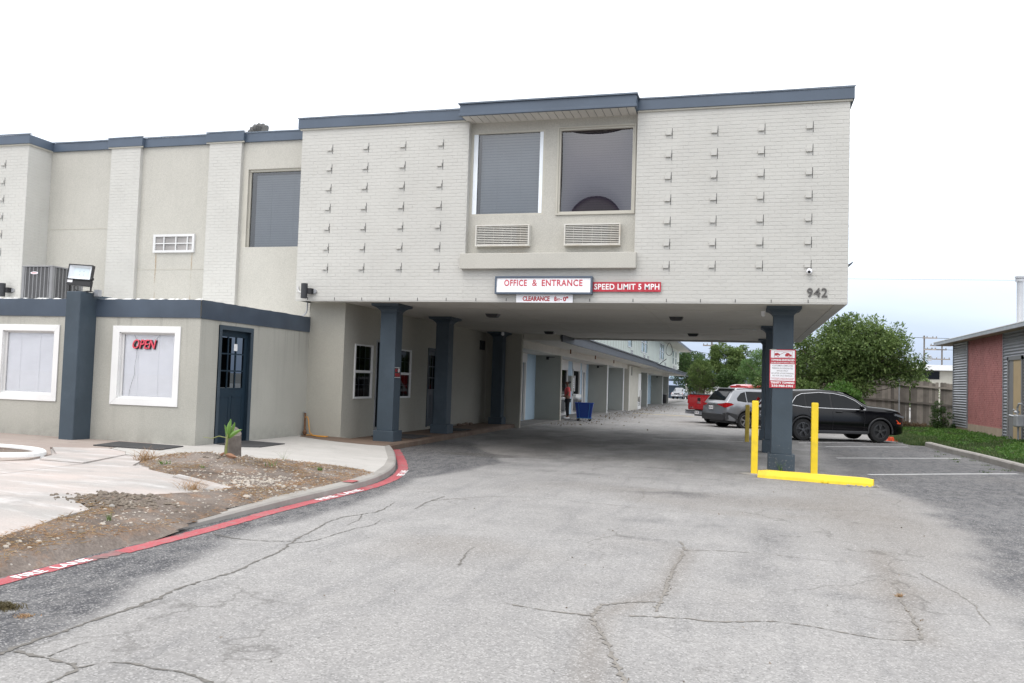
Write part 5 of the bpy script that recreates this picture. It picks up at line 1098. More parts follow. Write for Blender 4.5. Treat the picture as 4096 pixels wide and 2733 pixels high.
# wheel stop
A, B = Vector((.285, 15.88, 0)), Vector((2.16, 15.52, 0)); d_ = (B - A).normalized(); s_ = Vector((-d_.y, d_.x, 0)); mb = MB(); r = random.Random(2); n = 14
for i in range(n + 1):
    c = A.lerp(B, i / n); z = Ga(c.x, c.y); e_ = .035 if i in (0, n) else 0; sc = .86 if i in (0, n) else 1
    for o_, h in ((-.125, 0), (-.115, .05), (-.075, .135), (.075, .135), (.115, .05), (.125, 0)):
        p = c + s_ * o_ * sc + d_ * (0); mb.v.append((p.x, p.y, z + h * sc + r.uniform(-.002, .002)))
    if i: b = 6 * (i - 1); mb.f += [(b + j, b + j + 1, b + j + 7, b + j + 6) for j in range(5)]
mb.f += [(0, 1, 2, 3, 4, 5), (6 * n + 5, 6 * n + 4, 6 * n + 3, 6 * n + 2, 6 * n + 1, 6 * n)]
q = mb.build('wheel_stop', M['yellow'], bevel=.01, origin=(1.2, 15.7, 0)); tag(q, 'long yellow concrete wheel stop lying in front of the signed column', 'wheel stop')
mb = MB(); r = random.Random(5)
for i in range(40):
    x = B.x - r.random() ** 2 * .5 + .06; y = B.y - .13 - r.uniform(0, .10) + (.15 * r.random() if x > B.x else 0); s0 = r.uniform(.006, .03); mb.sphere((x, y, Ga(x, y) + s0 * .4), (s0, s0 * .8, s0 * .6), 5, 3)
mb.build('concrete_crumbs', M['kerb'], kind='stuff')
q = MB().sphere((1.38, 15.52, Ga(1.4, 15.5) + .02), (.06, .04, .045), 6, 4).build('paint_lump', M['yellow'], origin=(1.38, 15.52, 0)); tag(q, 'small yellow lump fallen in front of the wheel stop', 'debris')
slab('bollard_pad', 'pale concrete pad at the foot of the left bollard', 'pad', [(-.06, 16.30), (.02, 16.22), (.30, 16.14), (.34, 16.5), (.05, 16.55)], .012, M['kerb'], Ga)

sp_ = MB(); r = random.Random(44)
for i in range(110):
    x = r.uniform(.48, .96); z = Ga(.7, 17) + abs(r.gauss(0, .22)) + .03
    if z > .9: continue
    y = 16.945 if z < Ga(.7, 17) + .355 else 17.0
    if y > 16.99 and not .54 < x < .9: continue
    e_ = r.uniform(.003, .009); sp_.box(x, y - .0018, z, x + e_, y - .0004, z + e_ * r.uniform(.6, 1.6))
sp_.build('paint_specks', M['kerb'], motel, kind='stuff')
# ------------------------------------------------------------------ room wing behind the canopy (follows the falling ground)
rw = thing('room_wing', 'long two storey motel room wing with grey fins and blue walls behind the canopy', 'building', (-8, 60, 0))
def drop(y): return -.0043 * (y - 30)
def sh(mb): return mb.xf(lambda x, y, z: (x, y, z + drop(y)))
XB = -8.30; zf0 = .03
ops = [(30.85, 32.1, .08, 2.42), (38.3, 40.2, .95, 2.30), (41.5, 43.4, 1.0, 2.32), (44.05, 45.05, .1, 2.32), (47.2, 48.9, .95, 2.3), (62.1, 63.6, .95, 2.3), (66, 67, .1, 2.3), (68.5, 70.5, .95, 2.3), (73, 75, .95, 2.3)]
mb = MB()
for a, b, c, d in wall_cells(27.46, 85.2, -.2, 2.9, ops): mb.box(XB - .2, a, c, XB, b, d)
sh(mb).build('ground_wall', M['light_blue'], rw)
mb = MB(); mb.box(XB - .4, 27.5, -.2, XB - .38, 85, 2.9); sh(mb).build('room_back', M['blind_dark'], rw)
for y0, y1, z0, z1 in ((38.2, 40.3, 2.3, 2.78), (38.2, 40.3, .0, .95), (41.4, 43.5, 2.32, 2.78), (41.4, 43.5, 0, 1.0), (47.1, 49.0, 0, .95), (43.9, 45.2, 2.32, 2.78), (62, 63.7, 0, .95), (30.7, 32.2, 2.42, 2.8)): sh(MB().box(XB, y0, z0, XB + .03, y1, z1)).build('window_panel', M['vinyl'], rw)
for y0, y1, z0, z1 in ops:
    if z0 < .5:
        f = MB(); f.box(XB - .05, y0, z0, XB + .04, y0 + .10, z1); f.box(XB - .05, y1 - .10, z0, XB + .04, y1, z1); f.box(XB - .05, y0 + .1, z1 - .08, XB + .04, y1 - .1, z1); f = sh(f).build('door_frame', M['vinyl'], rw); sh(MB().box(XB - .12, y0 + .1, z0, XB - .08, y1 - .1, z1 - .08)).build('door_leaf', M['white_trim'], f)
    else:
        f = MB(); f.box(XB - .05, y0, z0, XB + .05, y0 + .08, z1); f.box(XB - .05, y1 - .16, z0, XB + .05, y1, z1); f.box(XB - .05, y0, z1 - .07, XB + .05, y1, z1); f.box(XB - .05, y0, z0, XB + .05, y1, z0 + .08); f = sh(f).build('window_frame', M['vinyl'], rw); sh(MB().box(XB - .03, y0 + .08, z0 + .08, XB - .02, y1 - .16, z1 - .07)).build('pane', M['glass_dark'], f)
for y0 in (38.6, 41.75, 47.4):
    u_ = MB(); u_.box(XB + .03, y0, .28, XB + .26, y0 + 1.05, .82); u_ = sh(u_).build('wall_unit', M['ac_grey'], rw, label='grey air unit below a ground floor window'); s2 = MB()
    for j in range(3):
        for k in range(3): s2.box(XB + .26, y0 + .08 + .32 * j, .33 + .16 * k, XB + .268, y0 + .34 + .32 * j, .44 + .16 * k)
    sh(s2).build('louvres', M['black_matte'], u_); sh(MB().box(XB + .03, y0 - .1, .90, XB + .18, y0 + 1.4, 1.06)).build('window_shelf', M['white_trim'], rw)
u_ = sh(MB().box(XB + .02, 40.3, 1.22, XB + .20, 40.95, 1.98)).build('meter_cabinet', M['fin_grey'], rw); s2 = MB(); s2.box(XB + .20, 40.98, 1.22, XB + .24, 41.05, 1.99); s2.box(XB + .20, 40.6, 1.24, XB + .22, 40.64, 1.94)
for k in range(5): s2.box(XB + .20, 40.7, 1.4 + .1 * k, XB + .215, 40.9, 1.45 + .1 * k)
sh(s2).build('cabinet_trim', M['sign_white'], u_)
for i, (y, xo) in enumerate(((33.75, 0), (46.0, 0), (52.4, 0), (66.0, 0), (78.7, 0), (85.0, 0))):
    mb = MB().box(XB, y, -.2, -7.26, y + .14, 2.70); f = sh(mb).build('fin_wall', M['fin_grey'], rw); sh(MB().box(-7.26, y - .01, -.2, -7.22, y + .16, 2.70)).build('fin_edge', M['white_trim'] if i else M['beige_trim'], f)
# closed room box standing out to the drive
mb = MB().box(XB, 53.9, -.2, -7.08, 60.3, 2.92); sh(mb).build('room_box', M['beige_trim'], rw, label='pale projecting room box')
for b_ in ((-7.08, 58.7, .9, -7.05, 60.2, 2.5), (-7.08, 58.5, -.1, -7.04, 60.25, .55), (-7.08, 54.0, -.1, -7.06, 54.1, 2.9)): sh(MB().box(*b_)).build('window_panel', M['white_trim'], rw)
s2 = MB()
for j in range(2):
    for k in range(5): s2.box(-7.04, 58.75 + .7 * j, .28 + .12 * k, -7.03, 59.3 + .7 * j, .36 + .12 * k)
sh(s2).build('louvres', M['ac_grey'], rw); mb = MB().box(-7.08, 55.0, 2.3, -7.05, 55.15, 2.85); sh(mb).build('conduit', M['black_matte'], rw)
sh(MB().tube([(-7.0, 59.6, .5), (-7.0, 59.6, 1.35)], .05, 8)).build('pipe', M['vinyl'], rw)
# beam, soffit, eave
sh(MB().box(XB, 27.46, 2.70, -7.20, 85.4, 2.98)).build('beam', M['soffit'], rw)
sh(MB().box(-8.3, 27.46, 2.981, -5.93, 94, 3.02)).build('soffit', M['soffit'], rw)
mb = MB(); mb.box(-7.20, 27.46, 3.02, -5.95, 27.5, 3.25); sh(mb).build('gable_infill', M['soffit'], rw)
mb = MB()
for y in (34, 40, 46): mb.tube([(-6.9, y, 2.98), (-6.9, y, 2.80)], .03, 6)
sh(mb).build('soffit_pipe', M['rust'], rw)
mb = MB(); mb.box(-5.93, 27.6, 2.955, -5.88, 60, 3.26); sh(mb).build('eave_fascia', M['eave_slate'], rw); sh(MB().box(-5.93, 60, 2.93, -5.88, 94, 3.20)).build('eave_fascia', M['eave_slate'], rw)
sh(MB().box(-5.95, 29.72, 3.262, -5.86, 60, 3.285)).build('gutter_edge', M['ac_grey'], rw)
def corr_roof(y0, y1, x0, z0, x1, z1, name, par, m, pitch=.30):
    mb = MB(); n = int((y1 - y0) / pitch * 4)
    for i in range(n + 1):
        y = y0 + (y1 - y0) * i / n; h = (.0, .035, .04, .0)[i % 4]; mb.v += [(x0, y, z0 + h), (x1, y, z1 + h), (x0, y, z0 - .012)]
        if i: b = 3 * (i - 1); mb.f += [(b, b + 1, b + 4, b + 3), (b + 2, b, b + 3, b + 5)]
    return sh(mb).build(name, m, par)
M['roof_metal'] = pm('dark ribbed roof sheet', (.05, .06, .075), .45, .1, 3, metal=.3)
corr_roof(29.75, 60, -5.80, 3.285, XB, 3.95, 'lower_roof', rw, M['roof_metal']); corr_roof(60, 94, -5.80, 3.215, XB, 3.9, 'lower_roof', rw, M['roof_metal'])
uw = [(61.8, 64.3), (70.2, 74.9), (86, 91), (102, 104.2), (106.3, 108.4)]
mb = MB()
for a, b, c, d in wall_cells(29.75, 112.7, 3.5, 6.55, [(p, q, 4.55, 6.2) for p, q in uw]): mb.box(XB - .2, a, c, XB, b, d)
mb.box(-14, 112.7, 3.4, XB, 112.9, 6.55); sh(mb).build('upper_wall', M['siding_green'], rw)
gv = MB(); y = 30.4
while y < 112:
    if not any(p - .2 < y < q + .2 for p, q in uw): gv.box(XB, y, 3.7, XB + .008, y + .035, 6.5)
    y += 1.22
sh(gv).build('siding_groove', M['beige_trim'], rw)
for p, q in uw:
    f = MB(); w_ = .14; n = 2 if q - p > 3 else 1
    for k in range(n):
        a = p + (q - p) * k / n; b = p + (q - p) * (k + 1) / n; f.box(XB - .05, a, 4.55, XB + .03, a + w_, 6.2); f.box(XB - .05, b - w_, 4.55, XB + .03, b, 6.2); f.box(XB - .04, a + w_, 5.35, XB + .025, b - w_, 5.42)
    f.box(XB - .05, p, 4.5, XB + .04, q, 4.58); f.box(XB - .05, p, 6.15, XB + .03, q, 6.22); f = sh(f).build('window_frame', M['vinyl'], rw); sh(MB().box(XB - .03, p + .1, 4.58, XB - .02, q - .1, 6.15)).build('pane', M['teal_glass'], f)
for y in (36.5, 40.5, 44, 63.6, 72, 75, 92, 103, 105, 107):
    s2 = MB().box(XB, y, 4.02, XB + .05, y + 1.1, 4.40); s2 = sh(s2).build('wall_unit', M['vinyl'], rw); g_ = MB()
    for j in range(3):
        for k in range(2): g_.box(XB + .05, y + .08 + .34 * j, 4.06 + .17 * k, XB + .056, y + .34 + .34 * j, 4.19 + .17 * k)
    sh(g_).build('louvres', M['ac_grey'], s2)
mb = MB(); mb.add([(XB, 29.75, 6.50), (-6.8, 29.75, 6.50), (-6.8, 114, 6.50), (XB, 114, 6.50), (-11, 29.75, 7.3), (-6.75, 29.75, 6.72), (-6.75, 114, 6.72), (-11, 114, 7.3)], [(0, 1, 2, 3), (1, 5, 6, 2), (5, 4, 7, 6), (3, 2, 6, 7)]); sh(mb).build('upper_roof', M['blue_fascia'], rw); sh(MB().box(XB, 29.8, 6.485, -6.82, 113.9, 6.497)).build('soffit', M['soffit'], rw)
for y in (33.6, 45.9, 78.6):
    q = thing('area_light', {33.6: 'small black bracket light at the top of the nearest grey fin', 45.9: 'small black bracket light above the second grey fin by the cart', 78.6: 'small black bracket light on the far grey fin near the bin'}[y], 'light', (-7.7, y - .15, 2.62 + drop(y)), 'bracket lights on the fins')
    MB().box(-.08, -.06, -.10, .02, .06, .02).build('head', M['black'], q, local=True); MB().box(.02, -.02, -.01, .26, .02, .01).build('arm', M['black'], q, local=True)
q = thing('street_light', 'small solar light tilted up on the edge of the lower roof', 'light', (-5.8, 60.5, 3.3)); MB().obox((-5.80, 60.5, 3.12), (-5.35, 60.6, 3.5), .30, .04).build('head', M['ac_dark'], q)
q = thing('cable_loop', 'black cable loop hanging from the upper eave', 'cable', (-7.4, 88, 6.0)); MB().tube([(-7.2 + .30 * math.sin(t) * (1 - .35 * math.cos(t)), 84.5, 5.45 + .62 * math.cos(t) + drop(84)) for t in np.linspace(0, 2 * math.pi, 20)], .028, 6).build('cable', M['wire'], q)
q = thing('trash_bin', 'black wheeled bin with a pale bag rim beside the far fins', 'bin', (-7.55, 83.9, -.18)); MB().lathe((-7.55, 84.0, G(-7.5, 84)), [(.22, 0), (.27, .85), (.27, .9)], 14).build('body', M['black'], q, smooth=True); MB().lathe((-7.55, 84.0, G(-7.5, 84) + .9), [(.28, 0), (.29, .07), (.25, .10), (.0, .10)], 14).build('bag_rim', M['ac_grey'], q, smooth=True)

# ------------------------------------------------------------------ building across the far end
fb = thing('carport_building', 'slate blue building with a carport and white post at the far end of the lot', 'building', (-9, 138, -.4)); zb = -.42
MB().box(-16, 135.3, 2.75, -6.2, 150, 4.2).build('siding_wall', M['light_blue'], fb); mb = MB()
for k in range(18): mb.box(-16 + .55 * k, 135.27, 2.75, -15.95 + .55 * k, 135.3, 4.2)
mb.build('batten', M['blue_siding'], fb); MB().box(-16, 135.1, 2.35, -6.2, 135.5, 2.75).build('beam', M['blue_fascia'], fb); MB().box(-8.86, 135.2, zb, -8.6, 135.45, 2.35).build('post', M['white_trim'], fb)
MB().box(-8.5, 140.4, zb, -7.6, 140.6, 2.4).build('side_wall', M['light_blue'], fb); mb = MB().box(-7.6, 140.3, zb, -6.4, 140.5, 2.0); mb.build('sheet_panel', M['galv_wall'], fb); MB().box(-14.5, 140, zb, -9.0, 140.1, 1.7).build('gate', M['blue_siding'], fb)
lb = thing('white_base_building', 'low white building with dark slate upper band behind the trees', 'building', (-.5, 78, 0)); MB().box(-2.9, 78, -.3, 7, 90, 2.1).build('wall', M['white_trim'], lb); MB().box(-3.0, 77.8, 2.1, 7.1, 90, 3.4).build('upper_band', M['blue_siding'], lb)

# ------------------------------------------------------------------ neighbour building at the right
nb = thing('corrugated_building', 'low grey metal clad building with a pink painted brick panel at the right edge', 'building', (10, 36, 0)); XN = 9.0
ZT = 3.88
def corr_v(y0, y1, z0, z1, pitch=.108, amp=.017):
    mb = MB(); n = int((z1 - z0) / pitch * 6)
    for i in range(n + 1):
        z = z0 + (z1 - z0) * i / n; x = XN - .035 - amp * math.cos(2 * math.pi * i / 6); mb.v += [(x, y0, z), (x, y1, z)]
        if i: b = 2 * (i - 1); mb.f.append((b, b + 1, b + 3, b + 2))
    return mb
corr_v(38.82, 41.25, .25, ZT).build('corrugated_panel', M['galv_wall'], nb, smooth=True); corr_v(26, 33.75, 2.98, ZT).build('corrugated_panel', M['galv_wall'], nb, smooth=True); corr_v(33.12, 33.75, .12, 2.98).build('corrugated_panel', M['galv_wall'], nb, smooth=True); corr_v(26, 31.55, .12, 2.98).build('corrugated_panel', M['galv_wall'], nb, smooth=True)
each('corner_trim', M['galv_wall'], [(XN - .06, 38.76, .25, XN - .02, 38.84, ZT), (XN - .06, 33.73, .15, XN - .02, 33.80, ZT), (XN - .06, 41.22, .25, XN, 41.27, ZT)], nb)
MB().box(XN, 26, .1, XN + .3, 41.25, ZT).build('wall', M['pink_mortar'], nb); MB().box(XN - .02, 33.75, -.3, XN + .28, 41.3, .43).build('foundation', M['beige_conc'], nb)
mb = MB(); r = random.Random(12); z = .43; k = 0
while z < ZT - .07:
    y = 33.82 - (.11 if k % 2 else 0)
    while y < 38.74:
        a, b = max(y, 33.82), min(y + .205, 38.74)
        if b - a > .03: p = .018 + r.uniform(-.007, .007); mb.box(XN - p, a, z, XN, b, z + .064)
        y += .215
    z += .0745; k += 1
mb.build('brick_panel', M['pink_brick'], nb, kind='stuff')
f = MB(); f.box(XN - .09, 33.0, .1, XN - .0, 33.14, 2.98); f.box(XN - .09, 31.5, 2.86, XN, 33.14, 3.0); f.box(XN - .09, 31.5, .1, XN, 31.6, 2.98); f.box(XN - .055, 32.55, .1, XN - .02, 33.0, 2.86); f = f.build('door', M['ac_grey'], nb, label='tan door in a grey steel frame'); MB().box(XN - .05, 31.6, .12, XN - .03, 32.55, 2.86).build('door_leaf', M['door_tan'], f); MB().sphere((XN - .05, 32.45, 1.15), .04, 8, 6).build('handle', M['galv'], f)
mb = MB(); mb.box(8.46, 26, 3.86, 16, 42.6, 3.90); mb.build('soffit', M['beige_conc'], nb); mb = MB(); mb.box(8.43, 26, 3.83, 8.47, 42.62, 3.96); mb.box(8.43, 42.58, 3.83, 16, 42.62, 3.96); mb.build('fascia', M['galv'], nb)
MB().box(8.41, 26, 3.962, 16, 42.66, 3.99).build('roof', M['plank_white'], nb)
q = thing('roof_flue', 'tall white metal flue pipe on the neighbour roof', 'flue', (9.5, 33.8, 4.0)); MB().lathe((9.5, 33.8, 3.99), [(.16, 0), (.14, .16), (.11, .2), (.11, 1.75)], 16).build('pipe', M['flue'], q, smooth=True); MB().lathe((9.5, 33.8, 5.72), [(.13, 0), (.16, .02), (.16, .1), (.13, .12), (.17, .14), (.17, .2), (.1, .23)], 16).build('cap', M['flue'], q, smooth=True)
q = thing('gas_meter', 'grey gas meter with pipes beside the neighbour door', 'gas meter', (8.75, 31.0, .2)); MB().box(8.55, 30.75, .62, 8.8, 31.15, 1.02).build('meter_body', M['galv'], q, bevel=.04); MB().tube([(8.7, 31.1, .05), (8.7, 31.1, .7)], .035, 8).tube([(8.66, 31.05, 1.0), (8.66, 31.05, 1.25), (8.66, 30.9, 1.38), (8.7, 30.7, 1.38)], .03, 8).sphere((8.66, 31.12, 1.1), (.09, .09, .06), 10, 6).tube([(8.6, 31.0, .95), (8.5, 31.3, .98)], .04, 8).build('pipes', M['galv'], q, smooth=True)

# ------------------------------------------------------------------ wooden fence
fn = thing('wooden_fence', 'weathered grey board fence leaning between the tree and the neighbour building', 'fence', (7, 45, 0)); YFn = 44.6
def fz(x): return -.055 * (x - 6.5)                                  # falls to the right
r = random.Random(9); x = 3.2; bs = []
while x < 9.75:
    w = r.uniform(.125, .15); gap = r.uniform(-.004, .003)
    if abs(x - 7.62) < .08 or abs(x - 8.93) < .06: gap = .07
    bs.append((x, w, r.uniform(-.05, .05), r.uniform(-.012, .012))); x += w + gap
o0 = worigin(fn)
for i, (x, w, dz, tl) in enumerate(bs):
    top = 2.30 + fz(x) + dz; bot = .05 + max(fz(x), -.2); mb = MB(); c = .03
    y0 = YFn + r.uniform(-.008, .008); prof = [(x + tl, bot), (x + w + tl, bot), (x + w, top - c), (x + w - c, top), (x + c, top), (x, top - c)]
    mb.prism([(a, y0, b) for a, b in prof], (0, .02, 0)); mb.build('board', M['wood_grey'], fn)
for zc in (2.08, 1.27): MB().obox((3.2, YFn - .045, zc + fz(3.2)), (7.45, YFn - .045, zc + fz(7.45)), .05, .09).build('rail', M['wood_grey'], fn); MB().obox((7.4, YFn - .05, zc + fz(7.4) - .01), (9.75, YFn - .05, zc + fz(9.75) - .03), .05, .09).build('rail', M['wood_grey'], fn)
q = MB().tube([(7.28, YFn - .12, 0), (7.28, YFn - .12, 2.4)], .035, 8).build('post', M['galv'], fn); MB().tube([(4.4, YFn - .12, 0), (4.4, YFn - .12, 2.4)], .035, 8).build('post', M['galv'], fn)
# white storage building and poles beyond
q = thing('flat_roof_store', 'white flat roofed building with dark glazing beyond the fence', 'building', (22, 112, 0)); MB().box(19.2, 110, 4.45, 27, 122, 5.1).build('roof', M['plank_white'], q); MB().box(20.2, 111, 0, 27, 121, 4.4).build('wall', M['beige_trim'], q); MB().box(20.5, 110.9, 3.4, 22.6, 111.0, 4.35).build('window', M['car_glass'], q)
def pole(x, y, h, lab, arms, m=None):
    q = thing('utility_pole', lab, 'pole', (x, y, -.4), 'utility poles'); MB().tube([(x, y, -.4), (x, y, h)], [.13, .09], 8).build('post', M['wood_grey'], q); mb = MB()
    for z, w, dx in arms: MB().box(x - w / 2 + dx, y - .25, z - .07, x + w / 2 + dx, y - .12, z + .07).build('crossarm', M['wood_grey'], q)
    for z, w, dx in arms:
        for k in (-.45, -.2, .2, .45): MB().lathe((x + dx + w * k, y - .18, z + .07), [(.05, 0), (.07, .08), (.04, .18)], 6).build('insulator', M['ac_grey'], q)
    return q
pole(21.1, 112, 8.7, 'wooden utility pole left of the other, beyond the fence', [(8.4, 1.6, .6), (7.0, 1.3, .6)]); pole(23.9, 116, 8.3, 'wooden utility pole half hidden by the corrugated building, with three crossarms', [(7.7, 2.4, -.2), (7.2, 1.8, -.4), (6.0, 2.2, -.2)])
pole(-3.7, 101, 8.5, 'utility pole rising behind the trees seen under the canopy', [(6.45, 1.6, -.2)])
q = thing('transformer', 'pale transformer can hung on the left utility pole', 'transformer', (21.5, 111.6, 5.8)); MB().lathe((21.65, 111.7, 5.6), [(.2, 0), (.24, .1), (.24, .6), (.15, .7)], 12).build('can', M['galv'], q)
def wire(name, lab, pts, r_=.012, m='wire', sag=0):
    P = []
    for a, b in zip(pts, pts[1:]):
        for k in range(12): t = k / 12; P.append((a[0] + (b[0] - a[0]) * t, a[1] + (b[1] - a[1]) * t, a[2] + (b[2] - a[2]) * t - sag * 4 * t * (1 - t)))
    P.append(pts[-1]); q = MB().tube(P, r_, 5).build(name, M[m], origin=P[0]); tag(q, lab, 'wire', 'overhead wires')
wire('overhead_wire', 'thin pale overhead wire crossing the sky right of the brick wall, the higher one', [(1.0, 60, 12.85), (24, 60, 12.35)], .013, 'insul'); wire('overhead_wire', 'thin pale overhead wire crossing the sky right of the brick wall, the lower one', [(1.0, 60, 9.2), (24, 60, 8.95)], .013, 'insul')
wire('overhead_wire', 'black cable from the far eave to the trees under the canopy', [(-6.8, 109, 6.2), (3, 98, 5.2)], .03, 'wire', .3); wire('overhead_wire', 'thinner black cable below the eave cable', [(-6.8, 109, 5.9), (-3.5, 100, 5.4)], .018, 'wire', .2)
wire('overhead_wire', 'power line running right from the left utility pole', [(20.0, 112, 8.45), (34, 112, 8.2)], .03); wire('overhead_wire', 'lower power line between the two utility poles', [(21.2, 112, 7.1), (34, 118, 7.0)], .025)
# unseen store across the street, put in and sized for its dark reflection
q = thing('reflection_store', 'unseen dark store added across the street to be mirrored in the tinted pane', 'building', (-8, -34, 0)); MB().box(-30, -40, 0, 20, -34, 8.2).build('wall', M['fin_grey'], q); MB().box(-31, -41, 8.2, 21, -33, 8.9).build('roof', M['roof_metal'], q)
# ------------------------------------------------------------------ vehicles
def interp(tab, x): return float(np.interp(x, [t[0] for t in tab], [t[1] for t in tab]))
class Car:
    """body lofted along x (0 = rear), y left, z up"""
    def __init__(s, L, top, belt, width, low, wheels, wr, arch, tum=.17, roofz=1.6):
        s.L, s.top, s.belt, s.width, s.low, s.wheels, s.wr, s.arch, s.tum, s.roofz = L, top, belt, width, low, wheels, wr, arch, tum, roofz
    def sec(s, x):
        zt, zb, w, zl = interp(s.top, x), interp(s.belt, x), interp(s.width, x), interp(s.low, x)
        for xc in s.wheels:
            d = abs(x - xc)
            if d < s.arch: zl = max(zl, s.wr + math.sqrt(s.arch ** 2 - d * d) - .0)
        zb = min(zb, zt - .10); k = max(0, min(1, (zt - zb - .1) / max(.1, s.roofz - zb - .1)))
        wt = w * (.93 - s.tum * k); zs = [zl, max(zl + .03, .36), max(zl + .06, .58), max(zl + .09, .80)]
        zs = [min(z, zb - .01 * (4 - i)) for i, z in enumerate(zs)]
        r = .07 + .02 * k
        pts = [(w * .965, zs[0]), (w * .985, zs[1]), (w, zs[2]), (w * .995, zs[3]), (w * .965, zb), (w * .955, zb + .015), (wt + (w * .955 - wt) * .5, (zb + zt - r) / 2 + .01), (wt + .012, zt - r), (wt - .03, zt - r * .45), (wt - .09, zt - .012), (wt * .6, zt + .012), (0, zt + .02)]
        return pts
    def side(s, x, z):
        p = s.sec(x)[:9]
        for a, b in zip(p, p[1:]):
            if a[1] <= z <= b[1] + 1e-6: t = (z - a[1]) / max(1e-6, b[1] - a[1]); return a[0] + (b[0] - a[0]) * t
        return p[-1][0] if z > p[-1][1] else p[0][0]
    def body(s, xs):
        mb = MB(); n = None
        for x in xs:
            p = s.sec(x); row = [(x, -y, z) for y, z in p] + [(x, y, z) for y, z in p[-2::-1]]; n = len(row); mb.v += row
        for i in range(len(xs) - 1):
            for k in range(n - 1): a = i * n + k; mb.f.append((a, a + 1, a + n + 1, a + n))
            a = i * n; mb.f.append((a + n - 1, a, a + n, a + 2 * n - 1))
        mb.f.append(tuple(range(n))[::-1]); a = (len(xs) - 1) * n; mb.f.append(tuple(range(a, a + n))); return mb
    def sidepatch(s, lo, hi, x0, x1, side=-1, off=.006, nx=14, nz=4):
        mb = MB()
        for i in range(nx + 1):
            x = x0 + (x1 - x0) * i / nx; a, b = interp(lo, x), interp(hi, x)
            for j in range(nz + 1): z = a + (b - a) * j / nz; mb.v.append((x, side * (s.side(x, z) + off), z))
        for i in range(nx):
            for j in range(nz): k = i * (nz + 1) + j; q = (k, k + nz + 1, k + nz + 2, k + 1); mb.f.append(q if side < 0 else q[::-1])
        return mb
    def outline(s, pts, r_, side=-1, off=.006):
        P = []
        for a, b in zip(pts, pts[1:]):
            n = max(1, int(math.hypot(b[0] - a[0], b[1] - a[1]) / .08)); P += [(a[0] + (b[0] - a[0]) * t / n, a[1] + (b[1] - a[1]) * t / n) for t in range(n)]
        P.append(pts[-1]); return MB().tube([(x, side * (s.side(x, z) + off), z) for x, z in P], r_, 6)
def stations(L, extra, wheels, arch, n=46):
    xs = list(np.linspace(0, L, n)) + list(extra)
    for w in wheels: xs += [w + arch * math.cos(t) for t in np.linspace(0, math.pi, 17)]
    xs = sorted(xs); out_ = [xs[0]]
    for x in xs[1:]:
        if x - out_[-1] > .012: out_.append(x)
    return out_
def wheel(par, x, y, r_, wd, side, rim, spokes=5, rr=.66):
    """wheel part with tyre, rim"""
    prof = [(r_ * rr, -wd / 2), (r_ * .93, -wd / 2), (r_, -wd / 2 + .03), (r_, wd / 2 - .03), (r_ * .93, wd / 2), (r_ * rr, wd / 2)]
    t = MB().lathe((x, y, r_), prof, 32, 'y', False).build('wheel', M['tyre'], par, local=True, smooth=True)
    o = y + side * wd / 2; mb = MB().lathe((x, o - side * .02, r_), [(r_ * rr * 1.0, 0), (r_ * rr, side * .016), (r_ * rr * .93, side * .018), (r_ * rr * .9, 0)], 32, 'y', False)
    for k in range(spokes):
        for da in (-.13, .13):
            a = 2 * math.pi * k / spokes + .3; c = Vector((x, o - side * .012, r_)); e_ = c + Vector((math.cos(a + da) * r_ * rr * .95, 0, math.sin(a + da) * r_ * rr * .95)); mb.obox(c + Vector((math.cos(a) * .03, 0, math.sin(a) * .03)), e_, r_ * .075, .02, (0, 1, 0))
    mb.lathe((x, o - side * .02, r_), [(r_ * .16, 0), (r_ * .15, side * .022)], 12, 'y')
    mb.build('rim', M[rim], t, local=True); MB().lathe((x, o - side * .055, r_), [(r_ * rr * .98, 0), (r_ * rr * .98, side * .006)], 24, 'y').build('brake_disc', M['black'], t, local=True); return t
def text_plate(par, s, x, y, z, w, h, yaw=0, m='sign_white', tm='grey_letter', face=-1):
    """plate on a face looking towards -x (rear)"""
    q = MB().box(x - .012, y - w / 2, z, x, y + w / 2, z + h).build('number_plate', M[m], par, local=True)
    mk_ = MB()                                                   # the photo shows only blurred characters here
    for k in range(7):
        if k != 3: mk_.box(x - .0135, y + w * (.36 - .12 * k) - .013, z + h * .25, x - .0121, y + w * (.36 - .12 * k) + .013, z + h * .75)
    mk_.build('number_plate_marks', M[tm], q, local=True); return q

# black crossover, side on ------------------------------------------------------
hd = math.radians(25); rearw = (1.88, 29.05); wb0 = .98
def car_root(name, lab, cat, wx, wy, lx, ly, hd, dz=0, scale=1.0):
    """put local (lx, ly) at world (wx, wy)"""
    c, s_ = math.cos(hd), math.sin(hd); x, y = wx - (lx * c - ly * s_) * scale, wy - (lx * s_ + ly * c) * scale; q = thing(name, lab, cat, (x, y, Ga(wx, wy) + dz), None, hd); q.scale = (scale,) * 3; return q
cv = Car(4.70, [(0, .98), (.06, 1.06), (.14, 1.14), (.34, 1.42), (.52, 1.58), (.9, 1.645), (1.6, 1.68), (2.2, 1.66), (2.55, 1.60), (2.85, 1.46), (3.15, 1.27), (3.30, 1.19), (3.9, 1.145), (4.3, 1.09), (4.55, 1.01), (4.66, .90), (4.70, .80)],
         [(0, .96), (.1, 1.06), (.6, 1.10), (1.5, 1.045), (3.2, 1.04), (4.2, .98), (4.55, .90), (4.7, .72)],
         [(0, .72), (.08, .82), (.3, .905), (1, .925), (2.4, .925), (3.9, .925), (4.3, .88), (4.55, .76), (4.7, .58)],
         [(0, .42), (.15, .34), (.5, .30), (1, .28), (3.8, .27), (4.4, .26), (4.7, .32)], (.98, 3.68), .36, .42, .19, 1.66)
suv = car_root('black_suv', 'black crossover with chrome window line and black wheels parked side on behind the signed column', 'car', 1.90, 29.10, .98, -.93, math.radians(23), -.0)
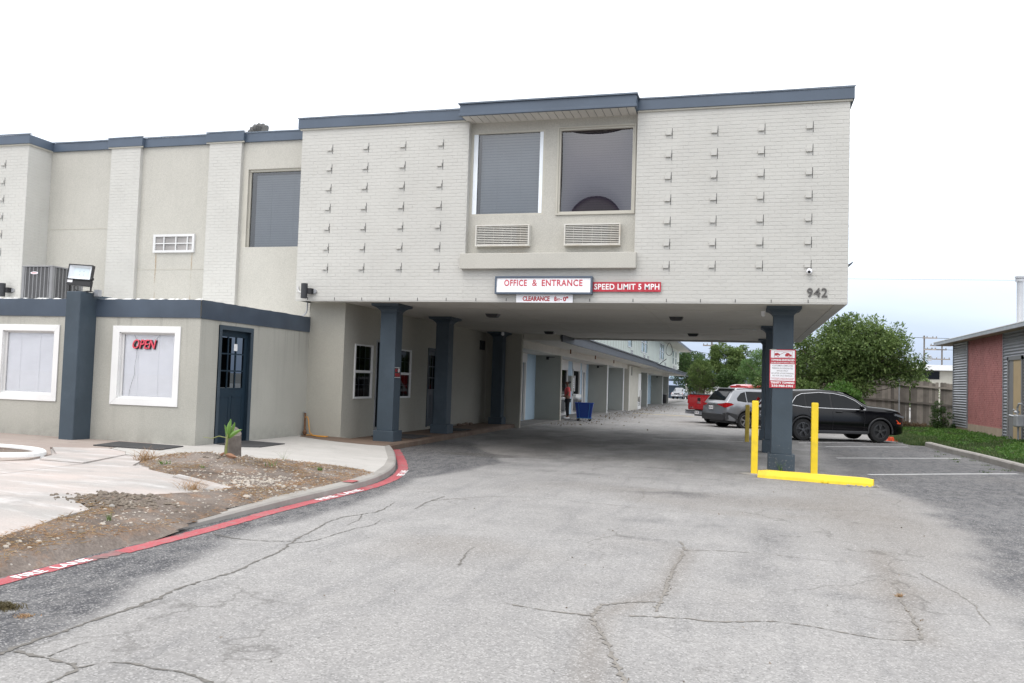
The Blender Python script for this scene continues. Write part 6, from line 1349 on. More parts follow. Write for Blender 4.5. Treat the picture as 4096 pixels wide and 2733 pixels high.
cv.body(stations(4.70, (.03, .08, 4.6, 4.66), cv.wheels, .42)).build('body', M['car_black'], suv, local=True, smooth=True)
MB().box(.25, -.70, .24, 4.4, .70, .80).build('underbody', M['black'], suv, local=True)
for x in cv.wheels:
    for sd in (-1, 1): wheel(suv, x, sd * .80, .36, .235, sd, 'rim_black', 5)
for sd in (-1, 1):
    a = MB()
    for x in cv.wheels: a.tube([(x + .425 * math.cos(t), sd * (.925), .36 + .425 * math.sin(t)) for t in np.linspace(-.15, math.pi + .15, 22)], .028, 6)
    a.build('wheel_arch_trim', M['car_plastic'], suv, local=True, smooth=True); MB().box(1.36, sd * .885, .26, 3.26, sd * .935, .36).build('sill_trim', M['car_plastic'], suv, local=True, bevel=.02)
    lo = [(.62, 1.16), (1.02, 1.115), (2.0, 1.09), (3.2, 1.08)]; hi = [(.62, 1.2), (.80, 1.42), (1.0, 1.52), (1.6, 1.565), (2.1, 1.545), (2.5, 1.475), (2.85, 1.32), (3.14, 1.12)]
    for a0, a1 in ((.64, 1.08), (1.13, 1.96), (2.03, 3.10)): cv.sidepatch(lo, hi, a0, a1, sd).build('side_window', M['car_glass'], suv, local=True, smooth=True)
    cv.outline([(.60, 1.15), (1.02, 1.095), (2.0, 1.07), (3.18, 1.055)], .014, sd, .004).build('chrome_trim', M['chrome'], suv, local=True, smooth=True)
    cv.outline([(.60, 1.15), (.66, 1.28), (.80, 1.44), (1.0, 1.53), (1.6, 1.585), (2.1, 1.565), (2.5, 1.495), (2.85, 1.345), (3.18, 1.10)], .012, sd, .004).build('chrome_trim', M['chrome'], suv, local=True, smooth=True)
    cv.outline([(.7, 1.60), (1.6, 1.655), (2.4, 1.64)], .016, sd, -.05).build('roof_rail', M['black'], suv, local=True)
    seam = cv.outline([(2.0, 1.07), (2.02, .8), (2.0, .38)], .005, sd, .001); q_ = cv.outline([(1.12, 1.09), (1.20, .95), (1.30, .80)], .005, sd, .001); seam.add(q_.v, q_.f); q_ = cv.outline([(3.12, 1.05), (3.14, .8), (3.10, .40)], .005, sd, .001); seam.add(q_.v, q_.f); seam.build('door_seam', M['black'], suv, local=True)
    for x in (1.30, 2.12): MB().tube([(x, sd * (cv.side(x, .96) + .004), .965), (x + .03, sd * (cv.side(x, .96) + .035), .97), (x + .20, sd * (cv.side(x, .96) + .035), .965), (x + .23, sd * (cv.side(x, .96) + .004), .96)], .016, 6).build('door_handle', M['car_black'], suv, local=True, smooth=True)
    MB().sphere((2.98, sd * 1.0, 1.13), (.07, .10, .075), 10, 7).obox((3.0, sd * .86, 1.06), (2.98, sd * .97, 1.10), .05, .04).build('wing_mirror', M['car_black'], suv, local=True, smooth=True)
    MB().box(4.30, sd * .80, .62, 4.42, sd * .895, .66).obox((4.27, sd * .878, .74), (4.40, sd * .845, .62), .03, .03).build('side_marker', M['orange'], suv, local=True)
    MB().obox((4.18, sd * .83, .93), (4.60, sd * .70, .84), .12, .07).build('headlight', M['chrome'], suv, local=True)
    MB().tube([(.10, sd * .80, .98), (.12, sd * .80, 1.2), (.20, sd * .78, 1.34)], .05, 8).build('tail_light', M['tail_red'], suv, local=True, smooth=True)
MB().add([(.17, -.58, 1.19), (.17, .58, 1.19), (.50, .55, 1.58), (.50, -.55, 1.58)], [(0, 3, 2, 1)]).build('rear_window', M['car_glass'], suv, local=True)
MB().add([(3.32, -.70, 1.21), (3.32, .70, 1.21), (2.60, .62, 1.63), (2.60, -.62, 1.63)], [(0, 1, 2, 3)]).build('windscreen', M['car_glass'], suv, local=True)
MB().box(-.03, -.74, .40, .10, .74, .62).build('rear_bumper', M['car_plastic'], suv, local=True, bevel=.03); text_plate(suv, 'SVG 4862', -.03, .0, .76, .32, .16)
# silver crossover, rear three quarter ---------------------------------------------
rv = Car(4.60, [(0, 1.00), (.05, 1.06), (.12, 1.12), (.26, 1.30), (.50, 1.60), (.62, 1.66), (1.2, 1.70), (2.2, 1.70), (2.7, 1.62), (3.4, 1.22), (3.6, 1.12), (4.3, .98), (4.6, .75)],
         [(0, .98), (.1, 1.06), (.5, 1.10), (3.4, 1.02), (4.3, .9), (4.6, .7)], [(0, .78), (.06, .86), (.16, .91), (.5, .93), (3.8, .93), (4.3, .86), (4.6, .62)],
         [(0, .44), (.15, .36), (.6, .32), (4.2, .30), (4.6, .34)], (.99, 3.68), .36, .43, .20, 1.69)
r4 = car_root('silver_suv', 'silver grey crossover seen from behind, parked between the red pickup and the black car', 'car', .10, 36.15, .99, -.92, math.radians(34), -.05)
rv.body(stations(4.6, (.03, .08, .2, .35), rv.wheels, .43)).build('body', M['car_silver'], r4, local=True, smooth=True); MB().box(.3, -.7, .25, 4.3, .7, .8).build('underbody', M['black'], r4, local=True)
for x in rv.wheels:
    for sd in (-1, 1): wheel(r4, x, sd * .80, .36, .235, sd, 'rim_silver', 5)
for sd in (-1, 1):
    a = MB()
    for x in rv.wheels: a.tube([(x + .44 * math.cos(t), sd * .93, .36 + .44 * math.sin(t)) for t in np.linspace(-.2, math.pi + .2, 20)], .035, 6)
    a.build('wheel_arch_trim', M['car_plastic'], r4, local=True, smooth=True); lo = [(.55, 1.18), (1.0, 1.13), (3.4, 1.08)]; hi = [(.55, 1.22), (.85, 1.50), (1.1, 1.57), (2.3, 1.57), (2.7, 1.48), (3.35, 1.14)]
    for a0, a1 in ((.62, 1.06), (1.1, 2.05), (2.12, 3.3)): rv.sidepatch(lo, hi, a0, a1, sd).build('side_window', M['car_glass'], r4, local=True, smooth=True)
    tl = MB(); tl.add([(-.015, sd * .40, 1.035), (-.015, sd * .40, 1.00), (.02, sd * .80, .90), (.10, sd * .905, .90), (.42, sd * .945, 1.02), (.30, sd * .945, 1.08), (.08, sd * .90, 1.10), (.0, sd * .78, 1.07)], [(0, 1, 2, 7), (7, 2, 3, 6), (6, 3, 4, 5)]); tl.xf(lambda x, y, z: (x - .015, y, z)).build('tail_light', M['tail_red'], r4, local=True)
    rv.outline([(.75, 1.665), (1.4, 1.70), (2.4, 1.69)], .018, sd, -.06).build('roof_rail', M['black'], r4, local=True); MB().sphere((3.2, sd * 1.02, 1.13), (.07, .10, .08), 10, 7).build('wing_mirror', M['car_silver'], r4, local=True, smooth=True)
    seam = rv.outline([(2.09, 1.1), (2.1, .8), (2.08, .4)], .006, sd, .001); q_ = rv.outline([(1.1, 1.1), (1.22, .9), (1.32, .8)], .006, sd, .001); seam.add(q_.v, q_.f); seam.build('door_seam', M['black'], r4, local=True)
    MB().tube([(2.2, sd * .94, .99), (2.23, sd * .97, 1.0), (2.4, sd * .97, .995), (2.43, sd * .94, .99)], .015, 6).build('door_handle', M['car_silver'], r4, local=True)
mb = MB()
for i in range(9):
    x = .16 + .036 * i
    for j in range(9): y = (-.62 + .155 * j) * (1 - .012 * i); mb.v.append((x - .012, y, interp(rv.top, x) + .026))
    if i: mb.f += [(9 * (i - 1) + j, 9 * (i - 1) + j + 1, 9 * i + j + 1, 9 * i + j) for j in range(8)]
mb.build('rear_window', M['car_glass'], r4, local=True, smooth=True); MB().box(.40, -.66, 1.655, .64, .66, 1.70).build('spoiler', M['car_silver'], r4, local=True, bevel=.015)
MB().prism([(-.04, -.78, .36), (-.04, .78, .36), (-.06, .80, .62), (-.06, -.80, .62)], (.14, 0, 0)).box(.02, -.90, .40, .5, -.86, .66).build('rear_bumper', M['car_plastic'], r4, local=True, bevel=.02)
for sd in (-1, 1): MB().prism([(.02, sd * .80, .38), (.56, sd * .925, .40), (.56, sd * .94, .62), (.12, sd * .935, .70), (-.03, sd * .80, .66)], (0, -sd * .03, 0)).build('bumper_corner', M['car_plastic'], r4, local=True)
text_plate(r4, 'RTN 5410', -.02, .10, .79, .31, .155); MB().box(-.03, -.40, 1.02, -.005, .40, 1.045).build('hatch_trim', M['chrome'], r4, local=True)
MB().lathe((-.012, 0, 1.075 - .12), [(.05, 0), (.05, -.006)], 16, 'x').build('badge', M['chrome'], r4, local=True)
mb = MB().prism([(.74, -.02, 1.70), (.86, -.02, 1.70), (.80, -.01, 1.77), (.76, -.01, 1.76)], (0, .04, 0)); mb.build('antenna', M['car_silver'], r4, local=True)
# red pickup ------------------------------------------------------------------------
tk = car_root('red_pickup', 'red pickup truck with chrome rear bumper parked furthest left in the row', 'pickup truck', -2.53, 40.6, 0, .98, math.radians(37), -.05)
pk = Car(5.7, [(0, 1.34), (2.0, 1.34), (2.02, 1.36), (2.12, 1.80), (2.3, 1.87), (3.5, 1.88), (3.8, 1.84), (4.4, 1.42), (4.6, 1.32), (5.5, 1.24), (5.7, 1.0)], [(0, 1.24), (5.0, 1.16), (5.7, .95)], [(0, .96), (.1, 1.0), (5.3, 1.0), (5.7, .9)], [(0, .64), (.4, .58), (5.7, .50)], (1.22, 4.72), .40, .50, .17, 1.88)
b_ = pk.body(stations(5.7, (2.0, 2.03, 2.12), pk.wheels, .50)); b_.build('body', M['car_red'], tk, local=True, smooth=True); MB().box(.2, -.72, .35, 5.4, .72, 1.0).build('underbody', M['black'], tk, local=True)
MB().box(.06, -.84, 1.362, 1.9, .84, 1.375).build('bed_cover', M['black'], tk, local=True)
for x in pk.wheels:
    for sd in (-1, 1): wheel(tk, x, sd * .84, .40, .26, sd, 'rim_silver', 6)
tg = MB().box(-.035, -.82, .66, .0, .82, 1.34).build('tailgate', M['car_red'], tk, local=True, bevel=.02); MB().box(-.04, -.84, 1.335, .02, .84, 1.365).build('tailgate_cap', M['black'], tg, local=True); MB().box(-.045, -.10, 1.06, -.034, .14, 1.20).build('handle', M['black'], tg, local=True)
place(text_mb('GMC', .30, .10, .006, .03), (-.036, .17, .93), (0, -1, 0), (0, 0, 1), (-1, 0, 0)).build('lettering', M['chrome'], tg, local=True); place(text_mb('SIERRA', .26, .045, .004, .03), (-.036, .76, .72), (0, -1, 0), (0, 0, 1), (-1, 0, 0)).build('lettering', M['chrome'], tg, local=True)
mb = MB().prism([(-.14, .98, .60), (-.16, .40, .60), (-.16, -.40, .60), (-.14, -.98, .60), (-.0, -.98, .60), (-.0, .98, .60)], (0, 0, -.17)); mb.build('rear_bumper', M['chrome'], tk, local=True, bevel=.02); MB().prism([(-.16, .98, .62), (-.17, .3, .62), (-.17, -.3, .62), (-.16, -.98, .62), (.0, -.98, .62), (.0, .98, .62)], (0, 0, -.02)).build('bumper_step', M['black'], tk, local=True)
text_plate(tk, 'PKX 2093', -.155, .0, .46, .31, .155)
for sd in (-1, 1):
    MB().box(-.03, sd * .83, .92, .06, sd * .975, 1.30).build('tail_light', M['tail_red'], tk, local=True, bevel=.01); pk.sidepatch([(2.3, 1.30), (4.3, 1.26)], [(2.3, 1.74), (3.6, 1.74), (4.2, 1.40)], 2.35, 3.1, sd).build('side_window', M['car_glass'], tk, local=True); pk.sidepatch([(2.3, 1.30), (4.3, 1.26)], [(2.3, 1.74), (3.6, 1.74), (4.2, 1.40)], 3.2, 4.15, sd).build('side_window', M['car_glass'], tk, local=True)
MB().add([(2.055, -.66, 1.50), (2.055, .66, 1.50), (2.12, .62, 1.75), (2.12, -.62, 1.75)], [(0, 3, 2, 1)]).build('rear_window', M['car_glass'], tk, local=True)
mb = MB(); mb.box(2.10, -.16, 1.80, 2.13, .16, 1.85); mb.build('brake_light', M['tail_red'], tk, local=True)
# distant silver pickup facing the viewer ---------------------------------------------
ft = car_root('silver_pickup', 'old silver pickup facing the viewer beyond the far end of the room wing', 'pickup truck', -9.6, 127.5, 4.9, -.0, math.radians(-98), .0)
fp = Car(4.9, [(0, 1.1), (2.0, 1.12), (2.15, 1.55), (2.4, 1.68), (3.2, 1.68), (3.75, 1.18), (4.7, 1.02), (4.9, .9)], [(0, 1.0), (4.9, .85)], [(0, .86), (4.6, .88), (4.9, .82)], [(0, .5), (4.9, .40)], (1.0, 3.95), .36, .44, .2, 1.68)
fp.body(stations(4.9, (2.0, 2.1), fp.wheels, .44)).build('body', M['car_silver'], ft, local=True, smooth=True); MB().box(.3, -.6, .3, 4.6, .6, .8).build('underbody', M['black'], ft, local=True)
for x in fp.wheels:
    for sd in (-1, 1): wheel(ft, x, sd * .74, .36, .22, sd, 'rim_silver', 5)
MB().add([(3.72, -.66, 1.22), (3.72, .66, 1.22), (3.25, .60, 1.62), (3.25, -.60, 1.62)], [(0, 1, 2, 3)]).build('windscreen', M['car_glass'], ft, local=True); MB().box(4.87, -.42, .72, 4.93, .42, .92).build('grille', M['black'], ft, local=True)
gb = MB()
for k in range(3): gb.box(4.93, -.44, .73 + .08 * k, 4.94, .44, .75 + .08 * k)
gb.build('grille_bars', M['chrome'], ft, local=True); MB().box(4.88, -.86, .42, 5.02, .86, .62).build('front_bumper', M['chrome'], ft, local=True, bevel=.02)
for sd in (-1, 1): MB().box(4.80, sd * .46, .74, 4.93, sd * .78, .90).build('headlight', M['sign_white'], ft, local=True); MB().box(4.75, sd * .78, .74, 4.90, sd * .84, .90).build('indicator', M['orange'], ft, local=True)
q = MB().box(5.02, -.16, .45, 5.03, .16, .58).build('number_plate', M['sign_white'], ft, local=True)

# ------------------------------------------------------------------ cleaner and laundry cart
def skin_body(name, nodes, edges, m, parent, sub=2, root=0):
    me = bpy.data.meshes.new(name); me.from_pydata([n[0] for n in nodes], edges, []); o = bpy.data.objects.new(name, me); C.objects.link(o)
    sk = o.modifiers.new('skin', 'SKIN'); sv = me.skin_vertices[0].data
    for i, n in enumerate(nodes): sv[i].radius = (n[1], n[2] if len(n) > 2 else n[1]); sv[i].use_root = (i == root)
    sb_ = o.modifiers.new('sub', 'SUBSURF'); sb_.levels = sub; sb_.render_levels = sub
    dg = bpy.context.evaluated_depsgraph_get(); m2 = bpy.data.meshes.new_from_object(o.evaluated_get(dg)); bpy.data.objects.remove(o)
    m2.materials.clear(); m2.materials.append(m); m2.polygons.foreach_set('use_smooth', [True] * len(m2.polygons)); return link_mesh(name, m2, parent)
pz = G(-7.3, 34.6) + .06
ps = thing('person', 'person in coral top, black trousers and white shoes standing by the first grey fin', 'person', (-7.17, 34.95, pz), None, math.radians(200))
# local: faces +x, left is +y
nodes = [((0, 0, .88), .13, .11), ((0, 0, 1.02), .115, .10), ((.01, 0, 1.18), .125, .12), ((0, 0, 1.30), .11, .13), ((.01, 0, 1.37), .05), ((.02, 0, 1.44), .05), ((.03, 0, 1.52), .085), ((.02, 0, 1.58), .075),
         ((0, .165, 1.29), .05), ((.0, .21, 1.06), .038), ((.14, .17, .94), .030), ((.22, .12, .95), .028), ((0, -.165, 1.29), .05), ((.0, -.21, 1.06), .038), ((.14, -.17, .96), .030), ((.22, -.12, .97), .028),
         ((0, .09, .80), .085), ((.01, .095, .46), .058), ((-.02, .10, .10), .038), ((.10, .11, .045), .036), ((0, -.09, .80), .085), ((.0, -.095, .46), .058), ((-.03, -.10, .10), .038), ((.09, -.11, .045), .036)]
edges = [(0, 1), (1, 2), (2, 3), (3, 4), (4, 5), (5, 6), (6, 7), (3, 8), (8, 9), (9, 10), (10, 11), (3, 12), (12, 13), (13, 14), (14, 15), (0, 16), (16, 17), (17, 18), (18, 19), (0, 20), (20, 21), (21, 22), (22, 23)]
skin_body('body', nodes, edges, M['skin'], ps)
sh_n = [((0, 0, .86), .155, .125), ((0, 0, 1.0), .13, .115), ((.01, 0, 1.18), .145, .135), ((0, 0, 1.31), .12, .14), ((.01, 0, 1.37), .07), ((0, .17, 1.29), .065), ((0, .205, 1.13), .058), ((0, -.17, 1.29), .065), ((0, -.205, 1.13), .058)]
skin_body('shirt', sh_n, [(0, 1), (1, 2), (2, 3), (3, 4), (3, 5), (5, 6), (3, 7), (7, 8)], M['coral'], ps)
tr_n = [((0, 0, .88), .135, .118), ((0, .09, .78), .098), ((.01, .095, .46), .075), ((-.02, .10, .12), .06), ((0, -.09, .78), .098), ((0, -.095, .46), .075), ((-.03, -.10, .12), .06)]
skin_body('trousers', tr_n, [(0, 1), (1, 2), (2, 3), (0, 4), (4, 5), (5, 6)], M['black_cloth'], ps)
hn = skin_body('hair', [((.0, 0, 1.57), .088), ((-.03, 0, 1.52), .085), ((-.09, 0, 1.56), .05), ((-.13, 0, 1.58), .055)], [(0, 1), (1, 2), (2, 3)], M['hair'], ps)
for sd in (-1, 1): MB().sphere((.035, sd * .105, .045), (.135, .05, .05), 12, 7).build('shoe', M['shoe'], ps, local=True, smooth=True)
for yy, nn in ((.12, 1), (-.12, -1)):
    hd_ = MB()
    for k in range(4): hd_.tube([(.22, yy + .018 * (k - 1.5), .95), (.27, yy + .02 * (k - 1.5), .945), (.295, yy + .02 * (k - 1.5), .915)], .0085, 5)
    hd_.tube([(.21, yy - nn * .03, .96), (.245, yy - nn * .055, .965)], .010, 5).build('hand', M['skin'], ps, local=True, smooth=True)
fc = MB().sphere((.118, 0, 1.515), (.018, .014, .022), 8, 5).sphere((.02, .085, 1.52), (.02, .012, .03), 6, 5).sphere((.02, -.085, 1.52), (.02, .012, .03), 6, 5); fc.build('face', M['skin'], ps, local=True, smooth=True)
ct = thing('laundry_cart', 'blue plastic laundry cart on castors standing at the kerb beside the person', 'cart', (-6.56, 35.6, Ga(-6.56, 35.6)), None, math.radians(8))
mb = MB(); rr = [(.30, .22, .14), (.385, .30, .74), (.41, .325, .745), (.41, .325, .775), (.375, .29, .775), (.27, .19, .18)]
for hx, hy, z in rr: mb.v += [(-hx, -hy, z), (hx, -hy, z), (hx, hy, z), (-hx, hy, z)]
for i in range(5): b = 4 * i; mb.f += [(b + j, b + (j + 1) % 4, b + 4 + (j + 1) % 4, b + 4 + j) for j in range(4)]
mb.f += [(3, 2, 1, 0), (20, 21, 22, 23)]; mb.build('tub', M['bin_blue'], ct, local=True, bevel=.02)
mb = MB()
for sx in (-1, 1):
    for sy in (-1, 1): mb.tube([(sx * .19, sy * .232, .13), (sx * .24, sy * .318, .74)], .012, 6)
mb.obox((-.31, -.235, .125), (.31, -.235, .125), .03, .03); mb.obox((-.31, .235, .125), (.31, .235, .125), .03, .03); mb.obox((-.305, -.235, .125), (-.305, .235, .125), .03, .03); mb.obox((.305, -.235, .125), (.305, .235, .125), .03, .03); mb.build('frame', M['bin_frame'], ct, local=True)
for sx in (-1, 1):
    for sy in (-1, 1): w_ = MB().lathe((sx * .25, sy * .19, .055), [(.05, -.016), (.055, -.01), (.055, .01), (.05, .016)], 14, 'y').build('castor', M['tyre'], ct, local=True, smooth=True); MB().box(sx * .25 - .02, sy * .19 - .022, .055, sx * .25 + .02, sy * .19 + .022, .115).build('bracket', M['galv'], w_, local=True)
q = thing('traffic_cone', 'orange cone base just showing under the nose of the black car', 'cone', (5.02, 32.2, Ga(4.95, 32.1) - .02)); MB().box(-.19, -.19, 0, .19, .19, .035).lathe((0, 0, .035), [(.13, 0), (.10, .09), (.085, .12)], 16).build('body', M['orange'], q, local=True)
# ------------------------------------------------------------------ vegetation
def leaf_cloud(name, centres, normals, size, m, parent, aspect=.42, droop=.3, kind=None, seed=0, label=None):
    rg = np.random.default_rng(seed); n = len(centres); c = np.asarray(centres, np.float64)
    d = np.asarray(normals) + rg.normal(0, .55, (n, 3)); d[:, 2] -= droop; d /= np.linalg.norm(d, axis=1, keepdims=True) + 1e-9
    u = rg.normal(0, 1, (n, 3)); u -= (u * d).sum(1, keepdims=True) * d; u /= np.linalg.norm(u, axis=1, keepdims=True) + 1e-9
    s = size * rg.uniform(.65, 1.35, (n, 1)); L = d * s; Wd = u * s * aspect * .5; nn = np.cross(d, u) * s * .10
    V = np.stack([c, c + L * .45 - Wd + nn, c + L, c + L * .45 + Wd + nn], 1).reshape(-1, 3)
    me = bpy.data.meshes.new(name); me.vertices.add(4 * n); me.vertices.foreach_set('co', V.astype(np.float32).ravel()); me.loops.add(4 * n); me.loops.foreach_set('vertex_index', np.arange(4 * n, dtype=np.int32)); me.polygons.add(n)
    me.polygons.foreach_set('loop_start', np.arange(n) * 4); me.polygons.foreach_set('loop_total', np.full(n, 4)); me.update(calc_edges=True); me.materials.append(m)
    o = link_mesh(name, me, parent)
    if kind: o['kind'] = kind
    return o
def tree(label, x, y, h, crown, nl, size, m, seed, trunks=1, tr=.12, base_split=.3, group=None, aspect=.42, droop=.3, clumps=90, name='tree', shell=.55, kind_crown='stuff', lean=(0, 0), fill=.27):
    """crown = list of ellipsoids (cx, cy, cz, rx, ry, rz) relative to the base"""
    rg = np.random.default_rng(seed); z0 = G(x, y); q = thing(name, label, 'tree', (x, y, z0 - .05), group)
    vol = np.array([e[3] * e[4] * e[5] for e in crown]); pick = rg.choice(len(crown), clumps, p=vol / vol.sum()); cc = []
    for k in pick:
        e = crown[k]; d = rg.normal(0, 1, 3); d /= np.linalg.norm(d); r_ = rg.uniform(shell, 1.0) ** .6; cc.append([e[0] + d[0] * e[3] * r_, e[1] + d[1] * e[4] * r_, e[2] + d[2] * e[5] * r_])
    cc = np.array(cc); rad = np.array([min(crown[k][3:6]) for k in pick]) * fill * rg.uniform(.65, 1.35, clumps)
    # limbs
    mb = MB(); bases = [(rg.uniform(-.25, .25) * (trunks > 1), rg.uniform(-.2, .2) * (trunks > 1)) for _ in range(trunks)]; cen = np.array([[e[0], e[1], e[2]] for e in crown]).mean(0)
    forks = []
    for bx, by in bases:
        tgt = cen + rg.normal(0, .35, 3) * np.array([1, 1, .4]) * (crown[0][3]); p0 = Vector((bx, by, -.2)); p3 = Vector(tgt); p1 = p0 + Vector((bx * .4 + lean[0] * .3, by * .4, p3.z * base_split)); p2 = p1.lerp(p3, .55) + Vector(rg.normal(0, .12, 3))
        mb.tube([p0, p0 + Vector((0, 0, .25)), p1, p2, p3], [tr * 1.35, tr, tr * .85, tr * .6, tr * .25], 8, False); forks += [p1, p2, p1.lerp(p2, .5), p2.lerp(p3, .5)]
    for i in range(clumps):
        if i % 2 == 0 or clumps < 60:
            e_ = Vector(cc[i]); f_ = min(forks, key=lambda p: (p - e_).length * (1.4 if p.z > e_.z else 1)); mid = f_.lerp(e_, .5) + Vector(rg.normal(0, .12, 3)); mb.tube([f_, mid, e_], [tr * .32, tr * .2, tr * .07], 5, False)
    mb.build('trunk', M['bark'], q, local=True, smooth=True)
    per = rg.multinomial(nl, rad ** 2 / (rad ** 2).sum()); P = []; Nn = []
    for k in range(clumps):
        d = rg.normal(0, 1, (per[k], 3)); d /= np.linalg.norm(d, axis=1, keepdims=True) + 1e-9; r_ = rg.uniform(.25, 1.12, (per[k], 1)) ** .7 * rad[k]; P.append(cc[k] + d * r_ * np.array([1.15, 1.15, .8])); Nn.append(d + np.array([0, 0, .25]))
    leaf_cloud('crown', np.concatenate(P), np.concatenate(Nn), size, m, q, aspect, droop, None, seed); return q
# big tree beside the fence
tree('large bushy many stemmed tree behind the black car, leaning over the wooden fence', 4.5, 41.0, 5.4, [(.2, 0, 3.5, 1.7, 1.5, 1.75), (-1.3, .3, 3.1, 1.3, 1.3, 1.4), (1.7, 0, 3.3, 1.35, 1.3, 1.25), (.2, -.2, 4.3, 1.1, 1.1, 1.05), (1.2, .1, 4.1, 1.0, 1.1, 1.05), (2.5, .1, 2.9, .9, .9, .75), (-1.9, .2, 2.1, .9, 1.0, .8), (-.4, .1, 2.1, 1.3, 1.1, .9), (-2.3, .5, 3.0, .8, .9, .9)], 36000, .16, M['leaf_mid'], 3, 6, .075, .35, clumps=330, aspect=.36, droop=.45, shell=.30, fill=.31)
tree('small bright green shrub in front of the big tree, behind the black car bonnet', 3.9, 38.0, 2.2, [(0, 0, 1.35, .85, .6, .75), (-.6, 0, 1.1, .6, .5, .5), (.2, 0, 1.9, .35, .35, .5)], 6000, .11, M['leaf_bright'], 8, 5, .02, .3, clumps=60, aspect=.5, name='shrub')
tree('low leafy shrub behind the roof of the black car, left of the bright one', 2.2, 39.5, 2.3, [(0, 0, 1.5, 1.0, .6, .6), (-.9, .2, 1.7, .8, .6, .8), (.8, 0, 1.5, .6, .5, .5)], 7000, .12, M['leaf_mid'], 18, 4, .02, .3, clumps=60, name='shrub')
tree('dark shrub growing at the corner of the corrugated building', 8.45, 41.0, 1.5, [(0, 0, .75, .42, .4, .6), (-.15, 0, 1.15, .28, .3, .35), (.15, 0, .4, .45, .4, .35)], 4200, .07, M['leaf_dark'], 28, 4, .015, .3, clumps=50, name='shrub')
# trees seen under the canopy
tree('dense dark juniper with upswept boughs right of the far carport', -2.9, 62, 3.9, [(-.1, 0, 2.75, .85, .8, .95), (-.3, 0, 2.2, .85, .7, .7), (.5, 0, 2.2, .8, .7, .6), (-.1, 0, 3.3, .5, .5, .55), (.4, 0, 1.5, .7, .5, .5)], 15000, .12, M['leaf_mid'], 31, 3, .10, .3, clumps=120, aspect=.25, droop=-.5, name='juniper')
tree('tall grey green tree behind the red pickup', -1.4, 67, 5.2, [(0, 0, 3.9, 1.3, 1.2, 1.15), (-.3, 0, 4.6, .9, .9, .65), (.9, 0, 3.3, 1.2, 1.0, .9), (-.2, 0, 2.6, 1.2, 1.0, .7), (1.1, 0, 4.3, .8, .8, .8)], 17000, .15, M['leaf_mid'], 33, 3, .10, .4, clumps=130, aspect=.5)
tree('bright feathery tree left of the row of right hand columns', 1.3, 60, 4.7, [(0, 0, 3.3, 1.4, 1.2, 1.3), (-.9, 0, 2.5, 1.0, .9, .8), (.9, 0, 2.5, 1.2, 1.0, 1.0), (.0, 0, 2.1, 1.3, .9, .7)], 17000, .13, M['leaf_willow'], 35, 2, .09, .3, clumps=120, aspect=.28, droop=.6)
tree('dark small tree between the juniper and the feathery tree', -.9, 61, 3.2, [(0, 0, 2.3, .9, .8, .8), (.3, 0, 1.7, .8, .7, .5)], 9000, .12, M['leaf_dark'], 37, 2, .07, .35, clumps=80, aspect=.5)
tree('broad tree with bare twigs behind the far end of the room wing', -7.5, 125, 6.3, [(0, 0, 5.4, 2.3, 2, 1.6), (1.6, 0, 4.6, 1.8, 1.6, 1.2), (-2.5, 0, 5.4, 2, 1.6, 1.6)], 11000, .26, M['leaf_dark'], 39, 3, .16, .4, clumps=110)
for i, (x, y, s_, m_, lb) in enumerate(((4.5, 72, 1.25, 'leaf_mid', 'background tree hidden mostly behind the signed column'), (8.0, 66, 1.15, 'leaf_dark', 'background tree filling the gap left of the big tree'), (11.5, 70, 1.0, 'leaf_mid', 'background tree behind the top of the wooden fence'), (-5.2, 100, 1.3, 'leaf_dark', 'dark background tree right of the far eave'), (2.6, 84, 1.35, 'leaf_mid', 'background tree between the feathery tree and the column'))):
    tree(lb, x, y, 5, [(0, 0, 2.6 * s_, 2.2 * s_, 1.6, 1.5 * s_), (1.2, 0, 2.0 * s_, 1.6, 1.2, 1.0 * s_), (-1.3, 0, 2.0 * s_, 1.6, 1.2, 1.1 * s_)], 9000, .2, M[m_], 50 + i, 2, .12, .35, 'background trees', clumps=90)
for i, (x, y, h_) in enumerate(((26, 150, 5.6), (31, 160, 6.5), (21.5, 155, 5.3))):
    tree(['distant tree top above the white flat roof', 'distant tree right of the white flat roof', 'distant low tree left of the white flat roof'][i], x, y, h_, [(0, 0, h_ - 1.3, 3.0, 2, 1.7), (2.5, 0, h_ - 2.4, 2.5, 2, 1.5)], 4000, .4, M['leaf_mid'], 70 + i, 1, .2, .4, 'distant trees', clumps=60)
# trees across the street behind the camera: mirrored in panes and car paint
for i, (x, y, s_) in enumerate(((26, -24, 1.5), (-38, -26, 1.7))):
    tree(['street tree right of the dark store across the street', 'street tree left of the dark store across the street'][i], x, y, 6, [(0, 0, 4.0 * s_, 3.6, 2.4, 2.0 * s_), (2, 0, 3.0 * s_, 2.6, 2, 1.4 * s_), (-2, 0, 3.1 * s_, 2.6, 2, 1.5 * s_)], 5000, .5, M['leaf_dark'], 90 + i, 1, .25, .35, 'street trees', clumps=60)
# brush pile at the fence foot ------------------------------------------------------
rg = np.random.default_rng(5); n = 5200; px = rg.uniform(6.3, 8.7, n); py = rg.uniform(42.8, 44.2, n); pzz = np.abs(rg.normal(0, .16, n)) * (1 - .4 * np.abs(px - 7.2)) + .02
leaf_cloud('dead_brush', np.stack([px, py, pzz + Gv(px, py) + .05], 1), rg.normal(0, 1, (n, 3)), .13, M['dead_leaf'], None, .3, .2, 'stuff', 3)
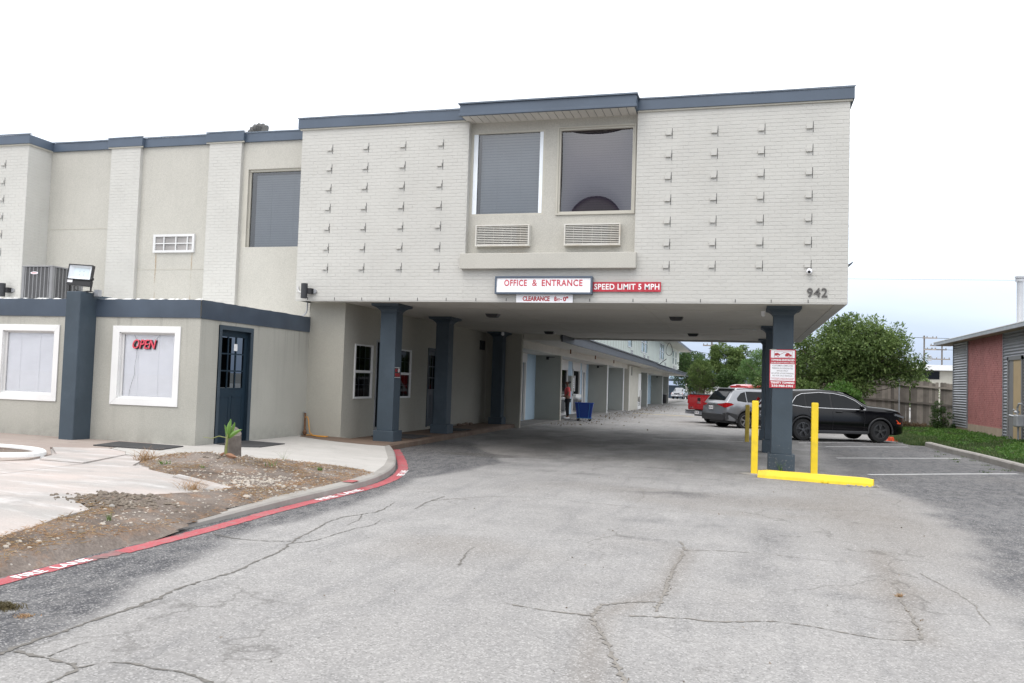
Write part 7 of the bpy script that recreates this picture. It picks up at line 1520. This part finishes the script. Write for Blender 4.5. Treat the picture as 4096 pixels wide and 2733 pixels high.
# lawn grass ---------------------------------------------------------------------------
def blades(name, px, py, pz_, hgt, wid, m, seed, lean=.45, parent=None, kind='stuff'):
    rg = np.random.default_rng(seed); n = len(px); a = rg.uniform(0, 2 * np.pi, n); h = hgt * rg.uniform(.5, 1.3, n); ln = rg.normal(0, lean, (n, 2)) * h[:, None]; w = wid * rg.uniform(.6, 1.2, n)
    dx, dy = np.cos(a) * w / 2, np.sin(a) * w / 2; b = np.stack([px, py, pz_], 1)
    V = np.stack([b + np.stack([dx, dy, 0 * dx], 1), b - np.stack([dx, dy, 0 * dx], 1), b + np.stack([ln[:, 0] * .35 - dx * .7, ln[:, 1] * .35 - dy * .7, h * .6], 1), b + np.stack([ln[:, 0] * .35 + dx * .7, ln[:, 1] * .35 + dy * .7, h * .6], 1), b + np.stack([ln[:, 0], ln[:, 1], h], 1)], 1).reshape(-1, 3)
    me = bpy.data.meshes.new(name); i5 = np.arange(n) * 5; me.vertices.add(5 * n); me.vertices.foreach_set('co', V.astype(np.float32).ravel()); lp = np.stack([i5, i5 + 1, i5 + 2, i5 + 3, i5 + 3, i5 + 2, i5 + 4], 1).ravel()
    me.loops.add(7 * n); me.loops.foreach_set('vertex_index', lp.astype(np.int32)); me.polygons.add(2 * n); st = np.stack([np.arange(n) * 7, np.arange(n) * 7 + 4], 1).ravel(); me.polygons.foreach_set('loop_start', st); me.polygons.foreach_set('loop_total', np.tile([4, 3], n)); me.update(calc_edges=True); me.materials.append(m)
    o = link_mesh(name, me, parent)
    if kind: o['kind'] = kind
    return o
rg = np.random.default_rng(21); n = 95000; py = 12 + 33 * rg.random(n) ** .9; px = lawn_edge(py) - .03 + rg.random(n) ** 1.15 * 5.2; k = (px < 8.97) | (py > 41.4); k &= vnoise(px, py, .9, 71) > rg.uniform(.0, .42, n); px, py = px[k], py[k]
blades('lawn_grass', px, py, lawn_z(px, py) - .01, .105, .014, M['grass'], 4)
n = 5000; py = rg.uniform(29.8, 35, n); px = 5.35 + rg.random(n) ** 2 * .9 + rg.normal(0, .12, n); blades('lawn_grass', px, py, Gv(px, py), .13, .014, M['grass'], 6, .6)
n = 16000; cx_r = rg.uniform(6.3, 8.8, 120); cy_r = rg.uniform(16, 40, 120); j = rg.integers(0, 120, n); px = cx_r[j] + rg.normal(0, .12, n); py = cy_r[j] + rg.normal(0, .2, n); leaf_cloud('lawn_weeds', np.stack([px, py, lawn_z(px, py) + rg.uniform(.04, .14, n)], 1), np.tile([0, 0, 1.], (n, 1)), .05, M['leaf_bright'], None, .8, .0, 'stuff', 9)
# weeds along kerbs, cracks, wheel stop
def weed(x, y, z, h, n, m, seed, lab, spread=.03, lean=.5, wid=.006, name='weed', cat='weed', grp=None):
    rg = np.random.default_rng(seed); px = x + rg.normal(0, spread, n); py = y + rg.normal(0, spread, n); o = blades(name, px - x, py - y, np.zeros(n), h, wid, m, seed, lean, None, None); o.location = (x, y, z); tag(o, lab, cat, grp); return o
weed(-8.41, 10.5, SZ(-8.41, 10.5), .17, 130, M['dry_grass'], 2, 'dry straw coloured grass tuft at the far left corner of the soil', .06, .9, .007, 'grass_tuft', 'grass tuft', 'dry grass tufts')
weed(-6.12, 8.45, SZ(-6.12, 8.45), .14, 120, M['dry_grass'], 3, 'dry spreading grass tuft in front of the slab corner, beside the pale flat stone', .07, 1.1, .006, 'grass_tuft', 'grass tuft', 'dry grass tufts')
weed(-6.44, 10.66, SZ(-6.44, 10.66), .08, 14, M['leaf_bright'], 4, 'small green weed right of the stump', .05, .6, .008); weed(-7.70, 10.0, SZ(-7.7, 10), .05, 16, M['leaf_bright'], 5, 'low green weed left of the stump on the soil', .04, .9, .02); weed(-5.86, 11.0, SZ(-5.86, 11.0), .05, 26, M['leaf_bright'], 6, 'tiny green seedling near the right end of the soil', .02, .7, .015)
weed(-7.0, 9.9, SZ(-7.0, 9.9), .05, 12, M['leaf_bright'], 7, 'small weed in front of the stump', .03, .7, .01); weed(-6.88, 11.75, I1(-6.9, 11.75), .22, 14, M['leaf_mid'], 8, 'thin tall weed on the sidewalk edge behind the soil', .01, .8, .004); weed(.72, 16.96, Ga(.72, 16.96), .20, 22, M['leaf_bright'], 9, 'green weed growing at the foot of the signed column', .02, .35, .012)
weed(-5.6, 6.55, SZ(-5.6, 6.55), .08, 20, M['leaf_mid'], 10, 'green grass blades in the near soil', .015, .4, .006); weed(1.18, 7.1, Ga(1.18, 7.1), .02, 60, M['dry_grass'], 11, 'tiny dry weed in the right hand asphalt crack', .015, 1.3, .008)
rg = np.random.default_rng(8); n = 900; px = rg.normal(-4.42, .06, n); py = rg.normal(4.26, .035, n); blades('moss_patch', px, py, Gv(px, py) + .0, .02, .009, leaf_mat('olive moss', (.10, .075, .035), (.14, .11, .05), (.19, .15, .08)), 12, 1.0); px = rg.normal(-4.13, .03, 150); py = rg.normal(4.16, .02, 150); blades('moss_patch', px, py, Gv(px, py), .010, .007, M['dry_grass'], 13, 1.0)
for i in range(14): x = 5.55 + random.uniform(-.6, .3); y = random.uniform(18, 28); n = 24; rg = np.random.default_rng(100 + i); blades('weed', x + rg.normal(0, .05, n), y + rg.normal(0, .05, n), np.full(n, Ga(x, y)), .05, .008, M['grass'], 100 + i, .9)
# straw litter on the soil --------------------------------------------------------------
rg = np.random.default_rng(77); n = 42000; px = rg.uniform(-8.8, -5.1, n); py = rg.uniform(2.5, 11.9, n); dens = vnoise(px, py, 1.5, 55) + .25 * np.exp(-pdist(px, py, DIRT + [DIRT[0]]) ** 2 / .06); zz, dd = soil_z(px, py); k = (dd > -.03) & (dens > .575 + rg.normal(0, .045, n)); px, py, zz = px[k], py[k], zz[k]
n = len(px); a = rg.uniform(0, 2 * np.pi, n); dirs = np.stack([np.cos(a), np.sin(a), rg.normal(.05, .18, n)], 1); leaf_cloud('straw_litter', np.stack([px, py, zz + .006], 1), dirs * 3, .062, M['dry_grass'], None, .10, .0, 'stuff', 6)
# stones, clods ---------------------------------------------------------------------------
def stones(name, pts, m, seed, flat=.6):
    mb = MB(); r = random.Random(seed)
    for x, y, z, s_ in pts:
        k = len(mb.v); mb.sphere((x, y, z + s_ * .15), (s_, s_ * r.uniform(.6, 1), s_ * flat * r.uniform(.6, 1.1)), 7, 4)
        for i in range(k, len(mb.v)): v = mb.v[i]; mb.v[i] = (v[0] + r.uniform(-.18, .18) * s_, v[1] + r.uniform(-.18, .18) * s_, v[2] + r.uniform(-.14, .14) * s_)
    return mb.build(name, m, None, kind='stuff')
r = random.Random(31); P1 = []; P2 = []; P3 = []
M['stone_pale'] = pm('pale limestone', (.42, .38, .33), .9, .15, 20, bs=60); M['stone_dark'] = pm('earth clods', (.19, .16, .13), .98, .25, 20, bs=40)
xy = []
while len(P1) < 900:
    x, y = r.uniform(-8.6, -5.2), r.uniform(3, 11.8)
    if inpoly(np.array([x]), np.array([y]), DIRT)[0]: P1.append((x, y, SZ(x, y), r.choice([.006, .008, .012, .018])))
while len(P1) < 1120:
    x, y = r.gauss(-5.75, .35), r.gauss(9.35, .28)
    if inpoly(np.array([x]), np.array([y]), DIRT)[0]: P1.append((x, y, SZ(x, y), abs(r.gauss(.006, .012)) + .004))
for _ in range(26): x, y = r.gauss(-5.75, .38), r.gauss(9.35, .25); P1.append((x, y, SZ(x, y), r.uniform(.02, .042)))
stones('limestone_gravel', P1, M['stone_pale'], 3)
while len(P2) < 330:
    x, y = r.gauss(-6.15, .28), r.gauss(7.25, .16)
    P2.append((x, y, max(SZ(x, y) if inpoly(np.array([x]), np.array([y]), DIRT)[0] else 0, I1(x, y)), abs(r.gauss(.008, .012)) + .005))
while len(P2) < 400: x, y = r.gauss(-7.05, .28), r.gauss(10.75, .14); P2.append((x, y, SZ(x, y), abs(r.gauss(.006, .012)) + .005))
stones('earth_clods', P2, M['stone_dark'], 4, .75)
def stone(x, y, s_, lab, m='stone_pale', fl=.5, sd=1):
    mb = MB(); rr = random.Random(sd); mb.sphere((0, 0, s_ * .2), (s_, s_ * .7, s_ * fl), 9, 6); mb.v = [(a + rr.uniform(-.1, .1) * s_, b + rr.uniform(-.1, .1) * s_, c + rr.uniform(-.08, .08) * s_) for a, b, c in mb.v]; z = SZ(x, y); mb.v = [(a + x, b + y, c + z) for a, b, c in mb.v]; q = mb.build('stone', M[m], origin=(x, y, z)); tag(q, lab, 'stone', 'loose stones'); return q
stone(-5.32, 8.33, .05, 'largest pale stone, near the kerb in front of the gravel patch'); stone(-6.0, 8.36, .045, 'flat tan stone beside the dry grass tuft at the slab corner', 'stone_pale', .3, 2); stone(-5.95, 6.98, .035, 'grey stone at the near end of the clods', 'kerb', .7, 3); stone(-5.5, 6.35, .03, 'pale stone pair in the near soil', 'stone_pale', .6, 4); stone(-5.32, 5.9, .038, 'dark clod lying near the kerb', 'stone_dark', .7, 5); stone(-8.1, 10.35, .03, 'round white stone beside the far left grass tuft', 'stone_pale', .7, 6)
for i, (x, y) in enumerate(((-5.6, 4.95), (-5.42, 5.25), (-5.36, 5.5), (-5.5, 5.45))): stone(x, y, .026, ['near left edge pebble on the bank', 'flat pebble on the bank above FIRE', 'pebble on the bank above the gap between the words', 'small pebble behind the flat one'][i], 'stone_pale', .6, 10 + i)
# leaf litter on the asphalt
rg = np.random.default_rng(15); n = 700; py = rg.uniform(30, 75, n); px = -7.0 + np.abs(rg.normal(0, 1.1, n)); leaf_cloud('fallen_leaves', np.stack([px, py, Gv(px, py) + .012], 1), np.tile([1, 0, .1], (n, 1)) * rg.choice([-1, 1], (n, 1)), .06, M['dead_leaf'], None, .6, 0, 'stuff', 2)
n = 70; py = rg.uniform(3.6, 15, n); px = rg.uniform(-3.5, 2.2, n); leaf_cloud('fallen_leaves', np.stack([px, py, Gv(px, py) + .008], 1), np.tile([1, 0, .1], (n, 1)) * rg.choice([-1, 1], (n, 1)), .022, M['stone_dark'], None, .6, 0, 'stuff', 5)
px = np.array([1.15, 1.17, 1.2, 1.14]); py = np.array([6.55, 6.62, 6.4, 6.15]); leaf_cloud('fallen_leaves', np.stack([px, py, Gv(px, py) + .012], 1), rg.normal(0, 1, (4, 3)), .028, M['dead_leaf'], None, .3, 0, 'stuff', 5)
# stump and banana plant -----------------------------------------------------------------
sx, sy = -7.31, 11.02; sz = SZ(sx, sy) - .06
q = thing('tree_stump', 'grey weathered wooden stump standing in the soil behind the small banana plant', 'stump', (sx, sy, sz)); mb = MB(); n = 22; r = random.Random(3)
prof = [(0, 1.12), (.08, 1.04), (.2, 1.0), (.34, .96), (.45, .94)]
for h, s_ in prof:
    for k in range(n):
        t = 2 * math.pi * k / n; rr = .118 * s_ * (1 + .06 * math.sin(3 * t + 1) + .035 * math.sin(11 * t)); top = .07 * math.cos(t - 2.6) if h > .4 else 0; mb.v.append((rr * math.cos(t), rr * math.sin(t), h + top))
for i in range(len(prof) - 1): mb.f += [(i * n + k, i * n + (k + 1) % n, (i + 1) * n + (k + 1) % n, (i + 1) * n + k) for k in range(n)]
mb.f.append(tuple(range((len(prof) - 1) * n, len(prof) * n))); mb.build('stump', M['wood_stump'], q, local=True)
bp = thing('banana_plant', 'young banana plant with a few green leaves in front of the stump', 'plant', (-7.22, 10.72, SZ(-7.22, 10.72) - .01)); M['stem'] = pm('banana stem', (.20, .22, .07), .6, .3, 10)
MB().tube([(0, 0, 0), (.0, 0, .12), (.012, 0, .25), (.015, 0, .34)], [.024, .018, .014, .008], 8).build('stem', M['stem'], bp, local=True, smooth=True)
def bleaf(base, tip, w, fold, bend, m='banana_leaf'):
    mb = MB(); B, T = Vector(base), Vector(tip); n = 10; d = (T - B); side = d.cross(Vector((0, -1, .25))).normalized()
    nrm = d.cross(side).normalized()
    for i in range(n + 1):
        t = i / n; c = B.lerp(T, t) + nrm * bend * math.sin(math.pi * t); ww = w * max(0, math.sin(math.pi * min(1, t * .92 + .08))) ** .7 * (1 if t < .97 else .2)
        for s_ in (-1, -.5, 0, .5, 1): mb.v.append(tuple(c + side * ww * s_ / 2 + nrm * fold * abs(s_)))
        if i: b = 5 * (i - 1); mb.f += [(b + j, b + j + 1, b + j + 6, b + j + 5) for j in range(4)]
    return mb.build('leaf' if m == 'banana_leaf' else 'dead_leaf', M[m], bp, local=True, smooth=True)
bleaf((.0, 0, .26), (.045, -.0, .545), .080, .02, -.015); bleaf((.01, 0, .24), (-.035, -.02, .46), .045, .012, .01); bleaf((.02, 0, .30), (.10, .02, .50), .065, .02, .01); bleaf((.03, 0, .27), (.27, -.04, .41), .068, .012, -.035)
mb = MB().tube([(.0, 0, .27), (-.12, -.01, .29), (-.24, -.01, .25), (-.38, -.02, .265)], [.008, .007, .006, .003], 6); mb.build('stem', M['stem'], bp, local=True, smooth=True)
bleaf((.0, -.02, .06), (-.12, -.03, .0), .05, .01, .01, 'dead_banana'); bleaf((.02, -.05, .04), (.30, -.20, .02), .07, .02, -.02, 'dead_banana')
